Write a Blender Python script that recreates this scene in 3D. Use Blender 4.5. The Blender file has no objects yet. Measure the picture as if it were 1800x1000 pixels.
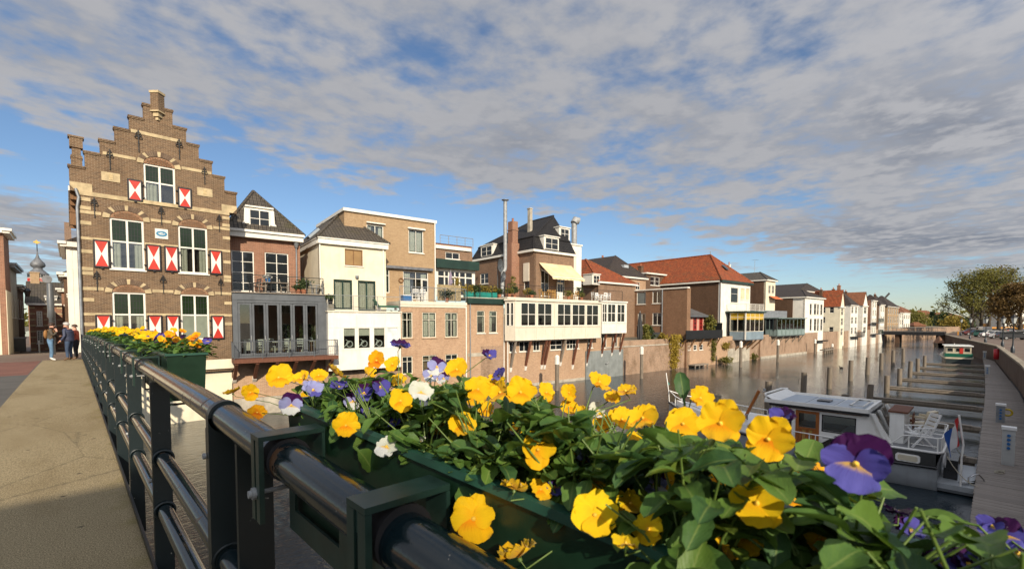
import bpy, math, random
import numpy as np
from math import sin, cos, tan, pi, radians, atan2, sqrt, hypot
from mathutils import Vector, Matrix
random.seed(7); R = random.random
def U(a, b): return a + (b - a) * R()
SC = bpy.context.scene
COL = SC.collection
# ---------------------------------------------------------------- camera
F_PX, CX, CY = 810.0, 900.0, 599.0        # lens in pixels of the 1800 wide photograph, principal point
YAW, PITCH, CAMZ = radians(46.3), radians(-2.4), 5.6
cd = bpy.data.cameras.new('camera'); cam = bpy.data.objects.new('camera', cd); COL.objects.link(cam)
cam.location = (0, 0, CAMZ); cam.rotation_euler = (pi/2 + PITCH, 0, YAW - pi/2)
cd.sensor_width = 36; cd.lens = 36 * F_PX / 1800; cd.shift_y = (CY - 500) / 1800
cd.clip_start = .05; cd.clip_end = 4000
cd.dof.use_dof = True; cd.dof.focus_distance = 7.0; cd.dof.aperture_fstop = 8.0
SC.camera = cam
# ---------------------------------------------------------------- sun, sky, exposure
SUN_AZ, SUN_EL = radians(25), radians(28)          # light travels towards +Y turned 25 deg to +X
sd = bpy.data.lights.new('sun', 'SUN'); sd.energy = 4.1; sd.angle = radians(.53); sd.color = (1, .87, .69)
sun = bpy.data.objects.new('sun', sd); COL.objects.link(sun)
sun.rotation_euler = Vector((sin(SUN_AZ)*cos(SUN_EL), cos(SUN_AZ)*cos(SUN_EL), -sin(SUN_EL))).to_track_quat('-Z', 'Y').to_euler()
sun.location = (-20, -40, 60)
W = bpy.data.worlds.new('World'); SC.world = W; W.use_nodes = True
def sky_nodes():
    nt = W.node_tree; nt.nodes.clear(); N = nt.nodes.new; L = nt.links.new
    def math_(op, a, b=None, c=None, clamp=False):
        n = N('ShaderNodeMath'); n.operation = op; n.use_clamp = clamp
        for i, x in enumerate((a, b, c)):
            if x is None: continue
            if isinstance(x, (int, float)): n.inputs[i].default_value = x
            else: L(x, n.inputs[i])
        return n.outputs[0]
    def smooth(x, a, b):
        n = N('ShaderNodeMapRange'); n.interpolation_type = 'SMOOTHSTEP'; L(x, n.inputs[0])
        n.inputs[1].default_value = a; n.inputs[2].default_value = b; return n.outputs[0]
    def noise(v, sc, det, rough, dist=0.0):
        n = N('ShaderNodeTexNoise'); L(v, n.inputs['Vector']); n.inputs['Scale'].default_value = sc
        n.inputs['Detail'].default_value = det; n.inputs['Roughness'].default_value = rough; n.inputs['Distortion'].default_value = dist
        return n.outputs['Fac']
    sky = N('ShaderNodeTexSky'); sky.sky_type = 'NISHITA'; sky.sun_disc = False
    sky.sun_elevation = SUN_EL; sky.sun_rotation = pi + SUN_AZ; sky.air_density = 1.0; sky.dust_density = .3; sky.ozone_density = 4.0
    b1 = N('ShaderNodeBackground'); L(sky.outputs[0], b1.inputs[0]); b1.inputs[1].default_value = .082
    tc = N('ShaderNodeTexCoord'); sp = N('ShaderNodeSeparateXYZ'); L(tc.outputs['Generated'], sp.inputs[0])
    z = math_('MAXIMUM', math_('ADD', sp.outputs[2], .035), .02)
    px = math_('DIVIDE', sp.outputs[0], z); py = math_('DIVIDE', sp.outputs[1], z)
    cb = N('ShaderNodeCombineXYZ'); L(px, cb.inputs[0]); L(py, cb.inputs[1]); P = cb.outputs[0]
    mp = N('ShaderNodeMapping'); L(P, mp.inputs[0]); mp.inputs[3].default_value = (.8, 1.15, 1); mp.inputs[2].default_value = (0, 0, .5)
    big = noise(mp.outputs[0], .55, 6, .58, .25)
    mid = noise(P, 2.6, 6, .55, .1)
    fine = noise(P, 7.5, 5, .55, .1)
    # the deck of cloud ends along a line over the left bank
    line = math_('SUBTRACT', math_('SUBTRACT', 3.15, math_('MULTIPLY', px, .27)), py)
    deck = smooth(math_('ADD', line, math_('MULTIPLY', math_('SUBTRACT', mid, .5), 1.4)), -.45, .5)
    far_ = smooth(math_('SUBTRACT', math_('SUBTRACT', py, math_('MULTIPLY', px, 2.4)), 3.6), 0, 2.2)      # second bank low over the street
    n = math_('ADD', math_('ADD', math_('MULTIPLY', big, .41), math_('MULTIPLY', mid, .36)), math_('MULTIPLY', fine, .23))
    thr = math_('SUBTRACT', .60, math_('ADD', math_('ADD', math_('MULTIPLY', deck, .168), math_('MULTIPLY', smooth(math_('SUBTRACT', px, py), .3, 3.2), .05)), math_('MULTIPLY', far_, .17)))
    d = math_('SUBTRACT', n, thr)
    hz = smooth(sp.outputs[2], .02, .10)
    cover = math_('MULTIPLY', smooth(d, -.05, .10), math_('MULTIPLY', hz, .97))
    thick = smooth(d, .02, .17)
    tone = smooth(math_('ADD', math_('MULTIPLY', mid, .6), math_('MULTIPLY', fine, .4)), .40, .60)
    mx = N('ShaderNodeMix'); mx.data_type = 'RGBA'; L(thick, mx.inputs[0])
    mx.inputs[6].default_value = (.25, .265, .30, 1); mx.inputs[7].default_value = (.125, .14, .175, 1)
    mx2 = N('ShaderNodeMix'); mx2.data_type = 'RGBA'; L(math_('MULTIPLY', tone, .7), mx2.inputs[0]); L(mx.outputs[2], mx2.inputs[6])
    mx2.inputs[7].default_value = (.36, .355, .36, 1)
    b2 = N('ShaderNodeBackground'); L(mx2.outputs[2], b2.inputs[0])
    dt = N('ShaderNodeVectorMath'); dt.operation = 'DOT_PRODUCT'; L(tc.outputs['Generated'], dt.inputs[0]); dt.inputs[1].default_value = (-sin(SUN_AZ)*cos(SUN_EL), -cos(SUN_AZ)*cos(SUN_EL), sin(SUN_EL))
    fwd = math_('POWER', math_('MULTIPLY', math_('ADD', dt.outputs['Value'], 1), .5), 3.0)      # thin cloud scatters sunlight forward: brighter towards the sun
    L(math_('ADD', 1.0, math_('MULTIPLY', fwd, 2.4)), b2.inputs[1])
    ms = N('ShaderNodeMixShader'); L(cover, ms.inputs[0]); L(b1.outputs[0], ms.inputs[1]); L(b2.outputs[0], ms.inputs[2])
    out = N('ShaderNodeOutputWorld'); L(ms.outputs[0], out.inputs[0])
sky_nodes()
SC.view_settings.view_transform = 'Standard'; SC.view_settings.look = 'None'
SC.view_settings.exposure = 0.52; SC.view_settings.gamma = 1; SC.view_settings.use_curve_mapping = False
SC.render.engine = 'CYCLES'
SC.cycles.max_bounces = 6; SC.cycles.transparent_max_bounces = 12; SC.cycles.use_denoising = True
SC.cycles.caustics_reflective = False; SC.cycles.caustics_refractive = False
# ---------------------------------------------------------------- materials
MATS = {}
class NT:
    def __init__(s, name):
        m = bpy.data.materials.new(name); m.use_nodes = True; s.m = m; s.t = m.node_tree; s.t.nodes.clear()
        s.out = s.N('ShaderNodeOutputMaterial'); s.b = s.N('ShaderNodeBsdfPrincipled'); s.L(s.b.outputs[0], s.out.inputs[0])
        MATS[name] = m
    def N(s, k): return s.t.nodes.new(k)
    def L(s, a, b): s.t.links.new(a, b)
    def put(s, inp, v):
        if v is None: return
        if isinstance(v, (int, float)): inp.default_value = v
        elif isinstance(v, tuple): inp.default_value = v if len(v) == 4 or inp.type == 'VECTOR' else (*v, 1)
        else: s.L(v, inp)
    def M(s, op, a, b=None, clamp=False):
        n = s.N('ShaderNodeMath'); n.operation = op; n.use_clamp = clamp; s.put(n.inputs[0], a); s.put(n.inputs[1], b); return n.outputs[0]
    def mix(s, f, a, b, mode='MIX'):
        n = s.N('ShaderNodeMix'); n.data_type = 'RGBA'; n.blend_type = mode; n.clamp_factor = True
        s.put(n.inputs[0], f); s.put(n.inputs[6], a); s.put(n.inputs[7], b); return n.outputs[2]
    def pos(s): return s.N('ShaderNodeNewGeometry').outputs['Position']
    def uv(s): return s.N('ShaderNodeTexCoord').outputs['UV']
    def map(s, v, scale=(1,1,1), rot=(0,0,0), loc=(0,0,0)):
        n = s.N('ShaderNodeMapping'); s.L(v, n.inputs[0]); n.inputs[1].default_value = loc; n.inputs[2].default_value = rot; n.inputs[3].default_value = scale; return n.outputs[0]
    def noise(s, v, sc, det=4, rough=.55, dist=0):
        n = s.N('ShaderNodeTexNoise'); s.L(v, n.inputs['Vector']); n.inputs['Scale'].default_value = sc; n.inputs['Detail'].default_value = det
        n.inputs['Roughness'].default_value = rough; n.inputs['Distortion'].default_value = dist; return n.outputs['Fac']
    def ramp(s, x, a, b):
        n = s.N('ShaderNodeMapRange'); n.interpolation_type = 'SMOOTHSTEP'; s.L(x, n.inputs[0]); n.inputs[1].default_value = a; n.inputs[2].default_value = b; return n.outputs[0]
    def bump(s, h, strength=.5, dist=.01):
        n = s.N('ShaderNodeBump'); n.inputs['Strength'].default_value = strength; n.inputs['Distance'].default_value = dist; s.L(h, n.inputs['Height'])
        s.L(n.outputs[0], s.b.inputs['Normal']); return n
    def rand(s): return s.N('ShaderNodeObjectInfo').outputs['Random']
def lerp3(c, k): return tuple(min(1, max(0, x * k)) for x in c)
def plain(name, c, rough=.6, metal=0, var=.18, sc=1.2, bump=0, bsc=40, spec=.5, dirt=0, coat=0, rnd=0):
    n = NT(name); p = n.pos()
    f = n.noise(p, sc, 6, .62)
    col = n.mix(n.ramp(f, .3, .7), lerp3(c, 1 - var), lerp3(c, 1 + var * .6))
    if dirt:
        st = n.noise(n.map(p, (2.2, 2.2, .25)), 1.6, 5, .65)
        col = n.mix(n.M('MULTIPLY', n.ramp(st, .48, .75), dirt), col, (c[0]*.45, c[1]*.42, c[2]*.36))
    if rnd: col = n.mix(n.M('MULTIPLY', n.rand(), rnd), col, lerp3(c, .55))
    n.put(n.b.inputs['Base Color'], col)
    n.put(n.b.inputs['Roughness'], n.M('ADD', rough - .08, n.M('MULTIPLY', n.noise(p, sc * 4, 3), .16)))
    n.b.inputs['Metallic'].default_value = metal; n.b.inputs['Specular IOR Level'].default_value = spec
    n.b.inputs['Coat Weight'].default_value = coat
    if bump: n.bump(n.noise(p, bsc, 4, .6), bump, .01)
    return n.m
def brick(name, c1, c2, mortar, bw=.215, bh=.062, mo=.009, weather=.5, tint=(.5, .45, .4)):
    n = NT(name); uv = n.uv(); p = n.pos()
    t = n.N('ShaderNodeTexBrick'); n.L(uv, t.inputs['Vector']); t.offset = .5
    n.put(t.inputs['Color1'], c1); n.put(t.inputs['Color2'], c2); n.put(t.inputs['Mortar'], mortar)
    t.inputs['Scale'].default_value = 1; t.inputs['Brick Width'].default_value = bw; t.inputs['Row Height'].default_value = bh
    t.inputs['Mortar Size'].default_value = mo; t.inputs['Mortar Smooth'].default_value = .3; t.inputs['Bias'].default_value = -.1
    col = t.outputs['Color']
    w = n.noise(n.map(p, (1, 1, .6)), .9, 6, .65)
    col = n.mix(n.M('MULTIPLY', n.ramp(w, .42, .72), weather), col, tint, 'MULTIPLY')
    stk = n.noise(n.map(p, (3.5, 3.5, .22)), 1.3, 5, .7); col = n.mix(n.M('MULTIPLY', n.ramp(stk, .52, .72), .4*weather+.12), col, (.42,.38,.34), 'MULTIPLY')
    w2 = n.noise(p, 9, 4, .6)
    col = n.mix(n.M('MULTIPLY', n.ramp(w2, .35, .7), .28), col, (.62, .58, .55), 'MULTIPLY')
    n.put(n.b.inputs['Base Color'], col); n.b.inputs['Roughness'].default_value = .85; n.b.inputs['Specular IOR Level'].default_value = .25
    n.bump(n.M('SUBTRACT', n.M('MULTIPLY', n.noise(p, 60, 3), .35), t.outputs['Fac']), .7, .008)
    return n.m
def tiles(name, c1, c2, bw=.23, bh=.32, moss=.25, mossc=(.06, .055, .02)):
    n = NT(name); uv = n.uv(); p = n.pos()
    t = n.N('ShaderNodeTexBrick'); n.L(uv, t.inputs['Vector']); t.offset = 0.0
    n.put(t.inputs['Color1'], c1); n.put(t.inputs['Color2'], c2); n.put(t.inputs['Mortar'], lerp3(c1, .18))
    t.inputs['Scale'].default_value = 1; t.inputs['Brick Width'].default_value = bw; t.inputs['Row Height'].default_value = bh
    t.inputs['Mortar Size'].default_value = .03; t.inputs['Mortar Smooth'].default_value = .6
    w = n.noise(p, .8, 6, .66)
    col = n.mix(n.M('MULTIPLY', n.ramp(w, .5, .72), moss), t.outputs['Color'], mossc)
    w2 = n.noise(p, 5, 4, .6); col = n.mix(n.M('MULTIPLY', n.ramp(w2, .4, .7), .35), col, (.55, .5, .48), 'MULTIPLY')
    n.put(n.b.inputs['Base Color'], col); n.b.inputs['Roughness'].default_value = .7; n.b.inputs['Specular IOR Level'].default_value = .3
    s = n.N('ShaderNodeSeparateXYZ'); n.L(uv, s.inputs[0])
    wave = n.M('SINE', n.M('MULTIPLY', s.outputs[0], 2 * pi / bw)); saw = n.M('FRACT', n.M('DIVIDE', s.outputs[1], bh))
    n.bump(n.M('SUBTRACT', n.M('MULTIPLY', wave, .5), n.M('MULTIPLY', saw, .9)), .9, .035)
    return n.m
def wood(name, c, rough=.7, var=.35, axis=(12, 12, 1.2), rnd=.25, bump=.4):
    n = NT(name); tc = n.N('ShaderNodeTexCoord').outputs['Object']
    g = n.noise(n.map(tc, axis), 3, 6, .65, .4)
    col = n.mix(n.ramp(g, .3, .7), lerp3(c, 1 - var), lerp3(c, 1 + var * .5))
    col = n.mix(n.M('MULTIPLY', n.rand(), rnd), col, lerp3(c, .5))
    n.put(n.b.inputs['Base Color'], col); n.b.inputs['Roughness'].default_value = rough; n.b.inputs['Specular IOR Level'].default_value = .3
    if bump: n.bump(g, bump, .006)
    return n.m
def glass_dark(name, c=(.012, .015, .017), rough=.03, lead=False, ior=1.5):
    n = NT(name); col = c
    f = n.noise(n.pos(), 1.5, 3)
    n.put(n.b.inputs['Base Color'], n.mix(f, lerp3(c, .6), lerp3(c, 1.8)))
    n.b.inputs['Roughness'].default_value = rough; n.b.inputs['IOR'].default_value = ior
    n.bump(n.noise(n.pos(), 2.0, 2), .12, .03)
    return n.m
def glass_clear(name):
    n = NT(name); tr = n.N('ShaderNodeBsdfTransparent'); tr.inputs[0].default_value = (.86, .9, .88, 1)
    gl = n.N('ShaderNodeBsdfGlossy'); gl.inputs['Roughness'].default_value = .02
    fr = n.N('ShaderNodeFresnel'); fr.inputs[0].default_value = 1.6
    m = n.N('ShaderNodeMixShader'); n.L(n.M('ADD', n.M('MULTIPLY', fr.outputs[0], 1.2, True), .03, True), m.inputs[0]); n.L(tr.outputs[0], m.inputs[1]); n.L(gl.outputs[0], m.inputs[2])
    n.L(m.outputs[0], n.out.inputs[0]); return n.m

WHITE = plain('white_paint', (.72, .69, .61), .45, dirt=.18, var=.08)
CREAM = plain('cream_paint', (.66, .60, .48), .5, dirt=.16, var=.08)
CREAMWALL = plain('cream_render', (.70, .63, .47), .85, dirt=.18, var=.1, bump=.3)
WHITEWALL = plain('white_render', (.72, .69, .61), .85, dirt=.25, var=.1, bump=.3)
STONE = plain('sandstone', (.47, .37, .215), .85, var=.25, sc=3, bump=.6, bsc=30, dirt=.25)
CONCRETE = plain('concrete', (.40, .36, .29), .9, var=.3, sc=1.4, bump=.6, bsc=20, dirt=.5)
GREYPAINT = plain('grey_paint', (.09, .10, .11), .45, dirt=.2)
DKGREEN = plain('dark_green_paint', (.012, .035, .025), .35, var=.3)
BLACKPAINT = plain('black_paint', (.012, .012, .013), .4)
IRON = plain('black_iron', (.01, .01, .01), .5, bump=.3, bsc=60)
RED = plain('red_paint', (.48, .03, .015), .45, dirt=.15)
STEEL = plain('galvanised_steel', (.30, .31, .31), .6, metal=.2, var=.25, sc=4)
ZINC = plain('zinc', (.25, .27, .29), .5, metal=.4, var=.25, sc=3)
LEAD = plain('lead', (.16, .165, .175), .55, metal=.3, var=.3, sc=3)
GREYSTEEL = plain('grey_steel_sheet', (.25, .27, .26), .5, metal=.2, dirt=.4)
GB_GABLE = brick('brown_brick', (.178, .106, .058), (.088, .053, .033), (.31, .24, .16), weather=.35)
GB_HERR = brick('orange_brick', (.33, .17, .09), (.25, .12, .065), (.36, .27, .18), weather=.2)
B_RED = brick('red_brick', (.32, .135, .08), (.22, .09, .055), (.36, .28, .2), weather=.35)
B_TAN = brick('tan_brick', (.41, .28, .155), (.33, .215, .115), (.38, .29, .19), weather=.15)
B_PINK = brick('pale_pink_brick', (.47, .285, .17), (.36, .205, .12), (.48, .39, .28), weather=.3)
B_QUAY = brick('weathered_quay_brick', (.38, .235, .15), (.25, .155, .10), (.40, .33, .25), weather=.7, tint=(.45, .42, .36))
B_DARK = brick('dark_brown_brick', (.125, .066, .037), (.08, .043, .027), (.15, .11, .075), weather=.4)
B_MANS = brick('grey_brown_brick', (.26, .15, .09), (.17, .10, .065), (.27, .21, .15), weather=.3)
T_GREY = tiles('grey_roof_tiles', (.10, .085, .065), (.07, .06, .05), moss=.5)
T_BLACK = tiles('black_glazed_tiles', (.014, .013, .014), (.024, .022, .022), moss=.05)
T_DARK = tiles('dark_brown_tiles', (.06, .045, .038), (.04, .032, .028), moss=.3)
T_ORANGE = tiles('orange_roof_tiles', (.34, .085, .026), (.22, .055, .02), moss=.6, mossc=(.12, .07, .03))
T_RUST = tiles('rusty_brown_tiles', (.27, .11, .05), (.2, .08, .04), moss=.3)
GLASS = glass_dark('window_glass'); CLEAR = glass_clear('clear_glass')
GLASSG = glass_dark('leaded_green_glass', (.010, .020, .008), .14, ior=1.5)
CURTAIN = plain('curtain_cloth', (.62, .58, .50), .9, var=.12, sc=6)
BLINDBROWN = plain('brown_blind', (.28, .17, .07), .8)
BLINDCREAM = plain('cream_blind', (.6, .5, .32), .8)
INTERIOR = plain('dark_interior', (.03, .025, .02), .9)
WOODRED = wood('red_brown_wood', (.16, .062, .035)); WOODBR = wood('brown_wood', (.21, .11, .05)); WOODTEAK = wood('orange_teak', (.36, .12, .03), .4)
WOODGREY = wood('weathered_grey_wood', (.26, .22, .175)); WOODPLANK = wood('weathered_deck_wood', (.30, .26, .225), rnd=.5, axis=(14, 1.5, 14))
WOODPILE = wood('weathered_pile_wood', (.20, .165, .125), axis=(9, 9, .8)); WOODYEL = wood('yellow_wood', (.42, .24, .07))
TEAL = plain('turquoise_plastic', (.012, .21, .17), .4); POTCLAY = plain('clay_pot', (.36, .14, .07), .8)
AWN = plain('cream_canvas', (.66, .52, .30), .85); CHARC = plain('charcoal_canvas', (.035, .036, .038), .85)
LILAC = plain('lilac_canvas', (.25, .21, .27), .85); REED = plain('reed_screen', (.36, .28, .15), .85, var=.4, sc=8)
PLASTICW = plain('white_plastic', (.75, .75, .73), .35, var=.05); BLUEP = plain('blue_plastic', (.02, .12, .32), .4)
# ---------------------------------------------------------------- geometry collector
class MB:
    def __init__(s, xf=None): s.v, s.f, s.m, s.sm, s.xf = [], [], [], [], xf
    def add(s, vs, fs, mi=0, smooth=False):
        b = len(s.v); s.v += [tuple(s.xf(*p)) for p in vs] if s.xf else [tuple(p) for p in vs]
        for f in fs: s.f.append(tuple(i + b for i in f)); s.m.append(mi); s.sm.append(smooth)
        return s
    def box(s, x0, x1, y0, y1, z0, z1, mi=0):
        return s.add([(x0,y0,z0),(x1,y0,z0),(x1,y1,z0),(x0,y1,z0),(x0,y0,z1),(x1,y0,z1),(x1,y1,z1),(x0,y1,z1)],
                     [(0,3,2,1),(4,5,6,7),(0,1,5,4),(1,2,6,5),(2,3,7,6),(3,0,4,7)], mi)
    def bar(s, a, b, w, h, mi=0, up=(0,0,1)):
        a, b, up = Vector(a), Vector(b), Vector(up); d = (b - a).normalized()
        sx = d.cross(up); sx = sx.normalized() if sx.length > 1e-4 else Vector((1,0,0)); sz = sx.cross(d).normalized()
        vs = [p + sx*i*w/2 + sz*j*h/2 for p in (a, b) for i, j in ((-1,-1),(1,-1),(1,1),(-1,1))]
        return s.add(vs, [(0,1,2,3),(7,6,5,4),(0,4,5,1),(1,5,6,2),(2,6,7,3),(3,7,4,0)], mi)
    def prism(s, poly, w0, w1, ax='y', mi=0):           # poly of (a, z); extruded along y (or x)
        n = len(poly); g = (lambda a, w, z: (a, w, z)) if ax == 'y' else (lambda a, w, z: (w, a, z)) if ax == 'x' else (lambda a, w, z: (a, z, w))
        vs = [g(a, w0, z) for a, z in poly] + [g(a, w1, z) for a, z in poly]
        return s.add(vs, [tuple(range(n)), tuple(range(2*n-1, n-1, -1))] + [(i, i+n, (i+1) % n + n, (i+1) % n) for i in range(n)], mi)
    def tube(s, pts, r, n=8, mi=0, caps=True, closed=False):
        pts = [Vector(p) for p in pts]; rs = r if isinstance(r, (list, tuple)) else [r] * len(pts); vs, fs = [], []
        k = len(pts); prev = None
        for i, p in enumerate(pts):
            if closed: t = pts[(i+1) % k] - pts[i-1]
            else: t = pts[min(i+1, k-1)] - pts[max(i-1, 0)]
            t.normalize()
            if prev is None: a = t.cross(Vector((0,0,1))); a = a if a.length > .05 else t.cross(Vector((0,1,0)))
            else: a = prev - t * prev.dot(t)
            a.normalize(); prev = a; b = t.cross(a)
            vs += [p + (a*cos(2*pi*j/n) + b*sin(2*pi*j/n)) * rs[i] for j in range(n)]
        for i in range(k if closed else k-1):
            i2 = (i+1) % k
            fs += [(i*n+j, i*n+(j+1) % n, i2*n+(j+1) % n, i2*n+j) for j in range(n)]
        s.add(vs, fs, mi, True)
        if caps and not closed: s.add(vs[:n], [tuple(range(n-1, -1, -1))], mi); s.add(vs[-n:], [tuple(range(n))], mi)
        return s
    def lathe(s, prof, c=(0,0,0), n=12, mi=0, smooth=True, caps=True):
        vs = [(c[0]+r*cos(2*pi*j/n), c[1]+r*sin(2*pi*j/n), c[2]+z) for r, z in prof for j in range(n)]
        s.add(vs, [(i*n+j, i*n+(j+1) % n, (i+1)*n+(j+1) % n, (i+1)*n+j) for i in range(len(prof)-1) for j in range(n)], mi, smooth)
        if caps: s.add(vs[:n], [tuple(range(n-1,-1,-1))], mi); s.add(vs[-n:], [tuple(range(n))], mi)
        return s
    def grid(s, fn, nu, nv, mi=0, smooth=True):
        vs = [fn(i/nu, j/nv) for j in range(nv+1) for i in range(nu+1)]
        return s.add(vs, [(j*(nu+1)+i, j*(nu+1)+i+1, (j+1)*(nu+1)+i+1, (j+1)*(nu+1)+i) for j in range(nv) for i in range(nu)], mi, smooth)
    def mesh(s, name, mats):
        me = bpy.data.meshes.new(name); me.from_pydata(s.v, [], s.f)
        for m in (mats if isinstance(mats, (list, tuple)) else [mats]): me.materials.append(m)
        n = len(me.polygons)
        if n:
            me.polygons.foreach_set('material_index', s.m); me.polygons.foreach_set('use_smooth', s.sm)
            boxuv(me)
        me.update(); return me
def boxuv(me):
    n = len(me.polygons); nl = len(me.loops)
    nor = np.empty(n*3, 'f'); me.polygons.foreach_get('normal', nor); nor = nor.reshape(-1, 3)
    lt = np.empty(n, 'i'); me.polygons.foreach_get('loop_total', lt); vi = np.empty(nl, 'i'); me.loops.foreach_get('vertex_index', vi)
    co = np.empty(len(me.vertices)*3, 'f'); me.vertices.foreach_get('co', co); co = co.reshape(-1, 3)[vi]
    u = np.stack([-nor[:,1], nor[:,0], 0*nor[:,0]], 1); l = np.linalg.norm(u, axis=1); flat = l < .12
    u[flat] = (1,0,0); l[flat] = 1; u /= l[:,None]; v = np.cross(nor, u); v[flat] = (0,1,0)
    u, v = np.repeat(u, lt, 0), np.repeat(v, lt, 0)
    uvl = me.uv_layers.new(name='UVMap'); uvs = np.stack([(co*u).sum(1), (co*v).sum(1)], 1).astype('f')
    uvl.data.foreach_set('uv', uvs.ravel())
# ---------------------------------------------------------------- objects
def tagit(o, label=None, cat=None, group=None, kind=None):
    if label: o['label'] = label
    if cat: o['category'] = cat
    if group: o['group'] = group
    if kind: o['kind'] = kind
    return o
def link(o, parent=None, loc=None, rz=0):
    COL.objects.link(o)
    if parent is not None: o.parent = parent
    if loc is not None: o.location = loc
    if rz: o.rotation_euler = (0, 0, rz)
    return o
def thing(name, label, cat, loc=(0,0,0), rz=0, group=None):
    o = bpy.data.objects.new(name, None); o.empty_display_size = .2
    return tagit(link(o, None, loc, rz), label, cat, group)
def part(name, mb, mats, parent=None, loc=None, rz=0, kind=None, label=None):
    me = mb.mesh(name, mats) if isinstance(mb, MB) else mb
    o = link(bpy.data.objects.new(name, me), parent, loc, rz)
    return tagit(o, label, None, None, kind)
def copy_tree(o, parent=None):
    c = o.copy(); COL.objects.link(c); c.parent = parent
    for ch in o.children: copy_tree(ch, c)
    return c
# ---------------------------------------------------------------- where a sight line of the survey meets a plane
FW = Vector((cos(YAW)*cos(PITCH), sin(YAW)*cos(PITCH), sin(PITCH))); RT = Vector((sin(YAW), -cos(YAW), 0)); UP = RT.cross(FW)
def ray(px, py): return FW + RT*(px-CX)/F_PX + UP*(CY-py)/F_PX
def on_z(px, py, z): v = ray(px, py); k = (z - CAMZ)/v.z; return (v.x*k, v.y*k)
def c1(x, y): return (x/2.941, 340+y/2.941)
def c2(x, y): return (100+x/3.847, 140+y/3.847)
def c3(x, y): return (120+x/3.332, 370+y/3.332)
def c4(x, y): return (390+x/2.778, 320+y/2.778)
def c5(x, y): return (660+x/3.03, 350+y/3.03)
def c6(x, y): return (800+x/2.858, 340+y/2.858)
def c7(x, y): return (1060+x/4, 430+y/4)
def c8(x, y): return (1320+x/3.75, 460+y/3.75)
def c9(x, y): return (1440+x/8.18, 500+y/8.18)
def k1(x, y): return (1160+x/2.778, 580+y/2.778)
def kq(x, y): return (1640+x/5, 460+y/5)
def b8(x, y): return (140+x/4.547, 560+y/4.547)
def idc(x, y): return (x, y)
class Frame:
    def __init__(s, ox, oy, a): s.o = Vector((ox, oy, 0)); s.a = a; s.u = Vector((cos(a), sin(a), 0)); s.n = Vector((-sin(a), cos(a), 0))
    def at(s, px, py, d=0):
        v = ray(px, py); k = ((s.o - Vector((0,0,0))).dot(s.n) + d) / v.dot(s.n); w = v*k
        return ((w - s.o).dot(s.u), CAMZ + w.z)
    def side(s, px, py, sp):
        v = ray(px, py); k = (s.o.dot(s.u) + sp) / v.dot(s.u); w = v*k
        return ((w - s.o).dot(s.n), CAMZ + w.z)
    def w(s, a, d, z=0): p = s.o + s.u*a + s.n*d; return Vector((p.x, p.y, z))
    def shift(s, a, d=0): p = s.w(a, d); return Frame(p.x, p.y, s.a)
class Pl:                # a vertical plane of a frame: front (depth d) or side (position a)
    def __init__(s, fr, d=None, sp=None):
        s.fr, s.d, s.sp = fr, d, sp
        if sp is None: s.f = lambda a, w, z: (a, d + w, z)
        else: s.f = lambda a, w, z: (sp + w, a, z)
    def at(s, px, py): return s.fr.at(px, py, s.d) if s.sp is None else s.fr.side(px, py, s.sp)
    def rect(s, r, crop=idc):
        a0, z1 = s.at(*crop(r[0], r[1])); a1, z0 = s.at(*crop(r[2], r[3]))
        return (min(a0,a1), max(a0,a1), min(z0,z1), max(z0,z1))
def wall(parent, name, pl, mat, regions, holes=(), thick=.3, rev=None, w0=0.0, mats=None):
    """front skin of a wall made of rectangles, with openings and their reveals"""
    xs = sorted({round(v,4) for r in list(regions)+list(holes) for v in r[:2]}); zs = sorted({round(v,4) for r in list(regions)+list(holes) for v in r[2:]})
    inside = lambda x, z, rr: any(r[0] < x < r[1] and r[2] < z < r[3] for r in rr)
    mb = MB(pl.f); I = {}
    for i in range(len(xs)-1):
        for j in range(len(zs)-1):
            x, z = (xs[i]+xs[i+1])/2, (zs[j]+zs[j+1])/2
            I[i,j] = inside(x, z, regions) and not inside(x, z, holes)
    for (i,j), on in I.items():
        if not on: continue
        x0, x1, z0, z1 = xs[i], xs[i+1], zs[j], zs[j+1]
        mb.add([(x0,w0,z0),(x1,w0,z0),(x1,w0,z1),(x0,w0,z1)], [(0,1,2,3)])
        mb.add([(x0,thick,z0),(x0,thick,z1),(x1,thick,z1),(x1,thick,z0)], [(0,1,2,3)])
        for di, dj, q in ((-1,0,[(x0,z0),(x0,z1)]),(1,0,[(x1,z1),(x1,z0)]),(0,-1,[(x1,z0),(x0,z0)]),(0,1,[(x0,z1),(x1,z1)])):
            if not I.get((i+di,j+dj)):
                (a,b),(c,d) = q; mb.add([(a,w0,b),(c,w0,d),(c,thick,d),(a,thick,b)], [(0,1,2,3)])
    return part(name, mb, mat, parent)
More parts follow.
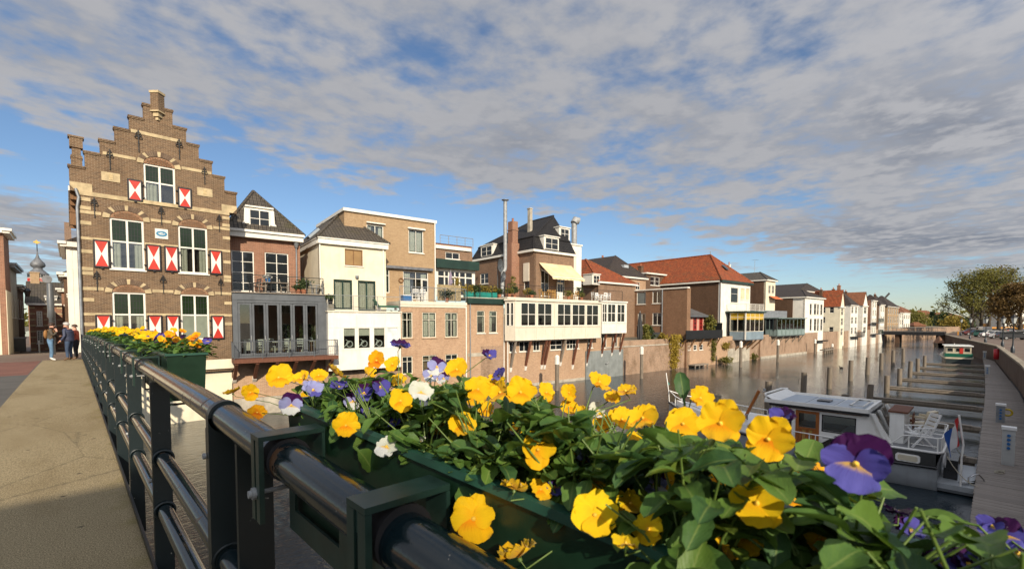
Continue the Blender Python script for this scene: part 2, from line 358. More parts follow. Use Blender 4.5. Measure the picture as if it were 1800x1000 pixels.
def window(parent, pl, r, cols=2, rows=(), fm=None, gm=None, fw=.06, bar=.035, dep=.10, sill=True, curtain=None, lower=None, name='window', sashm=None, single=False, sillm=None, back=True, lead=None):
    """frame > panes (each light its own), sill, curtain; rows are fractions from the bottom"""
    fm = fm or WHITE; gm = gm or GLASS; a0, a1, z0, z1 = r
    if gm is GLASS and not curtain and not single and not parent.parent and a1-a0 > .6 and z1-z0 > 1.0 and lower is None and R() < .45: gm = CLEAR; curtain = random.choice(([(0,.28),(.74,1)], [(0,.42)], [(.6,1)], [(0,.2),(.85,1)]))
    mb = MB(pl.f); d0, d1 = dep-.05, dep+.05
    mb.box(a0, a0+fw, d0, d1, z0, z1); mb.box(a1-fw, a1, d0, d1, z0, z1); mb.box(a0+fw, a1-fw, d0, d1, z0, z0+fw); mb.box(a0+fw, a1-fw, d0, d1, z1-fw, z1)
    ia, ib, ja, jb = a0+fw, a1-fw, z0+fw, z1-fw
    cs = [i/cols for i in range(1, cols)] if isinstance(cols, int) else list(cols)
    xs = [ia] + [ia+(ib-ia)*c for c in cs] + [ib]; zs = [ja] + [ja+(jb-ja)*q for q in rows] + [jb]
    for x in xs[1:-1]: mb.box(x-bar/2-.006, x+bar/2+.006, d0+.012, d1-.012, ja, jb)
    for z in zs[1:-1]: mb.box(ia, ib, d0+.02, d1-.02, z-bar/2, z+bar/2)
    w = part(name, mb, fm, parent); hold = parent if parent.parent else w
    for j in range(len(zs)-1):
        g = gm if not (lower and j == 0) else lower
        if lead and j == len(zs)-2: g = GLASSG
        if single and j == 0:
            p = MB(pl.f); p.box(ia, ib, dep-.004, dep+.004, ja, jb); part('pane', p, g, hold); 
        if single: continue
        for i in range(len(xs)-1):
            x0, x1 = xs[i]+bar/2, xs[i+1]-bar/2
            if sashm:
                s_ = MB(pl.f); t = .035; e0, e1 = dep-.032, dep+.03; q0, q1 = zs[j]+bar/2, zs[j+1]-bar/2
                s_.box(x0, x0+t, e0, e1, q0, q1); s_.box(x1-t, x1, e0, e1, q0, q1); s_.box(x0+t, x1-t, e0, e1, q0, q0+t); s_.box(x0+t, x1-t, e0, e1, q1-t, q1)
                part('sash', s_, sashm, hold)
            p = MB(pl.f); p.box(xs[i], xs[i+1], dep-.004, dep+.004, zs[j], zs[j+1]); part('pane', p, g, hold)
            if lead and j == len(zs)-2:
                q = MB(pl.f); nx, nz = lead
                for k in range(1, nx): xx = x0+(x1-x0)*k/nx; q.box(xx-.009, xx+.009, dep-.012, dep-.006, zs[j]+.02, zs[j+1]-.02)
                for k in range(1, nz): zz = zs[j]+(zs[j+1]-zs[j])*k/nz; q.box(x0, x1, dep-.0135, dep-.0065, zz-.009, zz+.009)
                part('leading', q, IRON, hold, kind='stuff')
    if sill:
        q = MB(pl.f); q.box(a0-.06, a1+.06, -.07, d0-.003, z0-.07, z0-.003); part('sill', q, sillm or fm, hold)
    if curtain:
        for (f0, f1) in (curtain if isinstance(curtain, (list, tuple)) else [(0, .3), (.7, 1)]):
            q = MB(pl.f); c0, c1_ = ia+(ib-ia)*f0, ia+(ib-ia)*f1; nn = max(4, int((c1_-c0)/.05))
            q.grid(lambda s_, t_: (c0+(c1_-c0)*s_, dep+.07+.022*sin(s_*nn*2.2), ja+(jb-ja)*t_), nn*3, 1); part('curtain', q, CURTAIN, hold)
        if back: q = MB(pl.f); q.box(a0-.1, a1+.1, .42, .45, z0-.1, z1+.1); part('room_back', q, INTERIOR, hold)
    return w
def facade(parent, pl, mat, regions, wins=(), crop=idc, thick=.3, name='wall', extra_holes=()):
    W_, holes = [], list(extra_holes)
    for w_ in wins:
        k = dict(w_); r = pl.rect(k.pop('px'), k.pop('crop', crop)); W_.append((r, k)); holes.append(r)
    o = wall(parent, name, pl, mat, regions, holes, thick)
    for r, k in W_: window(parent, pl, r, **k)
    return o
def railing(parent, p0, p1, z0, h=1.0, gap=.12, mat=None, posts=4, name='railing', bars='v', pr=.018, nb=4):
    mat = mat or GREYPAINT; p0, p1 = Vector((*p0, z0)), Vector((*p1, z0)); zz = Vector((0,0,1)); mb = MB(); L_ = (p1-p0).length
    mb.tube([p0+zz*h, p1+zz*h], pr*1.25, 6); mb.tube([p0+zz*.1, p1+zz*.1], pr, 6)
    o = part(name, mb, mat, parent)
    for i in range(posts+1):
        q = MB(); b = p0.lerp(p1, i/posts); q.tube([b, b+zz*h], pr*1.3, 6); part('post', q, mat, o)
    q = MB()
    if bars == 'v':
        n = int(L_/gap)
        for i in range(1, n): b = p0.lerp(p1, i/n); q.tube([b+zz*.1, b+zz*h], .008, 4, caps=False)
    else:
        for i in range(1, nb): q.tube([p0+zz*(.1+(h-.1)*i/nb), p1+zz*(.1+(h-.1)*i/nb)], .007, 4, caps=False)
    part('bars', q, mat, o, kind='stuff'); return o
def pipe(parent, pts, r=.045, mat=None, name='downpipe'):
    mb = MB(); mb.tube(pts, r, 8); return part(name, mb, mat or ZINC, parent)
def roofhip(parent, e, rd, mat, name='roof', th=.08):
    """e: four eave corners (x,y,z) front-left, front-right, back-right, back-left; rd: ridge front point, ridge back point"""
    mb = MB(); vs = [*e, *rd]
    mb.add(vs, [(0,1,4), (1,2,5,4), (2,3,5), (3,0,4,5), (3,2,1,0)])
    return part(name, mb, mat, parent)
# ================================================================ THE SETTING
FG = Frame(.30, 30.8, 0)                 # front of the stepped gable
FB = Frame(6.75, 30.6, radians(-7))      # fronts of the houses next to it
FC = Frame(26.1, 27.9, radians(-4.5))    # house with the white bays
FD = Frame(38.7, 26.85, radians(-4.4))   # garden wall and on
FE = Frame(92.8, 22.7, radians(-1.9))
BANK = [(-200, 31.2), (.2, 31.2), (6.75, 31.2), (26.1, 28.2), (38.7, 27.1), (92.8, 22.95), (165, 20.6), (219, 14.4), (300, 5)]
QUAY = [(-60, -1.9), (20, -1.75), (49.8, -1.5), (86.8, -.3), (130, 5.4), (165, 9.4), (205, 8.5), (300, -4)]
QZ, DZ = 2.35, .45
def zdeck(y): return 4.0 - .23*((y-4)/27)**2 if y < 31 else 3.77
def street_z(y): return 3.75 if y < 31 else 3.75 - min(1.25, max(0, (y-34))*.036)
def sheet(name, polys, mat, kind='structure'):
    mb = MB()
    for p in polys: mb.add(p, [tuple(range(len(p)))])
    return part(name, mb, mat, None, kind=kind)
# ---- water
n = NT('canal_water'); p = n.pos()
h1 = n.noise(n.map(p, (1.0, 1.7, 1), (0,0,.4)), 1.6, 4, .6, .5); h2 = n.noise(n.map(p, (1, 1.5, 1), (0,0,-.3)), 5.5, 3, .6, .6)
patch = n.ramp(n.noise(n.map(p, (.6, 1, 1)), .09, 3), .35, .65)
hh = n.M('MULTIPLY', n.M('ADD', h1, n.M('MULTIPLY', h2, .45)), n.M('ADD', .25, n.M('MULTIPLY', patch, .75)))
n.put(n.b.inputs['Base Color'], n.mix(n.noise(p, .15, 3), (.012, .021, .029), (.019, .029, .036)))
n.b.inputs['Roughness'].default_value = .04; n.b.inputs['IOR'].default_value = 1.33; n.b.inputs['Specular IOR Level'].default_value = .5
n.bump(hh, .36, .11)
sheet('canal_water', [[(-300,-60,0),(1500,-60,0),(1500,60,0),(-300,60,0)]], n.m)
# ---- land
n = NT('brick_paving'); t = n.N('ShaderNodeTexBrick'); n.L(n.uv(), t.inputs['Vector'])
n.put(t.inputs['Color1'], (.17,.10,.07)); n.put(t.inputs['Color2'], (.12,.08,.06)); n.put(t.inputs['Mortar'], (.06,.05,.04))
t.inputs['Scale'].default_value = 1; t.inputs['Brick Width'].default_value = .2; t.inputs['Row Height'].default_value = .1; t.inputs['Mortar Size'].default_value = .006
n.put(n.b.inputs['Base Color'], n.mix(n.ramp(n.noise(n.pos(), .4, 5), .35, .7), t.outputs['Color'], (.15,.12,.09))); n.b.inputs['Roughness'].default_value = .85
PAVE = n.m
GROUND = plain('ground_earth', (.14, .12, .08), .95, var=.4, sc=.05)
far_y = [(-400, 900), (1400, 900)]
sheet('left_bank_ground', [[(x, y, 3.55) for x, y in BANK[3:]] + [(1500, 5, 3.55), (1500, 1200, 3.55), (26.1, 1200, 3.55)],
                           [(-400, 31.2, 3.2), (-8, 31.2, 3.2), (-8, 1200, 3.2), (-400, 1200, 3.2)],
                           [(.3, 31.2, 3.5), (6.75, 31.2, 3.5), (26.1, 28.2, 3.5), (26.1, 1200, 2.4), (.3, 1200, 2.4)]], GROUND)
# street beyond the bridge
mb = MB(); ys = [31.0, 33.5, 36, 40, 46, 54, 62, 70, 90, 140]
for a, b in zip(ys, ys[1:]): mb.add([(-9, a, street_z(a)), (1.5, a, street_z(a)), (1.5, b, street_z(b)), (-9, b, street_z(b))], [(0,1,2,3)])
part('street', mb, PAVE, None, kind='structure')
# quay on the near side
mb = MB(); q = [(x, y, QZ) for x, y in QUAY] + [(1500, -4, QZ), (1500, -900, QZ), (-60, -900, QZ)]
mb.add(q, [tuple(range(len(q)))]); part('quay', mb, PAVE, None, kind='structure')
CAPST = plain('quay_capstone', (.27, .23, .17), .85, var=.3, sc=2, bump=.4, dirt=.3)
mb = MB(); mc = MB()
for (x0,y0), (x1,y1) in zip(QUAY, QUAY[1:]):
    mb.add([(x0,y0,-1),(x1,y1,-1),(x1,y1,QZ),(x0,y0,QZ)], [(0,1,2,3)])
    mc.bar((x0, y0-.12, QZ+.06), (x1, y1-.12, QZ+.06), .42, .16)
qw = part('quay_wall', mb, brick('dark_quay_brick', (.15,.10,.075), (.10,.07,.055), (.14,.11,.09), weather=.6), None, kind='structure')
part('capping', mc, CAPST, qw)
# wall along the left bank
mb = MB(); mg = MB()
for (x0,y0), (x1,y1) in zip(BANK, BANK[1:]):
    mb.add([(x0,y0,-1),(x1,y1,-1),(x1,y1,3.6),(x0,y0,3.6)], [(0,1,2,3)])
lw = part('canal_wall', mb, B_QUAY, None, kind='structure')
# ---- bridge deck
n = NT('sidewalk_surface'); p = n.pos()
g1 = n.noise(p, 110, 3, .75); g2 = n.noise(n.map(p, (2.2,.6,1)), .8, 6, .62); g3 = n.noise(p, 14, 5, .65)
col = n.mix(n.ramp(g1, .35, .68), (.14,.108,.06), (.47,.38,.22)); col = n.mix(n.M('MULTIPLY', n.ramp(g2, .4, .7), .5), col, (.62,.56,.46), 'MULTIPLY')
col = n.mix(n.M('MULTIPLY', n.ramp(g3, .55, .78), .35), col, (.55,.5,.42), 'MULTIPLY')
sx = n.N('ShaderNodeSeparateXYZ'); n.L(p, sx.inputs[0])
mossn = n.M('MULTIPLY', n.ramp(sx.outputs[0], .10, .34), n.ramp(n.noise(p, 2.3, 5, .65), .46, .66))
col = n.mix(n.M('MULTIPLY', mossn, .5), col, (.16,.13,.03))
n.put(n.b.inputs['Base Color'], col); n.b.inputs['Roughness'].default_value = .9; n.b.inputs['Specular IOR Level'].default_value = .3
spv = n.N('ShaderNodeTexVoronoi'); n.L(p, spv.inputs['Vector']); spv.inputs['Scale'].default_value = 3.2; col = n.mix(n.M('SUBTRACT', 1, n.ramp(n.M('ADD', spv.outputs['Distance'], n.M('MULTIPLY', g3, .12)), .10, .17)), col, (.07,.055,.035)); n.put(n.b.inputs['Base Color'], col)
crk = n.N('ShaderNodeTexVoronoi'); crk.feature = 'DISTANCE_TO_EDGE'; n.L(n.map(p, (1, .55, 1)), crk.inputs['Vector']); crk.inputs['Scale'].default_value = .55
col = n.mix(n.M('MULTIPLY', n.M('SUBTRACT', 1, n.ramp(n.M('ADD', crk.outputs['Distance'], n.M('MULTIPLY', g3, .03)), .012, .022)), .55), col, (.08,.065,.04)); n.put(n.b.inputs['Base Color'], col)
n.bump(g1, .9, .008); SIDEW = n.m
ROADRED = plain('red_asphalt', (.16, .065, .045), .9, var=.25, sc=1.0, bump=.5, bsc=150)
ROADGREY = plain('grey_asphalt', (.085, .08, .072), .9, var=.3, sc=.8, bump=.5, bsc=150)
def strip(name, x0, x1, y0, y1, dz, mat, th=.25, parent=None, kind='structure'):
    mb = MB(); m_ = max(2, int((y1-y0)/1.0)); 
    for i in range(m_):
        a, b = y0+(y1-y0)*i/m_, y0+(y1-y0)*(i+1)/m_
        za, zb = zdeck(a)+dz, zdeck(b)+dz
        mb.add([(x0,a,za),(x1,a,za),(x1,b,zb),(x0,b,zb)], [(0,1,2,3)])
        mb.add([(x0,a,za-th),(x0,b,zb-th),(x1,b,zb-th),(x1,a,za-th)], [(0,1,2,3)])
        mb.add([(x1,a,za-th),(x1,b,zb-th),(x1,b,zb),(x1,a,za)], [(0,1,2,3)]); mb.add([(x0,a,za),(x0,b,zb),(x0,b,zb-th),(x0,a,za-th)], [(0,1,2,3)])
    return part(name, mb, mat, parent, kind=kind)
strip('sidewalk', -1.02, .335, -9, 31, 0, SIDEW)
strip('bridge_road', -6, -1.06, -9, 21.5, -.02, ROADGREY)
strip('red_road', -6, -1.06, 21.5, 31, -.022, ROADRED)
strip('kerb', -1.06, -1.02, -9, 31, -.006, ROADGREY)
strip('deck_edge', .337, .352, -9, 31, .035, BLACKPAINT, th=.5)
strip('bridge_girder', .02, .33, -1.2, 31, -.26, BLACKPAINT, th=.55)
mb = MB()
for x0, x1, y0, y1 in ((-6, .3, 11.5, 12.6), (-6, .3, 21, 22)): mb.box(x0, x1, y0, y1, -1, 3.2)
part('bridge_pier', mb, B_QUAY, None, kind='structure')
# apron of the street in front of the houses at the bridge end
mb = MB(); mb.add([(-9,31,3.752),(.29,31,3.752),(.29,34,3.752),(-9,34,3.752)], [(0,1,2,3)])
# ================================================================ STEPPED GABLE HOUSE
hg = thing('stepped_gable_house', 'brown brick stepped gable house with red and white hourglass shutters at the bridge end', 'house', (FG.o.x, FG.o.y, 0))
pg = Pl(FG, 0); A = pg.at
L_ = [c2(80,588), c2(185,492), c2(288,412), c2(388,328), c2(487,248), c2(583,172)]
R_ = [c2(1213,768), c2(1132,665), c2(1048,560), c2(958,452), c2(873,342), c2(780,214)]
sl = [A(*p)[0] for p in L_]; sr = [A(*p)[0] for p in R_]
zk = [(A(*a)[1] + A(*b)[1]) / 2 for a, b in zip(L_, R_)]
wl, wr = A(*c3(70,150))[0], A(*c3(955,500))[0]
zcor = (A(*c2(150,765))[1] + A(*c2(1165,893))[1]) / 2
regs = [(wl, wr, 2.75, zcor)]
zp = zcor
for k in range(6): regs.append((sl[k], sr[k], zp, zk[k])); zp = zk[k]
GW = [dict(px=(583,563,805,860), crop=c2), dict(px=(240,40,450,352), crop=c3), dict(px=(642,88,820,374), crop=c3),
      dict(px=(255,475,460,748), crop=c3), dict(px=(655,490,830,770), crop=c3)]
rects = [pg.rect(w['px'], w['crop']) for w in GW]
# make the windows of a storey share their heights
def same(i, j):
    z0, z1 = (rects[i][2]+rects[j][2])/2, (rects[i][3]+rects[j][3])/2
    rects[i] = (*rects[i][:2], z0, z1); rects[j] = (*rects[j][:2], z0, z1)
same(1, 2); same(3, 4)
wall(hg, 'front_wall', pg, GB_GABLE, regs, rects, .34)
for i, r in enumerate(rects):
    window(hg, pg, r, cols=2, rows=(.55,), fw=.085, bar=.075, dep=.09, lead=(4, 3), gm=GLASS, lower=None if i != 4 else glass_dark('pale_reflecting_glass', (.16,.18,.14), .1), sillm=STONE if i == 0 else WHITE)
VOUS = plain('dark_arch_brick', (.13,.085,.055), .85, var=.3, sc=6)
# arches over the windows: voussoirs of brick and sandstone round a herringbone field
for i, r in enumerate(rects):
    a0, a1, z0, z1 = r; cx = (a0+a1)/2; ra = (a1-a0)/2 - .01; rb = ra * (.64 if i == 0 else .62 if i < 3 else .60); zb = z1 + .004
    mb = MB(pg.f); mb.prism([(cx+ra*cos(t), zb+rb*sin(t)) for t in [pi*j/16 for j in range(17)]], -.012, .05)
    part('arch_field', mb, GB_HERR, hg)
    mb = MB(pg.f); mb.prism([(cx+(ra+.004)*cos(t), zb+(rb+.004)*sin(t)) for t in [pi*j/20 for j in range(21)]]+[(cx+(ra+.26)*cos(t), zb+(rb+.26)*sin(t)) for t in [pi-pi*j/20 for j in range(21)]], -.03, .03); part('arch_bed', mb, plain('arch_mortar', (.33,.26,.17), .9) if i == 0 else MATS['arch_mortar'], hg)
    # herringbone bricks
    hb = MB(pg.f); s_ = .075; bl = .2
    for u_ in np.arange(-ra, ra, .105):
        for v_ in np.arange(-.1, rb, .075):
            for sgn in (1, -1):
                x, z = u_ + (.0525 if sgn > 0 else 0), v_ + .02
                p0 = (x - sgn*.045, z-.045); p1 = (x + sgn*.045, z+.045)
                if all((px_/ra)**2 + (pz_/rb)**2 < .9 and pz_ > .02 for px_, pz_ in (p0, p1)):
                    d = Vector((p1[0]-p0[0], p1[1]-p0[1])).normalized()*.052; nn = Vector((-d.y, d.x)).normalized()*.022
                    c_ = Vector((x, z))
                    hb.prism([(cx+q.x, zb+q.y) for q in (c_-d-nn, c_+d-nn, c_+d+nn, c_-d+nn)], -.02, -.0121)
    part('herringbone_bricks', hb, GB_HERR, hg, kind='stuff')
    ang = [-.02, .11, .22, .275, .43, .475, .525, .57, .725, .78, .89, 1.02]
    segs = [(0,1,1), (1,2,0), (2,3,1), (3,4,0), (4,5,0), (5,6,1), (6,7,0), (7,8,0), (8,9,1), (9,10,0), (10,11,1)]
    th = .27
    for a_, b_, st in segs:
        t0, t1 = pi*ang[a_], pi*ang[b_]
        subs = 1 if st else (4 if b_-a_ and (t1-t0) > .4 else 3)
        for q in range(subs):
            u0, u1 = t0+(t1-t0)*(q+.09*(subs>1))/subs, t0+(t1-t0)*(q+1-.09*(subs>1))/subs
            poly = [(cx+(ra+.005)*cos(u), zb+(rb+.005)*sin(u)) for u in (u0, (u0+u1)/2, u1)] + [(cx+(ra+th)*cos(u), zb+(rb+th)*sin(u)) for u in (u1, (u0+u1)/2, u0)]
            if min(z for _, z in poly) < zb - .03: poly = [(a, max(z, zb-.03)) for a, z in poly]
            mb = MB(pg.f); mb.prism(poly, -.055 if st else -.05, .02); part('voussoir', mb, STONE if st else VOUS, hg)
# sandstone bands and blocks (wall coordinates read off the facade)
def band(a0, a1, zc, h=.15, w=.022):
    mb = MB(pg.f); mb.box(a0, a1, -w, .05, zc-h/2, zc+h/2); part('stone_band', mb, STONE, hg)
def blk(px, crop, wid, h=.17):
    a, z = pg.at(*crop(*px)); return a, z
top = rects[0]; mid1, mid2 = rects[1], rects[2]; lo1, lo2 = rects[3], rects[4]
zs_top = top[3] + .12; th = .30
band(A(*c2(310,520))[0], top[0]-th, zs_top); band(top[1]+th, A(*c2(1045,650))[0], zs_top)
zc_ = (A(*c2(500,350))[1] + A(*c2(840,415))[1])/2; band(A(*c2(500,350))[0], A(*c2(838,415))[0], zc_, .16)
band(wl, wr, zcor-.06, .2, .035)
for za, z_ in ((mid1, mid1[3]+.12), (lo1, lo1[3]+.12)):
    m1, m2 = (mid1, mid2) if za is mid1 else (lo1, lo2)
    band(wl, m1[0]-th, z_); band(m1[1]+th, m2[0]-th, z_); band(m2[1]+th, wr, z_)
    zt = m1[2] + (m1[3]-m1[2])*.55
    for q0, q1 in ((wl, m1[0]-.02), (m2[1]+.02, wr), (m1[1]+.02, m2[0]-.02)): band(q0, q1, zt, .13)
for zb_ in [mid1[3]+.12+d for d in (.62, -.52, -1.9, -2.75)] + [lo1[3]+.12+d for d in (.75, -.55, -1.75)] + [zcor-.75]:
    for q0, q1 in ((wl, wl+.42), (wr-.36, wr)): band(q0, q1, zb_, .17, .026)
# corbel stones under the first step, gutter return
for q0, q1, sx in ((sl[0], wl+.5, 1), (wr-.38, sr[0], -1)):
    z0 = zcor; mb = MB(pg.f)
    mb.prism([(q0, z0+.42), (q1, z0+.42), (q1, z0), (q0+.22, z0), (q0, z0+.25)] if sx > 0 else [(q0, z0+.42), (q1, z0+.42), (q1, z0+.25), (q1-.2, z0), (q0, z0)], -.04, .05); part('corbel_stone', mb, STONE, hg)
# copings
for k in range(6):
    ends = ((sl[k]-.05, sl[k+1]+.01), (sr[k+1]-.01, sr[k]+.05)) if k < 5 else ((sl[5]-.05, sr[5]+.05),)
    for q0, q1 in ends:
        mb = MB(pg.f); mb.box(q0, q1, -.07, .4, zk[k], zk[k]+.075); mb.box(q0+.02, q1-.02 if q1 == sr[k]+.05 else q1, -.04, .38, zk[k]-.06, zk[k]-.002); part('coping', mb, GB_GABLE, hg)
# pinnacle set diagonally on the top step, on a corbel
pa, pz0 = A(*c2(683,278)); _, pz1 = A(*c2(678,88))
mb = MB(pg.f); hw = .30
def diam(c, h, z0, z1, mb, w0=-.02): mb.add([(c-h,w0,z0),(c,w0-h,z0),(c+h,w0,z0),(c,w0+h,z0),(c-h,w0,z1),(c,w0-h,z1),(c+h,w0,z1),(c,w0+h,z1)], [(0,3,2,1),(4,5,6,7),(0,1,5,4),(1,2,6,5),(2,3,7,6),(3,0,4,7)])
diam(pa, hw, pz0+.45, pz1-.12, mb); pin = part('pinnacle', mb, GB_GABLE, hg)
mb = MB(pg.f); diam(pa, hw+.05, pz1-.12, pz1, mb); diam(pa, hw+.03, pz0+.38, pz0+.45, mb); diam(pa, hw-.1, pz0+.16, pz0+.38, mb); diam(pa, .1, pz0, pz0+.16, mb)
part('pinnacle_stones', mb, STONE, pin)
# pier at the left shoulder
la, lz0 = A(*c2(135,585)); _, lz1 = A(*c2(135,382))
mb = MB(pg.f); mb.box(la-.20, la+.20, .03, .40, zk[0]+.08, lz1-.9); mb.box(la-.16, la+.16, .06, .37, lz1-.9, lz1-.55); mb.box(la-.24, la+.24, .0, .44, lz1-.55, lz1-.08); mb.box(la-.29, la+.29, -.04, .48, lz1-.08, lz1)
mb.box(la-.22, la+.22, .01, .42, lz1-1.05, lz1-.95); part('shoulder_pier', mb, GB_GABLE, hg)
# wall anchors
def anchor():
    mb = MB()
    mb.box(-.022, .022, -.055, -.02, -.62, .62)
    for sx in (1, -1):
        for z0, r in ((.28, .085), (.46, .06)):
            mb.tube([(sx*(r+.02)+r*cos(t)*sx, -.045, z0+r*sin(t)) for t in [2*pi*j/12 for j in range(12)]], .018, 5, closed=True)
        mb.bar((sx*.03, -.045, .62), (sx*.12, -.045, .56), .03, .03)
    mb.prism([(0,.78), (.05,.68), (0,.58), (-.05,.68)], -.06, -.03); mb.box(-.17, .17, -.06, -.025, .355, .39); mb.box(-.04, .04, -.06, 0, -.1, -.02)
    return mb.mesh('wall_anchor', IRON)
am = anchor()
for (x0, y0), (x1, y1), cr in (((550,340),(553,490),c2), ((826,400),(828,540),c2), ((355,470),(360,610),c2), ((998,590),(998,710),c2), ((252,795),(254,935),c2),
        ((705,855),(707,985),c2), ((884,22),(884,125),c3), ((167,350),(169,470),c3), ((555,375),(557,487),c3), ((893,395),(894,497),c3)):
    a0, zt = A(*cr(x0,y0)); a1, zb = A(*cr(x1,y1)); o = part('wall_anchor', am, None, hg, loc=((a0+a1)/2, 0, zb+ (zt-zb)*.44)); s = (zt-zb)/1.4; o.scale = (s, 1, s)
# plaques
for px in ((300,628,428,692), (948,735,1052,790)):
    r = pg.rect(px, c2); z = (r[2]+r[3])/2; mb = MB(pg.f); mb.box(r[0], r[1], -.03, .05, z-.22, z+.22)
    o = part('stone_tablet', mb, STONE, hg); mb = MB(pg.f); mb.box(r[0]+.28, r[1]-.28, -.042, -.0301, z-.13, z+.13); part('tablet_panel', mb, plain('tablet_stone', (.5,.38,.2), .8, var=.3, sc=8), o)
r = pg.rect((507,105,585,170), c3); za, zb = r[2]-.0, r[3]; cx, cz = (r[0]+r[1])/2, (za+zb)/2
mb = MB(pg.f); mb.box(r[0], r[1], -.04, -.004, za, zb); sg = part('wall_sign', mb, WHITE, hg)
mb = MB(pg.f); mb.prism([(cx+.24*cos(t), cz+.15*sin(t)) for t in [2*pi*j/28 for j in range(28)]], -.046, -.0401); part('blue_oval', mb, plain('sign_blue', (.03,.19,.33), .5, var=.05), sg)
mb = MB(pg.f)
mb.prism([(cx+.15*cos(t), cz+.03+.085*sin(t)) for t in [pi*1.02+pi*.96*j/12 for j in range(13)]] + [(cx+.13*cos(t), cz+.045+.06*sin(t)) for t in [pi*1.98-pi*.96*j/12 for j in range(13)]], -.05, -.0461)
mb.prism([(cx-.02+.09*cos(t), cz+.045+.02*sin(t)) for t in [2*pi*j/12 for j in range(12)]], -.05, -.0461)
part('white_emblem', mb, WHITE, sg)
# shutters: black frame, white board, two red triangles point to point, hinges
def shutter(r, hinge):
    a0, a1, z0, z1 = r; t = .065; mb = MB(pg.f)
    mb.box(a0, a0+t, -.085, -.035, z0, z1); mb.box(a1-t, a1, -.085, -.035, z0, z1); mb.box(a0+t, a1-t, -.085, -.035, z0, z0+t); mb.box(a0+t, a1-t, -.085, -.035, z1-t, z1)
    o = part('shutter', mb, BLACKPAINT, hg)
    b0, b1, y0, y1 = a0+t, a1-t, z0+t, z1-t; cx, cz = (b0+b1)/2, (y0+y1)/2
    mb = MB(pg.f); mb.box(b0, b1, -.07, -.04, y0, y1); part('white_board', mb, WHITE, o)
    for tri in ([(b0,y1),(b1,y1),(cx,cz+.02)], [(b0,y0),(cx,cz-.02),(b1,y0)]):
        mb = MB(pg.f); mb.prism(tri, -.0755, -.0701); part('red_triangle', mb, RED, o)
    hx = a1 if hinge > 0 else a0
    for z in (z0+.2*(z1-z0), z0+.8*(z1-z0)): q_ = (hx-.03, hx+.09) if hinge > 0 else (hx-.09, hx+.03); part('hinge', MB(pg.f).box(*q_, -.1, -.01, z-.025, z+.025), IRON, o)
    part('shutter_catch', MB(pg.f).box(cx-.05, cx+.05, -.1, -.03, z0-.06, z0-.002), IRON, o)
SH = [((473,662,580,815), c2, 1), ((815,715,912,866), c2, -1)]
for px, cr, hg_ in SH:
    r = pg.rect(px, cr); z0, z1 = top[2]+.0, top[2]+(top[3]-top[2])*.53; shutter((r[0], r[1], z0, z1), hg_)
for px, m_, hg_ in (((143,165,245,335),mid1,1), ((453,197,545,357),mid1,-1), ((560,205,648,362),mid2,1), ((825,230,902,380),mid2,-1),
                    ((157,605,255,735),lo1,1), ((463,612,553,760),lo1,-1), ((570,612,655,760),lo2,1), ((835,618,915,765),lo2,-1)):
    r = pg.rect(px, c3); shutter((r[0], r[1], m_[2]+.02, m_[2]+(m_[3]-m_[2])*.54), hg_)
# foot of the wall: soldier course, white beam, recessed plinth down to the water
zb1 = A(*b8(1100,325))[1]; zb2 = A(*b8(1100,400))[1]
mb = MB(pg.f); x = wl+.02
while x < wr - .08: mb.box(x, x+.062, -.02, .1, zb1+.02, zb1+.22); x += .075
part('soldier_course', mb, GB_GABLE, hg, kind='stuff')
mb = MB(pg.f); mb.box(wl-.0, wr+.02, -.10, .5, zb2, zb1-.002); part('white_beam', mb, CREAMWALL, hg)
mb = MB(pg.f); mb.box(wl, wr-.02, .25, .6, -.8, zb2-.002); part('plinth', mb, CREAMWALL, hg)
for f_ in (.33, .66): 
    mb = MB(pg.f); c_ = wl+(wr-wl)*f_; mb.prism([(.0, zb2-.003), (.245, zb2-.003), (.245, zb2-.7)], c_-.14, c_+.14, ax='x'); part('corbel', mb, CREAMWALL, hg)
# body, side wall and roof
mb = MB(); zr = zk[4]-.1
mb.add([(wl, .34, 2.7),(wl, 12, 2.7),(wl, 12, zcor+.1),(wl,.34,zcor+.1)], [(0,1,2,3)]); mb.add([(wr-.01,.34,0),(wr-.01,12,0),(wr-.01,12,zcor+.1),(wr-.01,.34,zcor+.1)], [(0,1,2,3)])
mb.add([(wl,12,2),(wr,12,2),(wr,12,zcor),((wl+wr)/2,12,zr),(wl,12,zcor)], [(0,1,2,3,4)])
part('side_wall', mb, GB_GABLE, hg)
mb = MB(); mb.add([(wl-.25,.34,zcor),(wr+.25,.34,zcor),(wr+.25,12.2,zcor),(wl-.25,12.2,zcor),((wl+wr)/2,.34,zr),((wl+wr)/2,12.2,zr)], [(0,3,5,4),(1,4,5,2)]); part('roof', mb, T_DARK, hg)
mb = MB(); mb.box(wl-.36, wl-.03, .1, 12, zcor+.0, zcor+.22); part('gutter', mb, WHITE, hg)
mb = MB()
for i in range(7): mb.box(wl-.3, wl-.02, .35+i*1.6, .5+i*1.6, zcor-.35, zcor-.002)
part('gutter_brackets', mb, WOODBR, hg)
pa_ = [A(*c2(150,770)), A(*c3(70,100)), A(*c3(90,690))]
pipe(hg, [(pa_[0][0]-.12, -.09, zcor+.1), (pa_[0][0]-.02, -.1, zcor-.3), (wl-.07, -.1, zcor-.8), (wl-.07, -.1, 3.7)], .06, ZINC)
mb = MB(pg.f); a_, z_ = A(*c3(10,60)); mb.box(wl-.34, wl-.06, .25, .5, zcor-1.6, zcor-1.0); mb.box(wl-.36, wl-.05, .22, .53, zcor-1.0, zcor-.92); part('street_box', mb, WOODBR, hg)
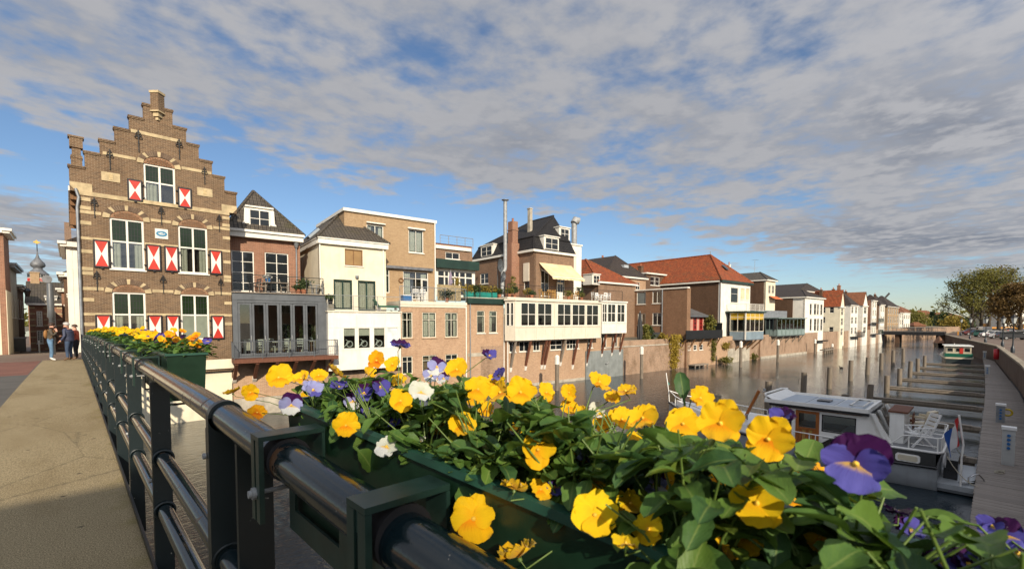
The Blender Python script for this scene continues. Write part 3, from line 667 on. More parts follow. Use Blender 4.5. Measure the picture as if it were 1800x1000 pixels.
# ================================================================ HOUSES ALONG THE LEFT BANK
def house(name, label, fr, cat='house', group=None): return thing(name, label, cat, (fr.o.x, fr.o.y, 0), fr.a, group)
def boxes(parent, name, mat, *bs, kind=None):
    mb = MB()
    for b in bs: mb.box(*b)
    return part(name, mb, mat, parent, kind=kind)
def srange(pl, *pts): return [pl.at(*p) for p in pts]
def chimney(parent, x, y, z0, z1, w=.5, mat=None, pots=2):
    o = boxes(parent, 'chimney', mat or B_RED, (x-w/2, x+w/2, y-w/2, y+w/2, z0, z1), (x-w/2-.05, x+w/2+.05, y-w/2-.05, y+w/2+.05, z1, z1+.12))
    for i in range(pots): mb = MB(); mb.lathe([(.09,0),(.075,.35),(.09,.4)], (x+(i-(pots-1)/2)*.22, y, z1+.12), 8); part('chimney_pot', mb, POTCLAY, o)
    return o
def dormer(parent, x0, x1, y, z0, z1, back, mat=None, cols=2, scroll=False, pl=None, side=False, fm=None, sp=None):
    """white dormer whose face stands at depth y (or at x = sp when it looks sideways)"""
    f = (lambda a, w, z: (a, y+w, z)) if not side else (lambda a, w, z: (sp+w, a, z))
    class Q: pass
    q = Q(); q.f = f
    mb = MB(f); mb.box(x0, x1, 0.02, back, z0, z1); mb.box(x0-.08, x1+.08, -.1, back, z1, z1+.09)
    if scroll:
        for s, xb in ((-1, x0), (1, x1)): mb.prism([(xb, z0), (xb+s*.32, z0), (xb+s*.34, z0+.25), (xb+s*.15, z0+.5), (xb+s*.12, z1-.1), (xb, z1)], .0, .14)
    o = part('dormer', mb, mat or WHITE, parent)
    window(o, q, (x0+.14, x1-.14, z0+.14, z1-.12), cols=cols, rows=(.5,), dep=-.0, sill=False, fw=.06)
    return o
def strut(parent, a, b, w=.16, mat=None, shoe=True):
    mb = MB(); mb.bar(a, b, w, w); o = part('strut', mb, mat or WOODRED, parent)
    if shoe: mb = MB(); mb.bar(Vector(a).lerp(Vector(b), -.05), Vector(a).lerp(Vector(b), .1), w+.04, w+.04); part('strut_shoe', mb, WHITEWALL, o)
# ---------------------------------------------------------------- grey terrace house
h = house('terrace_house', 'red brick house with white dormer above a grey glazed dining room over the water', FB)
F = FB; p0, p3, pb = Pl(F, 0), Pl(F, 2.6), Pl(F, -1.1)
x0, zt = p0.at(*c4(50,545)); x1, _ = p0.at(*c4(512,560)); _, zf = p0.at(*c4(250,845)); _, zfl = p0.at(*c4(250,578)); zt = p0.at(*c4(250,545))[1]
u0 = .02; u1, ue = p3.at(*c4(385,540)); zc = p3.at(*c4(250,285))[1]
wl_ = [dict(px=(45,332,160,535), cols=2, rows=(.2,.47,.75), curtain=[(0,.12)], back=True), dict(px=(209,342,328,538), cols=2, rows=(.2,.47,.75))]
facade(h, p3, B_RED, [(u0, u1, zt-.2, zc)], wl_, c4)
boxes(h, 'cornice', WHITE, (u0, u1+.15, 2.22, 2.62, zc, zc+.32), (u0, u1+.2, 2.1, 2.7, zc+.32, zc+.47))
mb = MB(); mb.add([(u1,2.6,2.5),(u1,11,2.5),(u1,11,zc+.3),(u1,2.6,zc+.3)], [(0,1,2,3)]); part('side_wall', mb, B_RED, h)
ap = F.at(*c4(150,50), 5.6)
rf = roofhip(h, [(u0-.1,2.3,zc+.47),(u1+.25,2.3,zc+.47),(u1+.25,11,zc+.47),(u0-.1,11,zc+.47)], [(ap[0],5.3,ap[1]),(ap[0],8.5,ap[1])], T_GREY)
mb = MB(); e = [(u0-.1,2.3,zc+.47),(u1+.25,2.3,zc+.47)]; rp = (ap[0],5.3,ap[1])
for q in e: mb.tube([q, rp], .1, 6)
part('ridge_tiles', mb, T_GREY, rf)
dx0, dz1 = F.at(*c4(118,122), 2.9); dx1, dz0 = F.at(*c4(245,245), 2.9)
dormer(h, dx0, dx1, 2.75, zc+.6, dz1, 2.6, scroll=True)
pipe(h, [(u1-.25, 2.45, zc+.1), (u1-.25, 2.5, zc-.4), (u1-.25, 2.5, zt)], .05)
mb = MB(); mb.lathe([(.18,0),(.12,-.25),(.06,-.35)], (u1-.25,2.48,zc-.05), 8); part('hopper', mb, ZINC, h)
# extension: fascia, posts, folding doors with see-through glass, room behind
xe = p0.at(*c4(470,700))[0]
boxes(h, 'terrace_slab', GREYPAINT, (x0, x1, -.02, 3.0, zfl, zt))
boxes(h, 'terrace_edge', WOODGREY, (x0-.05, x1+.05, -.12, 0, zt+.001, zt+.05))
ex = boxes(h, 'extension_frame', GREYPAINT, (x0, x0+.25, 0, .3, zf, zfl-.001), (xe, x1, .0, .25, zf, zfl-.001), (x0+.25, xe, .02, .22, zfl-.16, zfl-.001), (x0, x1, 0, 2.6, zf-.15, zf-.001))
nd = 6
for i in range(nd):
    a, b = x0+.25+(xe-x0-.25)*i/nd, x0+.25+(xe-x0-.25)*(i+1)/nd; t = .12
    d = boxes(h, 'folding_door', GREYPAINT, (a+.01, a+t, .06, .13, zf+.02, zfl-.165), (b-t, b-.01, .06, .13, zf+.02, zfl-.165), (a+t, b-t, .06, .13, zf+.02, zf+.14), (a+t, b-t, .06, .13, zfl-.28, zfl-.165))
    mb = MB(); mb.box(a+t, b-t, .09, .098, zf+.14, zfl-.28); part('pane', mb, CLEAR, d)
    mb = MB(); mb.box(b-.07, b-.04, .03, .06, zf+.95, zf+1.2); part('handle', mb, STEEL, d)
RM = plain('dining_room_wall', (.30,.27,.2), .9)
boxes(h, 'dining_room', RM, (x0+.02, x1, 5.2, 5.3, zf, zfl), (x0+.02, x0+.1, .3, 5.2, zf, zfl), (x1-.1, x1, .3, 5.2, zf, zfl), (x0+.1, x1-.1, .3, 5.2, zfl-.02, zfl-.002))
boxes(h, 'dining_floor', WOODBR, (x0+.1, x1-.1, .3, 5.2, zf-.002, zf+.01))
railing(h, (x0+.03, .03), (p0.at(*c4(495,500))[0], .03), zt+.05, 1.02, posts=5, bars='h', nb=6, mat=IRON, name='terrace_railing')
# balcony over the water
y_b = -1.15; b0 = Pl(F, y_b).at(*c4(58,870))[0]; b1_ = Pl(F, y_b).at(*c4(570,860))[0]; zb_ = Pl(F, y_b).at(*c4(300,858))[1]
o = boxes(h, 'balcony_deck', WOODRED, (b0, b1_, y_b, 0, zb_-.22, zb_))
railing(h, (b0+.03, y_b+.04), (b1_-.03, y_b+.04), zb_, 1.0, posts=4, mat=GREYPAINT, name='balcony_railing')
railing(h, (b1_-.03, y_b+.06), (b1_-.03, -.03), zb_, 1.0, posts=1, mat=GREYPAINT, name='balcony_railing')
railing(h, (b0+.03, y_b+.06), (b0+.03, -.03), zb_, 1.0, posts=1, mat=GREYPAINT, name='balcony_railing')
for i in range(6): x = b0+.15+(b1_-b0-.5)*i/5; strut(h, (x, .42, zb_-1.35), (x, y_b+.12, zb_-.23), .17)
boxes(h, 'lower_wall', B_PINK, (x0-.02, x1+.05, .45, .8, -.8, zf-.16))
boxes(h, 'quay_ledge', CONCRETE, (x0-.02, x1+.05, .2, .45, -.8, 1.0))
# ---------------------------------------------------------------- cream house
F2 = FB.shift(FB.at(*c4(478,450), .9)[0]); h = house('cream_house', 'cream rendered house with dark hipped tile roof and white panelled bay over the water', F2)
pf = Pl(F2, .9); x1, zc = pf.at(*c4(800,330)); zc = pf.at(*c4(640,312))[1]; zbal = pf.at(*c4(640,632))[1]
facade(h, pf, CREAMWALL, [(0, x1, zbal-.3, zc)], [dict(px=(600,325,688,412), cols=2, gm=BLINDBROWN, fm=WOODBR, sillm=WHITE),
    dict(px=(545,474,638,624), cols=2, sashm=DKGREEN, fm=DKGREEN, gm=CLEAR, curtain=[(0,1)], sill=False), dict(px=(664,480,752,630), cols=2, sashm=DKGREEN, fm=DKGREEN, gm=CLEAR, curtain=[(0,1)], sill=False)], c4)
ds = F2.side(*c4(380,440), 0)[0]
mb = MB(); mb.add([(0,.9,3),(0,8,3),(0,8,zc),(0,.9,zc)], [(0,1,2,3)]); part('side_wall', mb, CREAMWALL, h)
boxes(h, 'cornice', WHITE, (-.12, x1+.12, .68, .93, zc-.05, zc+.28), (-.14, -.001, .93, 8, zc-.05, zc+.28), (-.16, x1+.16, .62, .95, zc+.28, zc+.36), (-.18, -.0, .95, 8, zc+.28, zc+.36))
zr = F2.at(*c4(572,155), 5.0); e = [(-.2,.65,zc+.36),(x1+.2,.65,zc+.36),(x1+.2,10,zc+.36),(-.2,10,zc+.36)]
rf = roofhip(h, e, [(zr[0],4.6,zr[1]),(zr[0]-.2,8,zr[1])], T_GREY)
mb = MB()
for q in e[:2]: mb.tube([q, (zr[0],4.6,zr[1])], .1, 6)
mb.tube([(zr[0],4.6,zr[1]), (zr[0]-.2,8,zr[1])], .1, 6); part('ridge_tiles', mb, T_GREY, rf)
# skylight on the left slope
n_ = Vector((-(zr[1]-zc-.36), 0, zr[0]+.2)).normalized(); c_ = Vector((-.2,5.2,zc+.36)).lerp(Vector((zr[0],5.6,zr[1])), .35); du = Vector((zr[0]+.2, 0, zr[1]-zc-.36)).normalized()*.5
mb = MB(); q = [c_-du+Vector((0,-.35,0)), c_+du+Vector((0,-.35,0)), c_+du+Vector((0,.35,0)), c_-du+Vector((0,.35,0))]
if n_.x > 0: n_ = -n_
mb.add([p+Vector((-.12,0,.12)) for p in q]+[p+Vector((.1,0,-.1)) for p in q], [(0,1,2,3),(0,4,5,1),(1,5,6,2),(2,6,7,3),(3,7,4,0)]); part('skylight', mb, plain('skylight_glass', (.3,.34,.37), .08, var=.05), rf)
for px in ((474,320,474,470), (783,350,783,565)):
    a = pf.at(*c4(px[0]+3,px[1]))[0]; zb2 = pf.at(*c4(px[0],px[3]))[1]; pipe(h, [(a,.84,zc-.02),(a,.83,zc-.3),(a,.83,zb2)], .05, WHITE)
mb = MB(); mb.lathe([(.05,0),(.12,.05),(.12,.2)], (pf.at(*c4(658,468))[0], .8, pf.at(*c4(658,472))[1]), 8); part('wall_lamp', mb, ZINC, h)
# panelled bay
pl_ = Pl(F2, -.35); y0 = -.35
a0, zt = pl_.at(*c4(518,640)); a1, _ = pl_.at(*c4(873,640)); zt = pl_.at(*c4(700,636))[1]; zb = pl_.at(*c4(700,905))[1]
wr_ = [pl_.rect(r, c4) for r in ((592,712,653,810),(665,712,725,810),(740,710,797,808),(806,710,862,808))]
z0m, z1m = sum(r[2] for r in wr_)/4, sum(r[3] for r in wr_)/4; wr_ = [(r[0],r[1],z0m,z1m) for r in wr_]
wall(h, 'bay_wall', pl_, WHITE, [(a0,a1,zb,zt)], wr_, .1)
EXB = [CLEAR, CLEAR, CLEAR, glass_dark('frosted_glass', (.5,.55,.55), .3)]
for r, g in zip(wr_, EXB): window(h, pl_, r, cols=1, gm=g, fw=.035, dep=.04, sill=False)
for r in wr_[:3]: 
    mb = MB(pl_.f); mb.box(r[0]+.04, r[1]-.04, .08, .1, r[2]+(r[3]-r[2])*.62, r[3]); part('roller_blind', mb, CURTAIN, h)
    mb = MB(); cx = (r[0]+r[1])/2; mb.tube([(cx+.1+.2*cos(t), y0+.3, r[2]+.3+.2*sin(t)) for t in [2*pi*j/14 for j in range(14)]], .03, 5, closed=True); mb.tube([(cx-.3,y0+.3,r[2]+.1),(cx+.1,y0+.3,r[2]+.45),(cx-.15,y0+.3,r[2]+.6)], .03, 5); part('exercise_wheel', mb, PLASTICW, h)
boxes(h, 'bay_room', INTERIOR, (a0+.2, a1-.1, .75, .8, zb, zt-.1))
boxes(h, 'bay_body', WHITE, (a0, a0+.08, y0+.1, .9, zb, zt), (a1-.08, a1, y0+.1, .9, zb, zt), (a0, a1, y0+.001, .9, zb-.1, zb-.001))
mb = MB(pl_.f)
for px in (545, 575, 660, 733, 802, 868): a = pl_.at(*c4(px,700))[0]; mb.box(a-.035, a+.035, -.03, .0, zb, zt)
for z in (z0m-.05, z1m+.05): mb.box(a0, a1, -.02, -.001, z-.03, z+.03)
part('bay_battens', mb, WHITE, h)
boxes(h, 'bay_roof', CREAM, (a0-.06, a1+.06, y0-.08, .9, zt+.001, zt+.09))
railing(h, (a0, y0+.02), (a1-.02, y0+.02), zt+.09, 1.0, posts=3, bars='h', nb=6, mat=STEEL)
boxes(h, 'lower_wall', WHITEWALL, (a0+.1, a1-.02, .5, .9, -.8, zb-.1))
# ---------------------------------------------------------------- tan house
F3 = FB.shift(FB.at(*c5(137,700), 0)[0]); h = house('tan_house', 'flat roofed tan brick house with grey terrace railing beside the cream house', F3)
pu, pl_ = Pl(F3, 2.6), Pl(F3, 0); a1 = pl_.at(*c5(483,700))[0]; zsl = pl_.at(*c5(300,555))[1]
ua0 = pu.at(*c4(598,200))[0]; ua1, zt = pu.at(*c5(318,140)); zt = pu.at(*c5(60,95))[1]
facade(h, pu, B_TAN, [(ua0, ua1, zsl-.3, zt)], [dict(px=(176,160,256,290), cols=2, fm=WHITE, sashm=DKGREEN, gm=CLEAR, curtain=[(.02,.98)]), dict(px=(707,205,790,312), crop=c4, cols=2, fm=WHITE, sashm=DKGREEN),
    dict(px=(147,382,282,535), cols=[.5], rows=(.76,), gm=GLASS, sashm=BLACKPAINT, sill=False), dict(px=(54,372,76,500), cols=1, rows=(.75,), sashm=DKGREEN, sill=False)], c5)
mb = MB(); mb.add([(ua0,2.6,3),(ua0,10,3),(ua0,10,zt),(ua0,2.6,zt)], [(0,1,2,3)]); part('side_wall', mb, B_TAN, h); mb = MB(); mb.add([(ua1,2.6,3),(ua1,10,3),(ua1,10,zt),(ua1,2.6,zt)], [(0,1,2,3)]); part('side_wall', mb, B_TAN, h)
boxes(h, 'parapet_trim', WHITE, (ua0-.1, ua1+.08, 2.45, 2.75, zt, zt+.22), (ua0-.1, ua0+.1, 2.75, 10, zt, zt+.22))
boxes(h, 'flat_roof', ZINC, (ua0+.1, ua1, 2.75, 10, zt, zt+.08))
for rr, cr in (((170,152,262,166), c5), ((704,196,796,208), c4)):
    r = pu.rect(rr, cr); mb = MB(pu.f); mb.box(r[0], r[1], -.16, -.001, r[2]-.05, r[3]+.03); part('shutter_box', mb, WHITE, h)
r = pu.rect((50,352,300,386), c5); zm = (r[2]+r[3])/2; mb = MB(pu.f); mb.box(r[0], r[1], -.28, -.001, zm-.1, zm+.1); part('lead_canopy', mb, LEAD, h)
a, z = pu.at(*c5(135,433)); mb = MB(pu.f); mb.tube([(a+.16*cos(t), -.05, z+.16*sin(t)) for t in [2*pi*j/14 for j in range(14)]], .05, 6, closed=True); part('door_wreath', mb, WOODBR, h)
pipe(h, [(ua1-.08,2.5,zt),(ua1-.08,2.5,zsl)], .05, WHITE); pipe(h, [(a1-.03,-.06,zsl-.2),(a1-.03,-.06,.2)], .05, WHITE)
boxes(h, 'terrace_slab', CREAM, (-.08, a1+.02, -.1, 2.9, zsl-.12, zsl+.12), (-.06, a1, -.06, 2.9, zsl-.3, zsl-.121))
w3 = [pl_.rect(r, c5) for r in ((137,598,199,738),(249,602,324,738),(370,606,439,735))]; z0, z1 = sum(r[2] for r in w3)/3, sum(r[3] for r in w3)/3
w4 = [pl_.rect(r, c5) for r in ((140,838,200,950),(250,832,325,950),(373,827,440,950))]; y0_, y1_ = z0-2.25, sum(r[3] for r in w4)/3; y0_ = y1_-1.3
hol = [(r[0],r[1],z0,z1) for r in w3]+[(r[0],r[1],y0_,y1_) for r in w4]; hol[0] = (.05, *hol[0][1:])
hol[3] = (.05, *hol[3][1:])
wall(h, 'lower_wall', pl_, B_PINK, [(0, a1, -.8, zsl-.3)], hol, .3)
for i, r in enumerate(hol): window(h, pl_, r, cols=2, rows=(.72,), sashm=DKGREEN, fm=CREAM, gm=CLEAR if i in (1,4) else GLASS, curtain=[(0,1)] if i in (1,) else [(.6,1)] if i == 4 else None, sillm=B_PINK)
mb = MB(pl_.f)
for r in hol[:3]:
    x = r[0]-.08
    while x < r[1]+.02: mb.box(x, x+.06, -.006, .05, z1+.003, z1+.2); x += .072
part('window_arch_bricks', mb, B_PINK, h, kind='stuff')
railing(h, (pl_.at(*c5(130,500))[0]+.0, .0), (a1-.02, .0), zsl+.12, 1.05, posts=6, gap=.11, mat=ZINC)
# ---------------------------------------------------------------- set-back house behind the infill terrace
F4 = FB.shift(FB.at(*c5(487,700), 0)[0]); ps = Pl(F4, 4.2)
h = house('set_back_house', 'small set back house with dark green fascia and white glazed terrace front', F4.shift(0, 0))
s0, _ = ps.at(*c5(318,400)); s1, zfa = ps.at(*c5(530,372)); zga = ps.at(*c5(420,328))[1]; zfa = ps.at(*c5(420,374))[1]; zfl = ps.at(*c5(420,520))[1]; ztop = ps.at(*c5(420,268))[1]
rr = ps.rect((330,378,518,500), c5)
wall(h, 'glazed_front', ps, WHITE, [(s0, s1, zfl, zfa)], [(rr[0], rr[1], zfl+.1, rr[3])], .15)
window(h, ps, (rr[0], rr[1], zfl+.1, rr[3]), cols=[.18,.3,.48,.62,.8], rows=(.78,), gm=GLASS, sill=False, dep=.05, fw=.07, bar=.1)
boxes(h, 'fascia', DKGREEN, (s0-.1, s1+.15, 3.7, 4.25, zfa, zga))
p5 = Pl(F4, 5.4); t0, t1_ = p5.at(*c5(318,300))[0], p5.at(*c5(516,300))[0]; z5 = p5.at(*c5(420,330))[1]-.3; z6 = p5.at(*c5(420,272))[1]
facade(h, p5, B_MANS, [(t0, t1_, z5, z6)], [dict(px=(373,280,449,324), cols=2)], c5)
boxes(h, 'upper_trim', WHITE, (t0, t1_-.2, 5.25, 5.45, z6, z6+.3)); boxes(h, 'upper_roof', T_RUST, (t0, t1_, 5.5, 9, z6, z6+.5))
railing(h, (t0+.6, 5.6), (t1_+.2, 5.6), z6+.35, .9, posts=4, bars='h', nb=3, mat=WOODGREY)
chimney(h, t0+.3, 8, z6+.3, z6+1.3, .5)
# infill with two green windows
h = house('infill_house', 'narrow red brick infill with two green sash windows and green fascia under the plant terrace', F4)
a1 = pl4 = Pl(F4, .05); b1_ = pl4.at(*c5(682,700))[0]; zt = pl4.at(*c5(590,558))[1]; ztt = pl4.at(*c5(590,530))[1]
w = [pl4.rect((540,594,583,712), c5), pl4.rect((605,594,648,712), c5)]; z0, z1 = (w[0][2]+w[1][2])/2, (w[0][3]+w[1][3])/2; w = [(r[0],r[1],z0,z1) for r in w]
wall(h, 'front_wall', pl4, B_PINK, [(.02, b1_, -.8, zt)], w, .3)
for r in w: window(h, pl4, r, cols=1, rows=(.78,), sashm=DKGREEN, fm=CREAM, sillm=WHITE)
zc = pl4.at(*c5(590,825))[1]; boxes(h, 'cement_band', CONCRETE, (.1, b1_, .02, .1, zc-.14, zc+.14))
boxes(h, 'fascia', DKGREEN, (.05, b1_+.02, -.15, .3, zt, ztt)); boxes(h, 'terrace_slab', CONCRETE, (.05, b1_, -.1, 4.2, ztt, ztt+.08)); ZT4 = ztt+.08
railing(h, (.05, -.02), (b1_, -.02), ZT4, 1.0, posts=3, bars='h', nb=4, mat=IRON)
pipe(h, [(.3,-.02,zt-.05),(.3,-.02,.2)], .045, ZINC); pipe(h, [(b1_-.02,-.05,zt-.3),(b1_-.02,-.05,.2)], .045, WHITE)
INF = (F4, b1_, ZT4); SETB = (F4, s0, s1, zfl)
# ---------------------------------------------------------------- house with mansard roof and white bays
h = house('mansard_house', 'brick house with black mansard roof, cream awning and long white bays on wooden struts', FC)
F = FC; p0 = Pl(F, 0); pf = Pl(F, 4.0)
xe = p0.at(*c6(842,860))[0]
zbt = p0.at(*c6(400,742))[1]
wn = [p0.rect(r, c6) for r in ((272,742,305,795),(322,744,372,792),(392,744,425,790),(478,742,536,800),(560,742,622,798),(668,740,690,790),(735,705,760,775),(795,708,815,770))]
for i in range(6): wn[i] = (wn[i][0], wn[i][1], wn[1][2], wn[1][3])
zwall = p0.at(*c6(400,540))[1]
wall(h, 'lower_wall', p0, B_PINK, [(.0, xe, -.8, zwall)], wn, .3)
for i, r in enumerate(wn): window(h, p0, r, cols=2 if r[1]-r[0] < 1.6 else 4, rows=(.5,) if i in (3,4,5) else (), dep=.06, sill=True, fw=.05)
# grey steel gate with valve
g0, gz1 = p0.at(*c6(655,795)); g1, _ = p0.at(*c6(838,785)); gz1 = p0.at(*c6(745,788))[1]
o = boxes(h, 'flood_gate', GREYSTEEL, (g0, g1, -.09, -.001, -.6, gz1), (g0-.06, g0, -.13, -.001, -.6, gz1+.05), (g1, g1+.06, -.13, -.001, -.6, gz1+.05), (g0+.8, g0+.84, -.11, -.0905, -.6, gz1))
a, z = p0.at(*c6(755,853)); mb = MB(); mb.tube([(a-.15,-.2,z),(a+.12,-.2,z),(a+.25,-.22,z+.14)], .05, 6); mb.tube([(a,-.09,z),(a,-.22,z)], .09, 8); part('valve', mb, STEEL, o)
boxes(h, 'gate_strip', CONCRETE, (0, g0-.07, -.03, -.001, zwall*0-.8, .25))
# bay 1 and 2
yb = -.85; pb = Pl(F, yb)
q0, ztb = pb.at(*c6(300,540)); q1, _ = pb.at(*c6(733,545)); ztb = pb.at(*c6(500,545))[1]; zbb = pb.at(*c6(500,733))[1]
def bay(q0, q1, zb, zt, y, wins, z0, z1, chamf, label):
    pl = Pl(F, y); bw = [(a, b, z0, z1) for a, b in wins]
    wall(h, 'bay_wall', pl, CREAM if chamf else WHITE, [(q0, q1, zb, zt)], bw, .08)
    for r in bw: window(h, pl, r, cols=2, rows=(.5,), gm=CLEAR, dep=.03, fw=.05, bar=.05, sill=False, curtain=[(.78,1)] if chamf else [(.7,1)], back=False)
    mb = MB(pl.f); zz = z0-.06; mb.box(q0, q1, -.05, -.001, zz-.05, zz+.05); mb.box(q0-.05, q1+.05, -.12, .1, zt, zt+.14); mb.box(q0, q1, -.03, -.001, zb, zb+.06)
    n_ = max(3, int((q1-q0)/.75))
    xs_ = [q0+.05]+[(wins[i][1]+wins[i+1][0])/2 for i in range(len(wins)-1)]+[q1-.05]
    for x in xs_: mb.box(x-.05, x+.05, -.04, -.001, zb, zt)
    for i in range(n_): x = q0+(q1-q0)*(i+.5)/n_; mb.box(x-.012, x+.012, -.012, -.001, zb+.06, zz-.05)
    part('bay_trim', mb, CREAM if chamf else WHITE, h)
    boxes(h, 'bay_floor', CREAM, (q0, q1, y+.081, 0, zb-.06, zb+.02)); boxes(h, 'bay_end', CREAM if chamf else WHITE, (q1-.08, q1, y+.081, -.01, zb+.021, zt)); boxes(h, 'bay_roof', LEAD, (q0-.05, q1+.05, y+.101, .4, zt+.02, zt+.12))
    boxes(h, 'bay_room', INTERIOR, (q0+.05, q1-.1, .32, .36, zb+.3, zt-.05))
W1 = [(pb.at(*c6(a,600))[0], pb.at(*c6(b,600))[0]) for a, b in ((330,405),(414,486),(514,582),(588,653),(660,720))]
zw0, zw1 = pb.at(*c6(520,664))[1], pb.at(*c6(520,554))[1]
bay(q0, q1, zbb, ztb, yb, W1, zw0, zw1, True, 'first')
# chamfered left end
ch0 = p0.at(*c6(250,600))[0]; L = hypot(q0-ch0, yb); dirx, diry = (q0-ch0)/L, yb/L
class CH: pass
ch = CH(); ch.f = lambda a, w, z: (ch0+dirx*a-diry*w*1.0, diry*a+dirx*w, z)
wall(h, 'bay_wall', ch, CREAM, [(0, L, zbb, ztb)], [(.12, L*.5, zw0, zw1), (L*.56, L-.1, zw0, zw1)], .08)
for a, b in ((.12, L*.5), (L*.56, L-.1)): window(h, ch, (a, b, zw0, zw1), cols=1, rows=(.5,), dep=.03, fw=.05, sill=False, gm=GLASS)
mb = MB(ch.f); mb.box(-.03, L, -.12, .1, ztb, ztb+.14); part('bay_trim', mb, CREAM, h)
pb2 = Pl(F, -.75); r0, _ = pb2.at(*c6(737,600)); r1, _ = pb2.at(*c6(861,600)); zt2, zb2 = pb2.at(*c6(800,548))[1], pb2.at(*c6(800,702))[1]
W2 = [(pb2.at(*c6(a,600))[0], pb2.at(*c6(b,600))[0]) for a, b in ((739,762),(766,806),(814,852))]
bay(r0, r1, zb2, zt2, -.75, W2, pb2.at(*c6(800,646))[1], pb2.at(*c6(800,556))[1], False, 'second')
for (tx,ty),(bx,by) in (((310,742),(277,888)),((388,742),(352,880)),((470,742),(432,874)),((490,740),(447,874)),((560,740),(527,858)),((636,738),(588,874)),((706,735),(657,865))):
    a, z = p0.at(*c6(bx,by)); strut(h, (a, .0, z), (a+.02, yb+.15, zbb-.07), .15, WOODGREY if tx in (310,560) else WOODRED)
for (tx,ty),(bx,by) in (((755,708),(733,815)),((805,708),(783,810)),((848,705),(823,805))):
    a, z = p0.at(*c6(bx,by)); strut(h, (a, -.02, z), (a+.02, -.62, zb2-.07), .15)
pipe(h, [(.02,-.06,zwall),(.02,-.06,.2)], .05, WHITE)
# terrace slab, railing
zs = p0.at(*c6(600,520))[1]; zs = ztb + .16
boxes(h, 'terrace_slab', CREAM, (ch0, r1, -.35, 4.2, zs, zs+.14), (ch0+.1, r1-.3, -.2, 4.2, zs-.2, zs-.001)); ZT = zs+.14
railing(h, (ch0+.05, -.28), (r1-.1, -.28), ZT, 1.05, posts=7, bars='h', nb=5, mat=IRON)
# upper house: left face and front face
sx = F.at(*c6(395,400), 4.0)[0]; zg = F.at(*c6(395,292), 4.0)[1]; s2 = F.at(*c6(596,400), 4.0)[0]
psd = Pl(F, sp=sx); db = F.side(*c6(88,345), sx)[0]
db = min(db, 22)
facade(h, pf, B_MANS, [(sx, s2, ZT-.1, zg)], [dict(px=(432,385,472,516), cols=2, rows=(.5,)), dict(px=(512,430,552,516), cols=2, rows=(.4,), sill=False)], c6)
facade(h, psd, B_MANS, [(4.0, db, ZT-.1, zg)], [dict(px=(125,405,166,452), cols=2, rows=(.5,)), dict(px=(345,440,372,480), cols=1)], c6)
r = psd.rect((345,352,373,440), c6); mb = MB(psd.f); mb.box(r[0], r[1], -.08, -.002, r[2], r[3]); part('roller_shutter', mb, CREAM, h)
boxes(h, 'gutter', WHITE, (sx-.25, s2+.1, 3.75, 4.02, zg, zg+.22), (sx-.25, sx+.02, 4.02, db+.2, zg, zg+.22))
zr1 = F.at(*c6(400,215), 4.5)[1]; ztop_ = F.at(*c6(482,116), 8.0)[1]; sr_ = F.at(*c6(482,116), 8.0)[0]
i_ = .55; mb = MB(); s3 = s2+.1
lo = [(sx-.2,3.8,zg+.22),(s3,3.8,zg+.22),(s3,db+.1,zg+.22),(sx-.2,db+.1,zg+.22)]; up = [(sx+i_,4.0+i_,zr1),(s3-.1,4.0+i_,zr1),(s3-.1,db-.4,zr1),(sx+i_,db-.4,zr1)]
mb.add(lo+up, [(0,1,5,4),(1,2,6,5),(2,3,7,6),(3,0,4,7)]); rf = part('roof', mb, T_BLACK, h)
rA, rB = (sr_, 7.6, ztop_), (sr_, db-3.5, ztop_)
mb = MB(); mb.add(up+[rA, rB], [(0,1,4),(1,2,5,4),(2,3,5),(3,0,4,5)]); part('upper_roof', mb, T_BLACK, rf)
mb = MB()
for a_, b_ in ((lo[0],up[0]),(up[0],rA),(rA,rB),(up[0],up[3]),(up[0],up[1]),(up[3],rB)): mb.tube([a_, b_], .1, 6)
part('ridge_tiles', mb, T_BLACK, rf)
d0, z1_ = F.at(*c6(445,213), 3.9); d1, z0_ = F.at(*c6(520,292), 3.9); dormer(h, d0, d1, 3.85, zg+.25, z1_, 1.4)
d0, z1_ = F.at(*c6(524,168), 5.2); d1, z0_ = F.at(*c6(576,240), 5.2); dormer(h, d0, d1, 5.2, z0_, z1_, 2.4)
ya, z1_ = F.side(*c6(130,268), sx); yb_, _ = F.side(*c6(192,320), sx); dormer(h, min(ya,yb_), max(ya,yb_), 0, zg+.25, z1_, 1.3, side=True, sp=sx-.05)
# white tall wall to the right
pw = Pl(F, 5.0); w0, wz = pw.at(*c6(562,255)); w1 = pw.at(*c6(634,400))[0]
mb = MB(); mb.box(s2+.1, w1, 5.0, 12, ZT-.2, wz); part('white_wing', mb, WHITEWALL, h); boxes(h, 'wing_trim', WHITE, (s2+.05, w1+.1, 4.9, 12, wz, wz+.15))
r = pw.rect((585,290,606,400), c6); mb = MB(); mb.box(r[0], r[1], 4.93, 4.999, r[2], r[3]); part('wing_panel', mb, CREAM, h)
a, z = F.at(*c6(598,235), 8); a2, z2 = F.at(*c6(598,130), 8); mb = MB(); mb.tube([(a,8,z-1),(a,8,z2-.4)], .33, 12); mb.tube([(a-.15,7.9,z2-.5),(a+.1,7.9,z2-.1),(a+.5,7.7,z2-.2)], [.42,.45,.4], 12); part('roof_cowl', mb, STEEL, h)
a, z = F.side(*c6(377,145), sx+2.5); z2 = F.side(*c6(377,80), sx+2.5)[1]; mb = MB(); mb.box(sx+2.3, sx+2.65, a-.2, a+.2, z-1.2, z2); mb.box(sx+2.25, sx+2.7, a-.25, a+.25, z2, z2+.1); part('vent_stack', mb, CONCRETE, h)
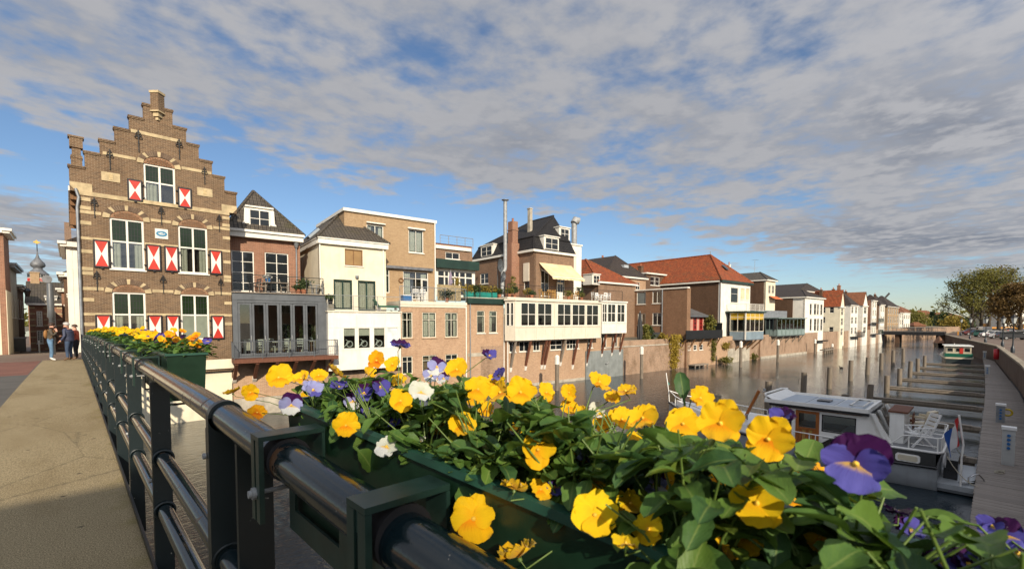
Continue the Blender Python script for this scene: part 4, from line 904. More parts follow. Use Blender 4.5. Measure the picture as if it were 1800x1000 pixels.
# brick chimney against the left face, steel flue, dishes
a, zb_c = F.side(*c6(282,490), sx-.6); zt_c = F.side(*c6(290,140), sx-.6)[1]
ch_ = boxes(h, 'chimney', B_RED, (sx-1.0, sx-.0, a-.55, a+.45, ZT, zt_c-2.2), (sx-.75, sx-.05, a-.4, a+.35, zt_c-2.2, zt_c), (sx-.8, sx, a-.45, a+.4, zt_c-.9, zt_c-.8))
mb = MB(); mb.lathe([(.12,0),(.1,.3),(.13,.35)], (sx-.4, a, zt_c), 8); part('chimney_pot', mb, POTCLAY, ch_)
fs, fz = F.at(*c6(252,390), 3.2); _, ft = F.at(*c6(252,44), 3.2)
mb = MB(); mb.tube([(fs,3.2,ft),(fs,3.2,fz+.35),(fs-.05,3.2,fz+.1),(fs-.3,3.2,fz-.2),(fs-.35,3.2,ZT)], .17, 12); o = part('flue_pipe', mb, STEEL, h)
mb = MB(); mb.lathe([(.17,0),(.17,.12),(.34,.16),(.34,.2),(.02,.24)], (fs,3.2,ft), 12); part('flue_cap', mb, ZINC, o)
for px, dd, rad in ((c6(222,362), 3.4, .62), (c6(238,415), 3.0, .42)):
    a, z = F.at(*px, dd); mb = MB(lambda x, y, zz, a=a, z=z, dd=dd: (a + x*.85 - y*.45, dd + x*.45 + y*.85, z + zz))
    mb.lathe([(0.02,0),(rad*.5,.04),(rad,.17)], (0,0,0), 16, caps=False); mb.v = [(a + (v[0]-a), v[1], v[2]) for v in mb.v]
    mb2 = MB(); k = 16
    ring = [[(a + r_*cos(2*pi*j/k)*.8 - .0, dd + r_*cos(2*pi*j/k)*.35 - dy, z + r_*sin(2*pi*j/k)) for j in range(k)] for r_, dy in ((.02,0),(rad*.55,.06),(rad,.2))]
    for i in range(2):
        b = len(mb2.v); mb2.v += ring[i]+ring[i+1]
        for j in range(k): mb2.f.append((b+j, b+(j+1)%k, b+k+(j+1)%k, b+k+j)); mb2.m.append(0); mb2.sm.append(True)
    mb2.tube([(a,dd,z-.3),(a+.05,dd-.5,z-.05)], .025, 5); mb2.tube([(a,dd+.05,z),(a,dd+.25,z-.1),(a,dd+.25,ZT)], .04, 6)
    part('satellite_dish', mb2, GREYPAINT, h)
# awning
aw0, az1 = F.at(*c6(420,347), 4.0); aw1, _ = F.at(*c6(582,362), 4.0); _, az0 = F.at(*c6(550,425), 2.2)
mb = MB(); mb.grid(lambda u, v: (aw0+(aw1-aw0)*u, 3.95-1.9*v, az1+(az0-az1)*v-.05*sin(pi*v)), 12, 6); mb.grid(lambda u, v: (aw0+(aw1-aw0)*u, 2.05-.02*v, az0-(.17+.05*abs(sin(9*pi*u)))*v), 36, 1)
aw = part('awning', mb, AWN, h); mb = MB(); mb.tube([(aw0,2.06,az0),(aw1,2.06,az0)], .045, 6); mb.tube([(aw0+.2,3.95,az1-.6),(aw0+.2,2.1,az0)], .025, 5); mb.tube([(aw1-.2,3.95,az1-.6),(aw1-.2,2.1,az0)], .025, 5); part('awning_arms', mb, WHITE, aw)
MANS = (F, ZT, sx, s2, ch0, r1)
# ---------------------------------------------------------------- garden wall and long wing facing it
h = house('garden_wall', 'weathered brick garden wall rising from the water beside the grey flood gate', FD, 'wall')
pd = Pl(FD, 0); wx = pd.at(*c7(585,800))[0]; zg_ = pd.at(*c7(300,712))[1]; ge = pd.at(*c7(535,700))[0]
boxes(h, 'wall', B_QUAY, (.0, ge, 0, .45, -.8, zg_)); boxes(h, 'coping', CONCRETE, (-.0, ge, -.05, .5, zg_, zg_+.12)); GZ = zg_-.35
boxes(h, 'garden_floor', CONCRETE, (0, ge, .45, 8, GZ-.2, GZ))
FW_ = FD.shift(wx); h = house('long_wing', 'red brown brick wing with flat roof and plain windows facing the waterside garden', FW_)
pw = Pl(FW_, sp=0); dz = FW_.side(*c7(585,306), 0)[1]; dback = FW_.side(*c7(110,320), 0)[0]
dback = min(dback, 16)
B_WING = brick('brown_red_brick', (.26, .135, .075), (.18, .09, .05), (.27, .2, .13), weather=.4); facade(h, pw, B_WING, [(0, dback, -.8, dz)], [dict(px=r, cols=2 if i != 1 else 1, fw=.07, gm=GLASS if i != 1 else glass_dark('dull_grey_glass', (.12,.14,.14), .3)) for i, r in enumerate(((140,340,190,415),(237,335,300,418),(347,328,411,412),(168,487,190,566),(244,484,298,566),(347,480,411,566)))], c7)
b1_ = Pl(FW_, 0).at(*c7(592,700))[0]
boxes(h, 'end_wall', B_WING, (.301, max(b1_, .8), .0, .3, -.8, dz)); boxes(h, 'roof_edge', WHITE, (-.12, .45, -.1, dback, dz, dz+.16))
mb = MB(pw.f); r = pw.rect((346,615,402,700), c7); mb.box(r[0], r[1], -.05, -.001, GZ, r[3]); part('garden_door', mb, GREYPAINT, h)
a_ = FW_.side(*c7(418,500), 0)[0]; pipe(h, [(-.08,a_,dz),(-.08,a_,GZ)], .06, ZINC)
# brown hip-roof house and orange roof house behind
def bgblock(name, label, F, d, px_l, px_r, y_e, wallm, roofm, apex, depth=8, wins=(), crop=c7, zb=3.0, ridge=3, cornice=WHITE, over=.3):
    """house whose front stands at depth d, read off its two corners; apex is a ridge point"""
    pl = Pl(F, d); a0 = pl.at(*crop(px_l, y_e))[0]; a1, ze = pl.at(*crop(px_r, y_e)); Fh = F.shift(a0); h = house(name, label, Fh); w_ = a1-a0
    pl2 = Pl(Fh, d); facade(h, pl2, wallm, [(0, w_, zb, ze)], wins, crop)
    mb = MB(); mb.add([(0,d,zb),(0,d+depth,zb),(0,d+depth,ze),(0,d,ze)], [(0,1,2,3)]); part('side_wall', mb, wallm, h); mb = MB(); mb.add([(w_,d,zb),(w_,d+depth,zb),(w_,d+depth,ze),(w_,d,ze)], [(0,1,2,3)]); part('side_wall', mb, wallm, h)
    if cornice: boxes(h, 'cornice', cornice, (-over, w_+over, d-over, d+.02, ze, ze+.2), (-over, .02, d+.02, d+depth, ze, ze+.2))
    rx, rz = Fh.at(*crop(*apex), d+ridge)
    e = [(-over,d-over,ze+.2),(w_+over,d-over,ze+.2),(w_+over,d+depth,ze+.2),(-over,d+depth,ze+.2)]
    rf = roofhip(h, e, [(rx, d+ridge, rz), (rx, d+depth-.5, rz)], roofm)
    mb = MB(); mb.tube([e[0], (rx,d+ridge,rz)], .09, 6); mb.tube([e[1], (rx,d+ridge,rz)], .09, 6); part('ridge_tiles', mb, roofm, rf)
    return h, Fh, w_, ze, rf
hb, Fh, w_, ze, rf = bgblock('brown_roof_house', 'pink brick house with dark brown hipped roof behind the flat wing', FD, 9.5, 22, 300, 248, B_PINK, T_DARK, (85,78), 9, [dict(px=(160,258,192,320), cols=2, rows=(.5,)), dict(px=(230,264,260,318), cols=2, rows=(.5,))], ridge=3.5)
mb = MB(); a, z = Fh.at(*c7(148,150), 11); mb.box(a-.5, a+.5, 10.6, 11.4, z-.3, z+.1); part('skylight', mb, plain('skylight_pane', (.35,.38,.4), .1), rf)
chimney(hb, Fh.at(*c7(10,70), 15)[0]+.2, 15.5, ze+1, ze+3.4, .6)
h, Fo, w2, zo, rf = bgblock('low_orange_house', 'low house with bright orange tile roof and small dormer beside the white wing', FC, 7.5, 720, 905, 465, B_MANS, T_ORANGE, (655,330), 8, [], crop=c6, ridge=4)
d0, z1_ = FC.at(*c6(690,405), 7.4); d1, z0_ = FC.at(*c6(728,460), 7.4); s_ = FC.at(*c6(720,465), 7.5)[0]
dormer(h, d0-s_, d1-s_, 7.4, z0_, z1_, 1.5)
# flat dormer block between
pq = Pl(FD, 10.5); q0, qz = pq.at(*c7(300,205)); q1 = pq.at(*c7(446,205))[0]; Fq = FD.shift(q0)
h = house('flat_brown_house', 'small brown flat roofed upper storey with white trim below the big orange roof', Fq); pq2 = Pl(Fq, 10.5)
facade(h, pq2, B_DARK, [(0, q1-q0, 5, qz)], [dict(px=(333,223,397,290), cols=[.45,.55], rows=(.5,))], c7)
boxes(h, 'roof_trim', WHITE, (-.2, q1-q0+.2, 10.2, 14, qz, qz+.2)); mb = MB(); mb.add([(0,10.5,5),(0,14,5),(0,14,qz),(0,10.5,qz)], [(0,1,2,3)]); part('side_wall', mb, B_DARK, h)
chimney(h, 1.6, 12.5, qz+.2, qz+1.3, .6, B_DARK, 1)
# ---------------------------------------------------------------- big orange roof house
FO = FD.shift(FD.at(*c7(882,660), 0)[0]); h = house('orange_roof_house', 'large brown brick house with big orange roof and white front above a blue bay', FO)
d_f = 1.2; pf = Pl(FO, d_f); ze = pf.at(*c7(882,268))[1]; w_ = pf.at(*c7(1036,275))[0]
db = 30
facade(h, pf, WHITEWALL, [(0, w_, 3, ze)], [dict(px=(900,300,950,410), cols=1, rows=(.6,)), dict(px=(968,305,997,388), cols=1, gm=BLINDCREAM), dict(px=(1005,308,1030,390), cols=1, gm=BLINDCREAM)], c7)
wall(h, 'side_wall', Pl(FO, sp=0), B_DARK, [(d_f+.3, db, -.5, ze)], [], .3)
boxes(h, 'cornice', DKGREEN, (-.25, w_+.3, d_f-.35, d_f+.02, ze, ze+.28)); boxes(h, 'gutter', WHITE, (-.3, .02, d_f+.02, db, ze, ze+.2))
rz = FO.side(*c7(755,72), w_*.45)
e = [(-.35,d_f-.3,ze+.28),(w_+.3,d_f-.3,ze+.28),(w_+.3,db,ze+.28),(-.35,db,ze+.28)]; ra = (w_*.45, rz[0], rz[1])
rf = roofhip(h, e, [ra, (w_*.45, db+2, rz[1])], T_ORANGE)
mb = MB(); mb.tube([e[0], ra], .11, 6); mb.tube([e[1], ra], .11, 6); mb.tube([ra, (w_*.45, db, rz[1])], .11, 6); part('ridge_tiles', mb, T_ORANGE, rf)
mb = MB(); c_ = Vector(e[0]).lerp(Vector(ra), .4).lerp(Vector(e[1]).lerp(Vector(ra), .4), .5); mb.add([c_+Vector(v) for v in ((-.5,-.1,.0),(.5,-.1,.0),(.5,.7,.75),(-.5,.7,.75))], [(0,1,2,3)]); mb.v = [(x, y-.12, z+.12) for x, y, z in mb.v]; part('skylight', mb, GLASS, rf)
chimney(h, w_*.45, db-4, rz[1]-.8, rz[1]+1.2, .7, B_RED, 3); chimney(h, w_+.1, 4.5, rz[1]-2.2, rz[1]-1.2, .35, WHITE, 1)
pipe(h, [(-.05,d_f-.06,ze),(-.05,d_f-.06,.3)], .06, WHITE); pipe(h, [(w_*.45,rz[0],rz[1]),(w_*.45,rz[0],rz[1]+.5)], .06, ZINC)
# bay
yb = -1.5; py = Pl(FO, yb); bx1 = py.at(*c7(1128,640))[0]; bx0 = py.at(*c7(1000,640))[0]; zt = py.at(*c7(1060,478))[1]; zb = py.at(*c7(1000,668))[1]; zp = py.at(*c7(1000,612))[1]; ztr = py.at(*c7(1000,528))[1]
YG = glass_dark('yellow_stained_glass', (.42,.27,.03), .1, ior=1.5)
def lights(pl, a, b, n, label):
    mb = MB(pl.f); mb.box(a, b, 0, .08, zb, zp); part('bay_panel', mb, plain('blue_grey_panel', (.2,.26,.30), .5, dirt=.3), h)
    o = window(h, pl, (a, b, zp+.002, zt), cols=n, rows=(.76,), fm=CREAM, gm=CLEAR, fw=.06, bar=.07, dep=.04, sill=False, curtain=[(0,.18),(.8,1)], back=False)
    for k in range(n):
        mb = MB(pl.f); x0_, x1_ = a+.06+(b-a-.12)*k/n, a+.06+(b-a-.12)*(k+1)/n; mb.box(x0_+.05, x1_-.05, .02, .028, ztr+.03, zt-.07); part('stained_pane', mb, YG, o)
lights(Pl(FO, yb), bx0, bx1, 4, 'front')
pss = Pl(FO, sp=bx0); L = FO.side(*c7(890,640), bx0)[0]; lights(pss, yb, min(L, 2.5), 2, 'side')
boxes(h, 'bay_post', WHITE, (bx0-.08, bx0+.06, yb-.08, yb+.06, zb, zt))
boxes(h, 'bay_roof', DKGREEN, (bx0-.25, bx1+.25, yb-.25, d_f, zt, zt+.2)); boxes(h, 'bay_floor', GREYPAINT, (bx0+.001, bx1, yb+.001, d_f, zb-.12, zb-.001)); boxes(h, 'bay_room', INTERIOR, (bx0+.4, bx1-.1, .9, 1.0, zb, zt))
railing(h, (bx0+.1, yb+.0), (bx1-.1, yb+.0), zt+.2, 1.0, posts=4, gap=.09, mat=WHITE); railing(h, (bx0+.1, yb), (bx0+.1, d_f-.1), zt+.2, 1.0, posts=2, gap=.09, mat=WHITE)
for i in range(4): x = bx0+.3+(bx1-bx0-.5)*i/3; strut(h, (x, .0, zb-1.5), (x, yb+.15, zb-.12), .14, WOODBR, False)
boxes(h, 'lower_wall', B_QUAY, (-.2, bx1, .0, .3, -.8, zb-.13)); boxes(h, 'cement_skirt', CONCRETE, (-.2, bx1-1.0, -.05, -.001, -.8, 1.9))
# ---------------------------------------------------------------- red shutter house
FR = FD.shift(FD.at(*c7(592,700), 0)[0]); h = house('red_door_house', 'low house with red painted doors and black balcony below the dark brick wall', FR)
pr = Pl(FR, .8); r1 = pr.at(*c7(722,560))[0]; zr_ = pr.at(*c7(650,502))[1]; zbm = pr.at(*c7(650,604))[1]
ow = pr.at(*c7(872,560))[0]
RW = plain('red_painted_wood', (.34,.025,.02), .5); PK = plain('pink_render', (.5,.27,.2), .8)
rw = [pr.rect(r, c7) for r in ((588,512,612,602),(634,514,657,602),(677,516,698,602))]; rw = [(a,b,zbm+.05,zr_-.1) for a,b,_,_ in rw]
wall(h, 'front_wall', pr, PK, [(.0, r1, zbm, zr_)], rw, .2)
for r in rw: window(h, pr, r, cols=2, rows=(.35,.68), fm=RW, gm=GLASS, fw=.14, bar=.06, sill=False, dep=.02)
mb = MB(); mb.add([(-.1,.4,zr_),(r1+.5,.4,zr_),(r1+.3,4.5,zr_+1.6),(-.1,4.5,zr_+1.6),(-.1,4.5,zr_),(r1+.3,4.5,zr_)], [(0,1,2,3),(1,5,2),(0,3,4)]); part('roof', mb, plain('slate_roof', (.09,.085,.08), .7, var=.3, sc=3), h)
boxes(h, 'roof_edge', GREYPAINT, (-.1, r1+.55, .3, .45, zr_-.12, zr_+.06))
yb2 = -.7; pbb = Pl(FR, yb2); k0, kz1 = pbb.at(*c7(584,604)); k1_, kz0 = pbb.at(*c7(840,655))
boxes(h, 'balcony', BLACKPAINT, (k0, k1_, yb2, yb2+.06, kz0, kz1), (k0, k1_, yb2+.06, .8, kz0, kz0+.12), (k1_-.06, k1_, yb2+.06, .8, kz0, kz1+.9)); boxes(h, 'balcony_screen', DKGREEN, (k1_-1.4, k1_-.07, .3, .36, kz1, kz1+.95))
mb = MB(); 
for i in range(5): z = kz0+(kz1-kz0)*(i+.5)/5; mb.box(k0, k1_, yb2-.012, yb2-.001, z-.06, z+.06)
part('balcony_boards', mb, BLACKPAINT, h)
for i in range(5): x = k0+.2+(k1_-k0-.6)*i/4; strut(h, (x, .0, kz0-1.0), (x, yb2+.1, kz0), .12, WOODBR, False)
lw_ = [pr.rect(r, c7) for r in ((597,712,614,740),(636,706,658,740),(678,702,702,738))]
wall(h, 'lower_wall', Pl(FR, .0), B_PINK, [(-.0, ow, -.8, kz0+.1)], [(a,b,c-.0,d) for a,b,c,d in [Pl(FR,.0).rect(r, c7) for r in ((597,712,614,740),(636,706,658,740),(678,702,702,738))]], .3)
for r in ((597,712,614,740),(636,706,658,740),(678,702,702,738)): window(h, Pl(FR,.0), Pl(FR,.0).rect(r, c7), cols=1, rows=(.5,), dep=.05, fw=.05)
boxes(h, 'landing_stage', WOODGREY, (.3, 3.6, -.9, -.0, .25, .38)); mb = MB()
for x in (.5, 1.5, 2.5, 3.4): mb.box(x-.06, x+.06, -.85, -.73, -.8, .249)
part('landing_posts', mb, WOODGREY, h)
# ---------------------------------------------------------------- antenna house, conservatory house, white house
h, Fa, w_, ze, rf = bgblock('antenna_house', 'brown brick house with grey hipped roof and television antenna', FD.shift(0), 3.5, 1146, 1212, 262, CREAMWALL, T_GREY, (1102,193), 12, [dict(px=(1164,285,1180,345), cols=2, rows=(.5,)), dict(px=(1188,288,1204,345), cols=2, rows=(.5,))], ridge=5)
boxes(h, 'brown_side', B_DARK, (-.12, -.001, 3.8, 15, 3, ze)); a, z = Fa.at(*c7(1066,190), 9)
mb = MB(); mb.tube([(a,9,z-1),(a,9,z+2.2)], .03, 5); mb.tube([(a-.9,9,z+2.1),(a+1.3,9,z+2.3)], .02, 4)
for i in range(6): mb.tube([(a-.8+i*.4,8.7,z+2.1+.04*i),(a-.8+i*.4,9.3,z+2.1+.04*i)], .012, 4)
part('antenna', mb, STEEL, h); q = Pl(Fa, 3.5).rect((1164,366,1228,385), c7); mb = MB(); mb.add([(q[0],3.45,q[3]+.15),(q[1]-.6,3.45,q[3]+.15),(q[1]-.4,2.4,q[2]-.1),(q[0],2.4,q[2]-.1)], [(0,1,2,3)]); part('awning', mb, plain('orange_canvas', (.5,.12,.03), .8), h)
FK = FD.shift(FD.at(*c7(1140,640), 0)[0]); h = house('conservatory_house', 'grey green timber conservatory on brackets over a tall brick quay wall', FK)
yk = -.9; pk = Pl(FK, yk); k0 = pk.at(*c7(1225,600))[0]; k1_ = pk.at(*c7(1420,600))[0]; zt = pk.at(*c7(1310,520))[1]; zb = pk.at(*c7(1310,638))[1]; zp = pk.at(*c7(1310,598))[1]
GG = plain('grey_green_paint', (.15,.20,.185), .5, dirt=.25)
for pl, a, b, n_ in ((pk, k0, k1_, 7), (Pl(FK, sp=k0), yk, min(FK.side(*c7(1140,600), k0)[0], 5), 3)):
    mb = MB(pl.f); mb.box(a, b, 0, .1, zb, zp); part('panel', mb, GG, h); window(h, pl, (a, b, zp+.002, zt), cols=n_, fm=GG, fw=.09, bar=.09, dep=.05, sill=False, gm=GLASS)
    mb = MB(pl.f)
    for i in range(n_): x = a+(b-a)*(i+.5)/n_; w2 = (b-a)/n_*.36; mb.box(x-w2, x+w2, -.015, -.001, zb+.12, zp-.1)
    part('raised_panel', mb, plain('pale_grey_green', (.2,.26,.25), .5), h)
boxes(h, 'roof', GG, (k0-.2, k1_+.2, yk-.25, 3, zt, zt+.14)); boxes(h, 'floor', GREYPAINT, (k0, k1_, yk+.11, 1.5, zb-.1, zb)); boxes(h, 'core', INTERIOR, (k0+.6, k1_-.1, 1.5, 1.6, zb, zt))
boxes(h, 'yellow_blind', BLINDCREAM, (k0-.02, k0-.012, 1.6, 3.2, zp+.1, zt-.15)); boxes(h, 'upper_flat', ZINC, (.2, k1_-2, 1.2, 5, zt+.14, zt+1.3))
a_ = Pl(FK, 0).at(*c7(1430,700))[0]; boxes(h, 'quay_base', B_QUAY, (-1.6, a_, -.0, .4, -.8, zb-.101)); boxes(h, 'stone_foot', CONCRETE, (-1.6, a_, -.1, -.001, -.8, .35))
for i in range(5): x = k0+.3+(k1_-k0-.6)*i/4; strut(h, (x, .0, zb-1.2), (x, yk+.15, zb-.1), .13, WOODGREY, False)
h, Fw, w_, ze, rf = bgblock('white_house', 'tall white house with black tile roof rising from the water', FD, .6, 1420, 1553, 385, WHITEWALL, T_DARK, (1400,318), 9,
   [dict(px=(a,b,c,d), cols=1, rows=(.5,), fw=.05) for a,b,c,d in ((1455,415,1468,493),(1485,415,1500,493),(1507,418,1518,494),(1530,420,1543,496),(1455,520,1468,605),(1485,520,1500,606),(1507,520,1518,606),(1530,522,1543,604))], zb=-.8, ridge=2.6)
boxes(h, 'brown_side', B_DARK, (-.15, -.001, 2.5, 9, 6, ze)); boxes(h, 'balcony', BLACKPAINT, (w_*.5, w_+.4, -.2, .6, 1.9, 2.1))
h, Fz, w_, ze, rf = bgblock('dark_roof_house', 'broad dark roofed house with skylights behind the tall white house', FD, 10, 1380, 1548, 345, WHITEWALL, T_DARK, (1432,272), 12, [], ridge=2, zb=4)
boxes(h, 'orange_lower_roof', T_ORANGE, (-2.5, w_-1, 8.2, 9.9, ze-1.2, ze-.4))
# ---------------------------------------------------------------- far row
def yr_h(zr, ze): return (zr-ze)*.9+.5
def farhouse(name, label, xl, xc, xr, ye, yr, wallm, roofm, storeys=3, cols=2, crop=c9, d=0, gable=False, sidem=None, zb=-.8, winh=1.5, depth=11, cap=None):
    a0 = FE.at(*crop(xc, ye), d)[0]; a1 = FE.at(*crop(xr, ye), d)[0]; ze = FE.at(*crop(xc, ye), d)[1]; Fh = FE.shift(a0, d); w_ = max(3.2, a1-a0)
    h = house(name, label, Fh, group='far houses along the left bank')
    dl = Fh.side(*crop(xl, ye), 0)[0]; dep = min(max(dl, 5), depth)
    pl = Pl(Fh, 0); ws = []; base = 2.4; st = (ze-base)/storeys
    for j in range(storeys):
        for i in range(cols):
            cx = w_*(i+.5)/cols; ws.append((cx-w_/cols*.28, cx+w_/cols*.28, base+st*j+.5*(st-winh), base+st*j+.5*(st-winh)+winh))
    wall(h, 'front_wall', pl, wallm, [(0, w_, zb, ze)], ws, .3)
    for r in ws: window(h, pl, r, cols=2, rows=(.6,), fw=.08, bar=.06, sill=False)
    sw = []; ps = Pl(Fh, sp=0)
    for j in range(storeys):
        for q_ in (.22, .52, .78):
            if (j*3+int(q_*10)+len(name)) % 4: sw.append((dep*q_, dep*q_+.8, base+st*j+.8, base+st*j+2.1))
    wall(h, 'side_wall', ps, sidem or wallm, [(.3, dep, zb, ze)], sw, .3)
    for r in sw: window(h, ps, r, cols=1, rows=(.5,), fw=.08, sill=False)
    zr = FE.at(*crop(xc, yr), d+3)[1] if yr else None
    if yr:
        if gable:
            mb = MB(); mb.add([(0,.02,ze),(w_,.02,ze),(w_/2,.02,zr),(0,dep,ze),(w_,dep,ze),(w_/2,dep,zr)], [(0,1,2),(5,4,3)]); part('gable', mb, wallm, h)
            mb = MB(); mb.add([(-.15,-.1,ze),(w_+.15,-.1,ze),(w_/2,-.1,zr+.12),(-.15,dep,ze),(w_+.15,dep,ze),(w_/2,dep,zr+.12)], [(0,2,5,3),(2,1,4,5)]); part('roof', mb, roofm, h)
        else: roofhip(h, [(-.25,-.25,ze),(w_+.25,-.25,ze),(w_+.25,dep,ze),(-.25,dep,ze)], [(w_/2, 2.6, zr), (w_/2, dep-2, zr)], roofm)
    boxes(h, 'cornice', WHITE, (-.2, w_+.2, -.18, -.001, ze-.22, ze-.003))
    if yr: chimney(h, w_*.3, dep*.75, ze+.3, (ze+yr_h(zr, ze)), .5, B_DARK, 2)
    if cap: chimney(h, w_*.5, dep*.6, ze+.5, (zr or ze)+1.0, .6)
    return h, w_, ze
Y_ = CREAMWALL; Wh = WHITEWALL
farhouse('cream_orange_roof_house', 'cream house with steep red orange roof right of the tall white house', 60, 305, 345, 318, 125, Y_, T_ORANGE, 3, 1, gable=True)
hh, w_, ze = farhouse('white_tower_house', 'white rendered house with dark roof and black balcony over the water', 335, 455, 560, 290, 115, Wh, T_DARK, 3, 2, cap=True)
railing(hh, (.1,-1.0), (w_*1.3,-1.0), 2.3, 1.0, posts=3, mat=IRON); boxes(hh, 'balcony', BLACKPAINT, (.1, w_*1.3, -1.0, 0, 2.1, 2.299))
farhouse('rust_gable_house', 'narrow white gabled house with rusty brown roof and small balconies', 545, 630, 700, 300, 150, Wh, T_RUST, 3, 1, gable=True)
hh, w_, ze = farhouse('balcony_house', 'pale house with stacked green balconies beside the far bridge', 690, 770, 830, 225, None, Wh, None, 4, 2, sidem=B_RED)
for z in (2.4, 5.2): boxes(hh, 'balcony', GREYPAINT, (-.5, w_+1, -1.4, 0, z, z+.15)); railing(hh, (-.5,-1.35), (w_+1,-1.35), z+.15, 1.0, posts=3, mat=DKGREEN)
farhouse('narrow_white_house', 'narrow white house with dark roof just before the brick flats', 820, 885, 945, 285, 175, Wh, T_DARK, 3, 2, sidem=B_MANS)
farhouse('brick_flats', 'tan brick flats with rows of pale windows left of the far bridge', 945, 985, 1145, 310, 180, B_TAN, T_DARK, 3, 5, winh=2.0)
hh, w_, ze = farhouse('white_flats', 'white narrow flats behind the left end of the far bridge', 1145, 1160, 1215, 400, 345, Wh, T_RUST, 3, 2)
farhouse('rust_roof_flats', 'low white flats with rusty roof beyond the far bridge', 1200, 1215, 1310, 400, 315, Wh, T_RUST, 2, 3, d=4)
# ================================================================ STREET BEYOND THE BRIDGE
FS = Frame(0, 0, 0)
XL = -3.4
def sidehouse(name, label, x, y0, y1, z1, mat, face, roofz=None, lower=None, wins=(), depth=7, roofm=None, trim=WHITE):
    """house lining the street: its street wall looks to +X (face 1) or -X (face -1)"""
    h = thing(name, label, 'house', (x, y0, street_z(y0)-.3)); b = street_z(y0)-.3; H = z1-b; L = y1-y0
    class Q: pass
    q = Q(); q.f = (lambda a, w, z: (-w, a, z)) if face > 0 else (lambda a, w, z: (w, a, z))
    wl = [w[:4] for w in wins]
    wall(h, 'street_wall', q, mat, [(0, L, 0, H)], wl, .3)
    for w in wins: window(h, q, w[:4], cols=2, rows=(.4,.7), fw=.09, bar=.05, dep=.08)
    s = -1 if face > 0 else 1
    boxes(h, 'end_wall', lower or mat, (min(0, s*depth), max(0, s*depth), .0, .28, 0, H) if False else (min(s*.31, s*depth), max(s*.31, s*depth), 0, .3, 0, H if not lower else H*.55))
    if lower: boxes(h, 'upper_end_wall', mat, (min(s*.31, s*depth), max(s*.31, s*depth), 0.01, .3, H*.55, H)); boxes(h, 'lower_street_wall', lower, (-.02 if face < 0 else .001, -.001 if face < 0 else .03, 0, L, 0, H*.55)) if not wins else None
    if trim: boxes(h, 'cornice', trim, (-.28 if face < 0 else -.02, .02 if face < 0 else .34, -.3, L, H, H+.16), (-.4 if face < 0 else -.02, .02 if face < 0 else .46, -.42, L, H+.16, H+.34))
    if trim: boxes(h, 'end_cornice', trim, (min(s*.03, s*depth), max(s*.03, s*depth), -.35, .1, H+.002, H+.33))
    if roofz:
        rz = roofz-b; mb = MB(); mb.add([(s*-.2,-.1,H+.3),(s*-.2,L,H+.3),(s*depth/2,L,rz),(s*depth/2,-.1,rz),(s*depth,-.1,H+.3),(s*depth,L,H+.3)], [(0,1,2,3),(3,2,5,4),(0,3,4),(1,5,2)]); part('roof', mb, roofm or T_DARK, h)
    return h, H
sidehouse('corner_house', 'red brick corner house with white cornice over a cream ground floor at the left edge', XL, 50, 54, 12.0, B_RED, 1, lower=CREAMWALL)
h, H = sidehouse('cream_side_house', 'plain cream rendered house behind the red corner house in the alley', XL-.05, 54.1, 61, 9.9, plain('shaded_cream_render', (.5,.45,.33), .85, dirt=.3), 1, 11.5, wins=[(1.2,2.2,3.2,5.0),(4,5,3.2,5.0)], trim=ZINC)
h, H = sidehouse('dark_side_house', 'dark brick house with lantern on its wall at the end of the alley', XL-.1, 61.1, 69.5, 8.6, B_DARK, 1, 10.5, wins=[(1.2,2.2,3.4,5.2),(4,5,3.4,5.2),(6.2,7.2,3.4,5.2)])
ln = thing('wall_lantern', 'black street lantern bracketed on the alley wall below the eaves', 'lantern', (XL-.1, 60.6, 8.3)); mb = MB(); mb.tube([(0,0,.3),(.6,0,.5),(.7,0,.3)], .04, 6); part('bracket', mb, IRON, ln)
mb = MB(); mb.lathe([(.12,-.5),(.24,0),(.24,.05),(.08,.25)], (.7,0,.05), 6, smooth=False); part('lamp_head', mb, GLASS, ln)
# far brick house closing the street
fy = 69.8; gz = street_z(fy)-.2; pfh = Pl(FS, fy)
h = thing('striped_brick_house', 'brick house with pale stone bands and grey tiled roof closing the street', 'house', (0, fy, 0))
x0, x1 = pfh.at(*c1(150,600))[0], pfh.at(*c1(330,600))[0]+2.5; ze = pfh.at(*c1(220,578))[1]; Fh = Frame(0, fy, 0); p_ = Pl(Fh, 0)
rw = [p_.rect(r, c1) for r in ((188,608,221,685),(250,610,290,685),(190,708,225,775),(256,708,290,775))]
wall(h, 'front_wall', p_, B_RED, [(x0, x1, gz, ze)], rw, .3)
for r in rw: window(h, p_, r, cols=3, rows=(.2,.4,.6,.8), fw=.09, bar=.04, dep=.07)
nb = int((ze-gz)/.62)
for i in range(nb): z = gz+.4+i*.62; mb = MB(); [mb.box(a, b, -.02, .05, z-.07, z+.07) for a, b in ((x0, rw[0][0]-.1), (rw[0][1]+.1, rw[1][0]-.1), (rw[1][1]+.1, x1))]; part('stone_band', mb, STONE, h)
boxes(h, 'eaves', WHITE, (x0-.2, x1, -.3, .05, ze, ze+.2))
zr = Pl(Fh, 3.5).at(*c1(220,457))[1]; mb = MB(); mb.add([(x0-.3,-.3,ze+.2),(x1,-.3,ze+.2),(x1,3.5,zr),(x0-.3,3.5,zr),(x1,8,ze),(x0-.3,8,ze)], [(0,1,2,3),(3,2,4,5),(0,3,5)]); part('roof', mb, T_GREY, h)
d0, z1_ = p_.at(*c1(232,532)); d1, z0_ = p_.at(*c1(295,575)); dormer(h, d0, d1, .25, ze+.25, z1_, 2.2, cols=2)
chimney(h, x0+.4, 3.5, zr-.6, zr+.9, .7, B_TAN, 0)
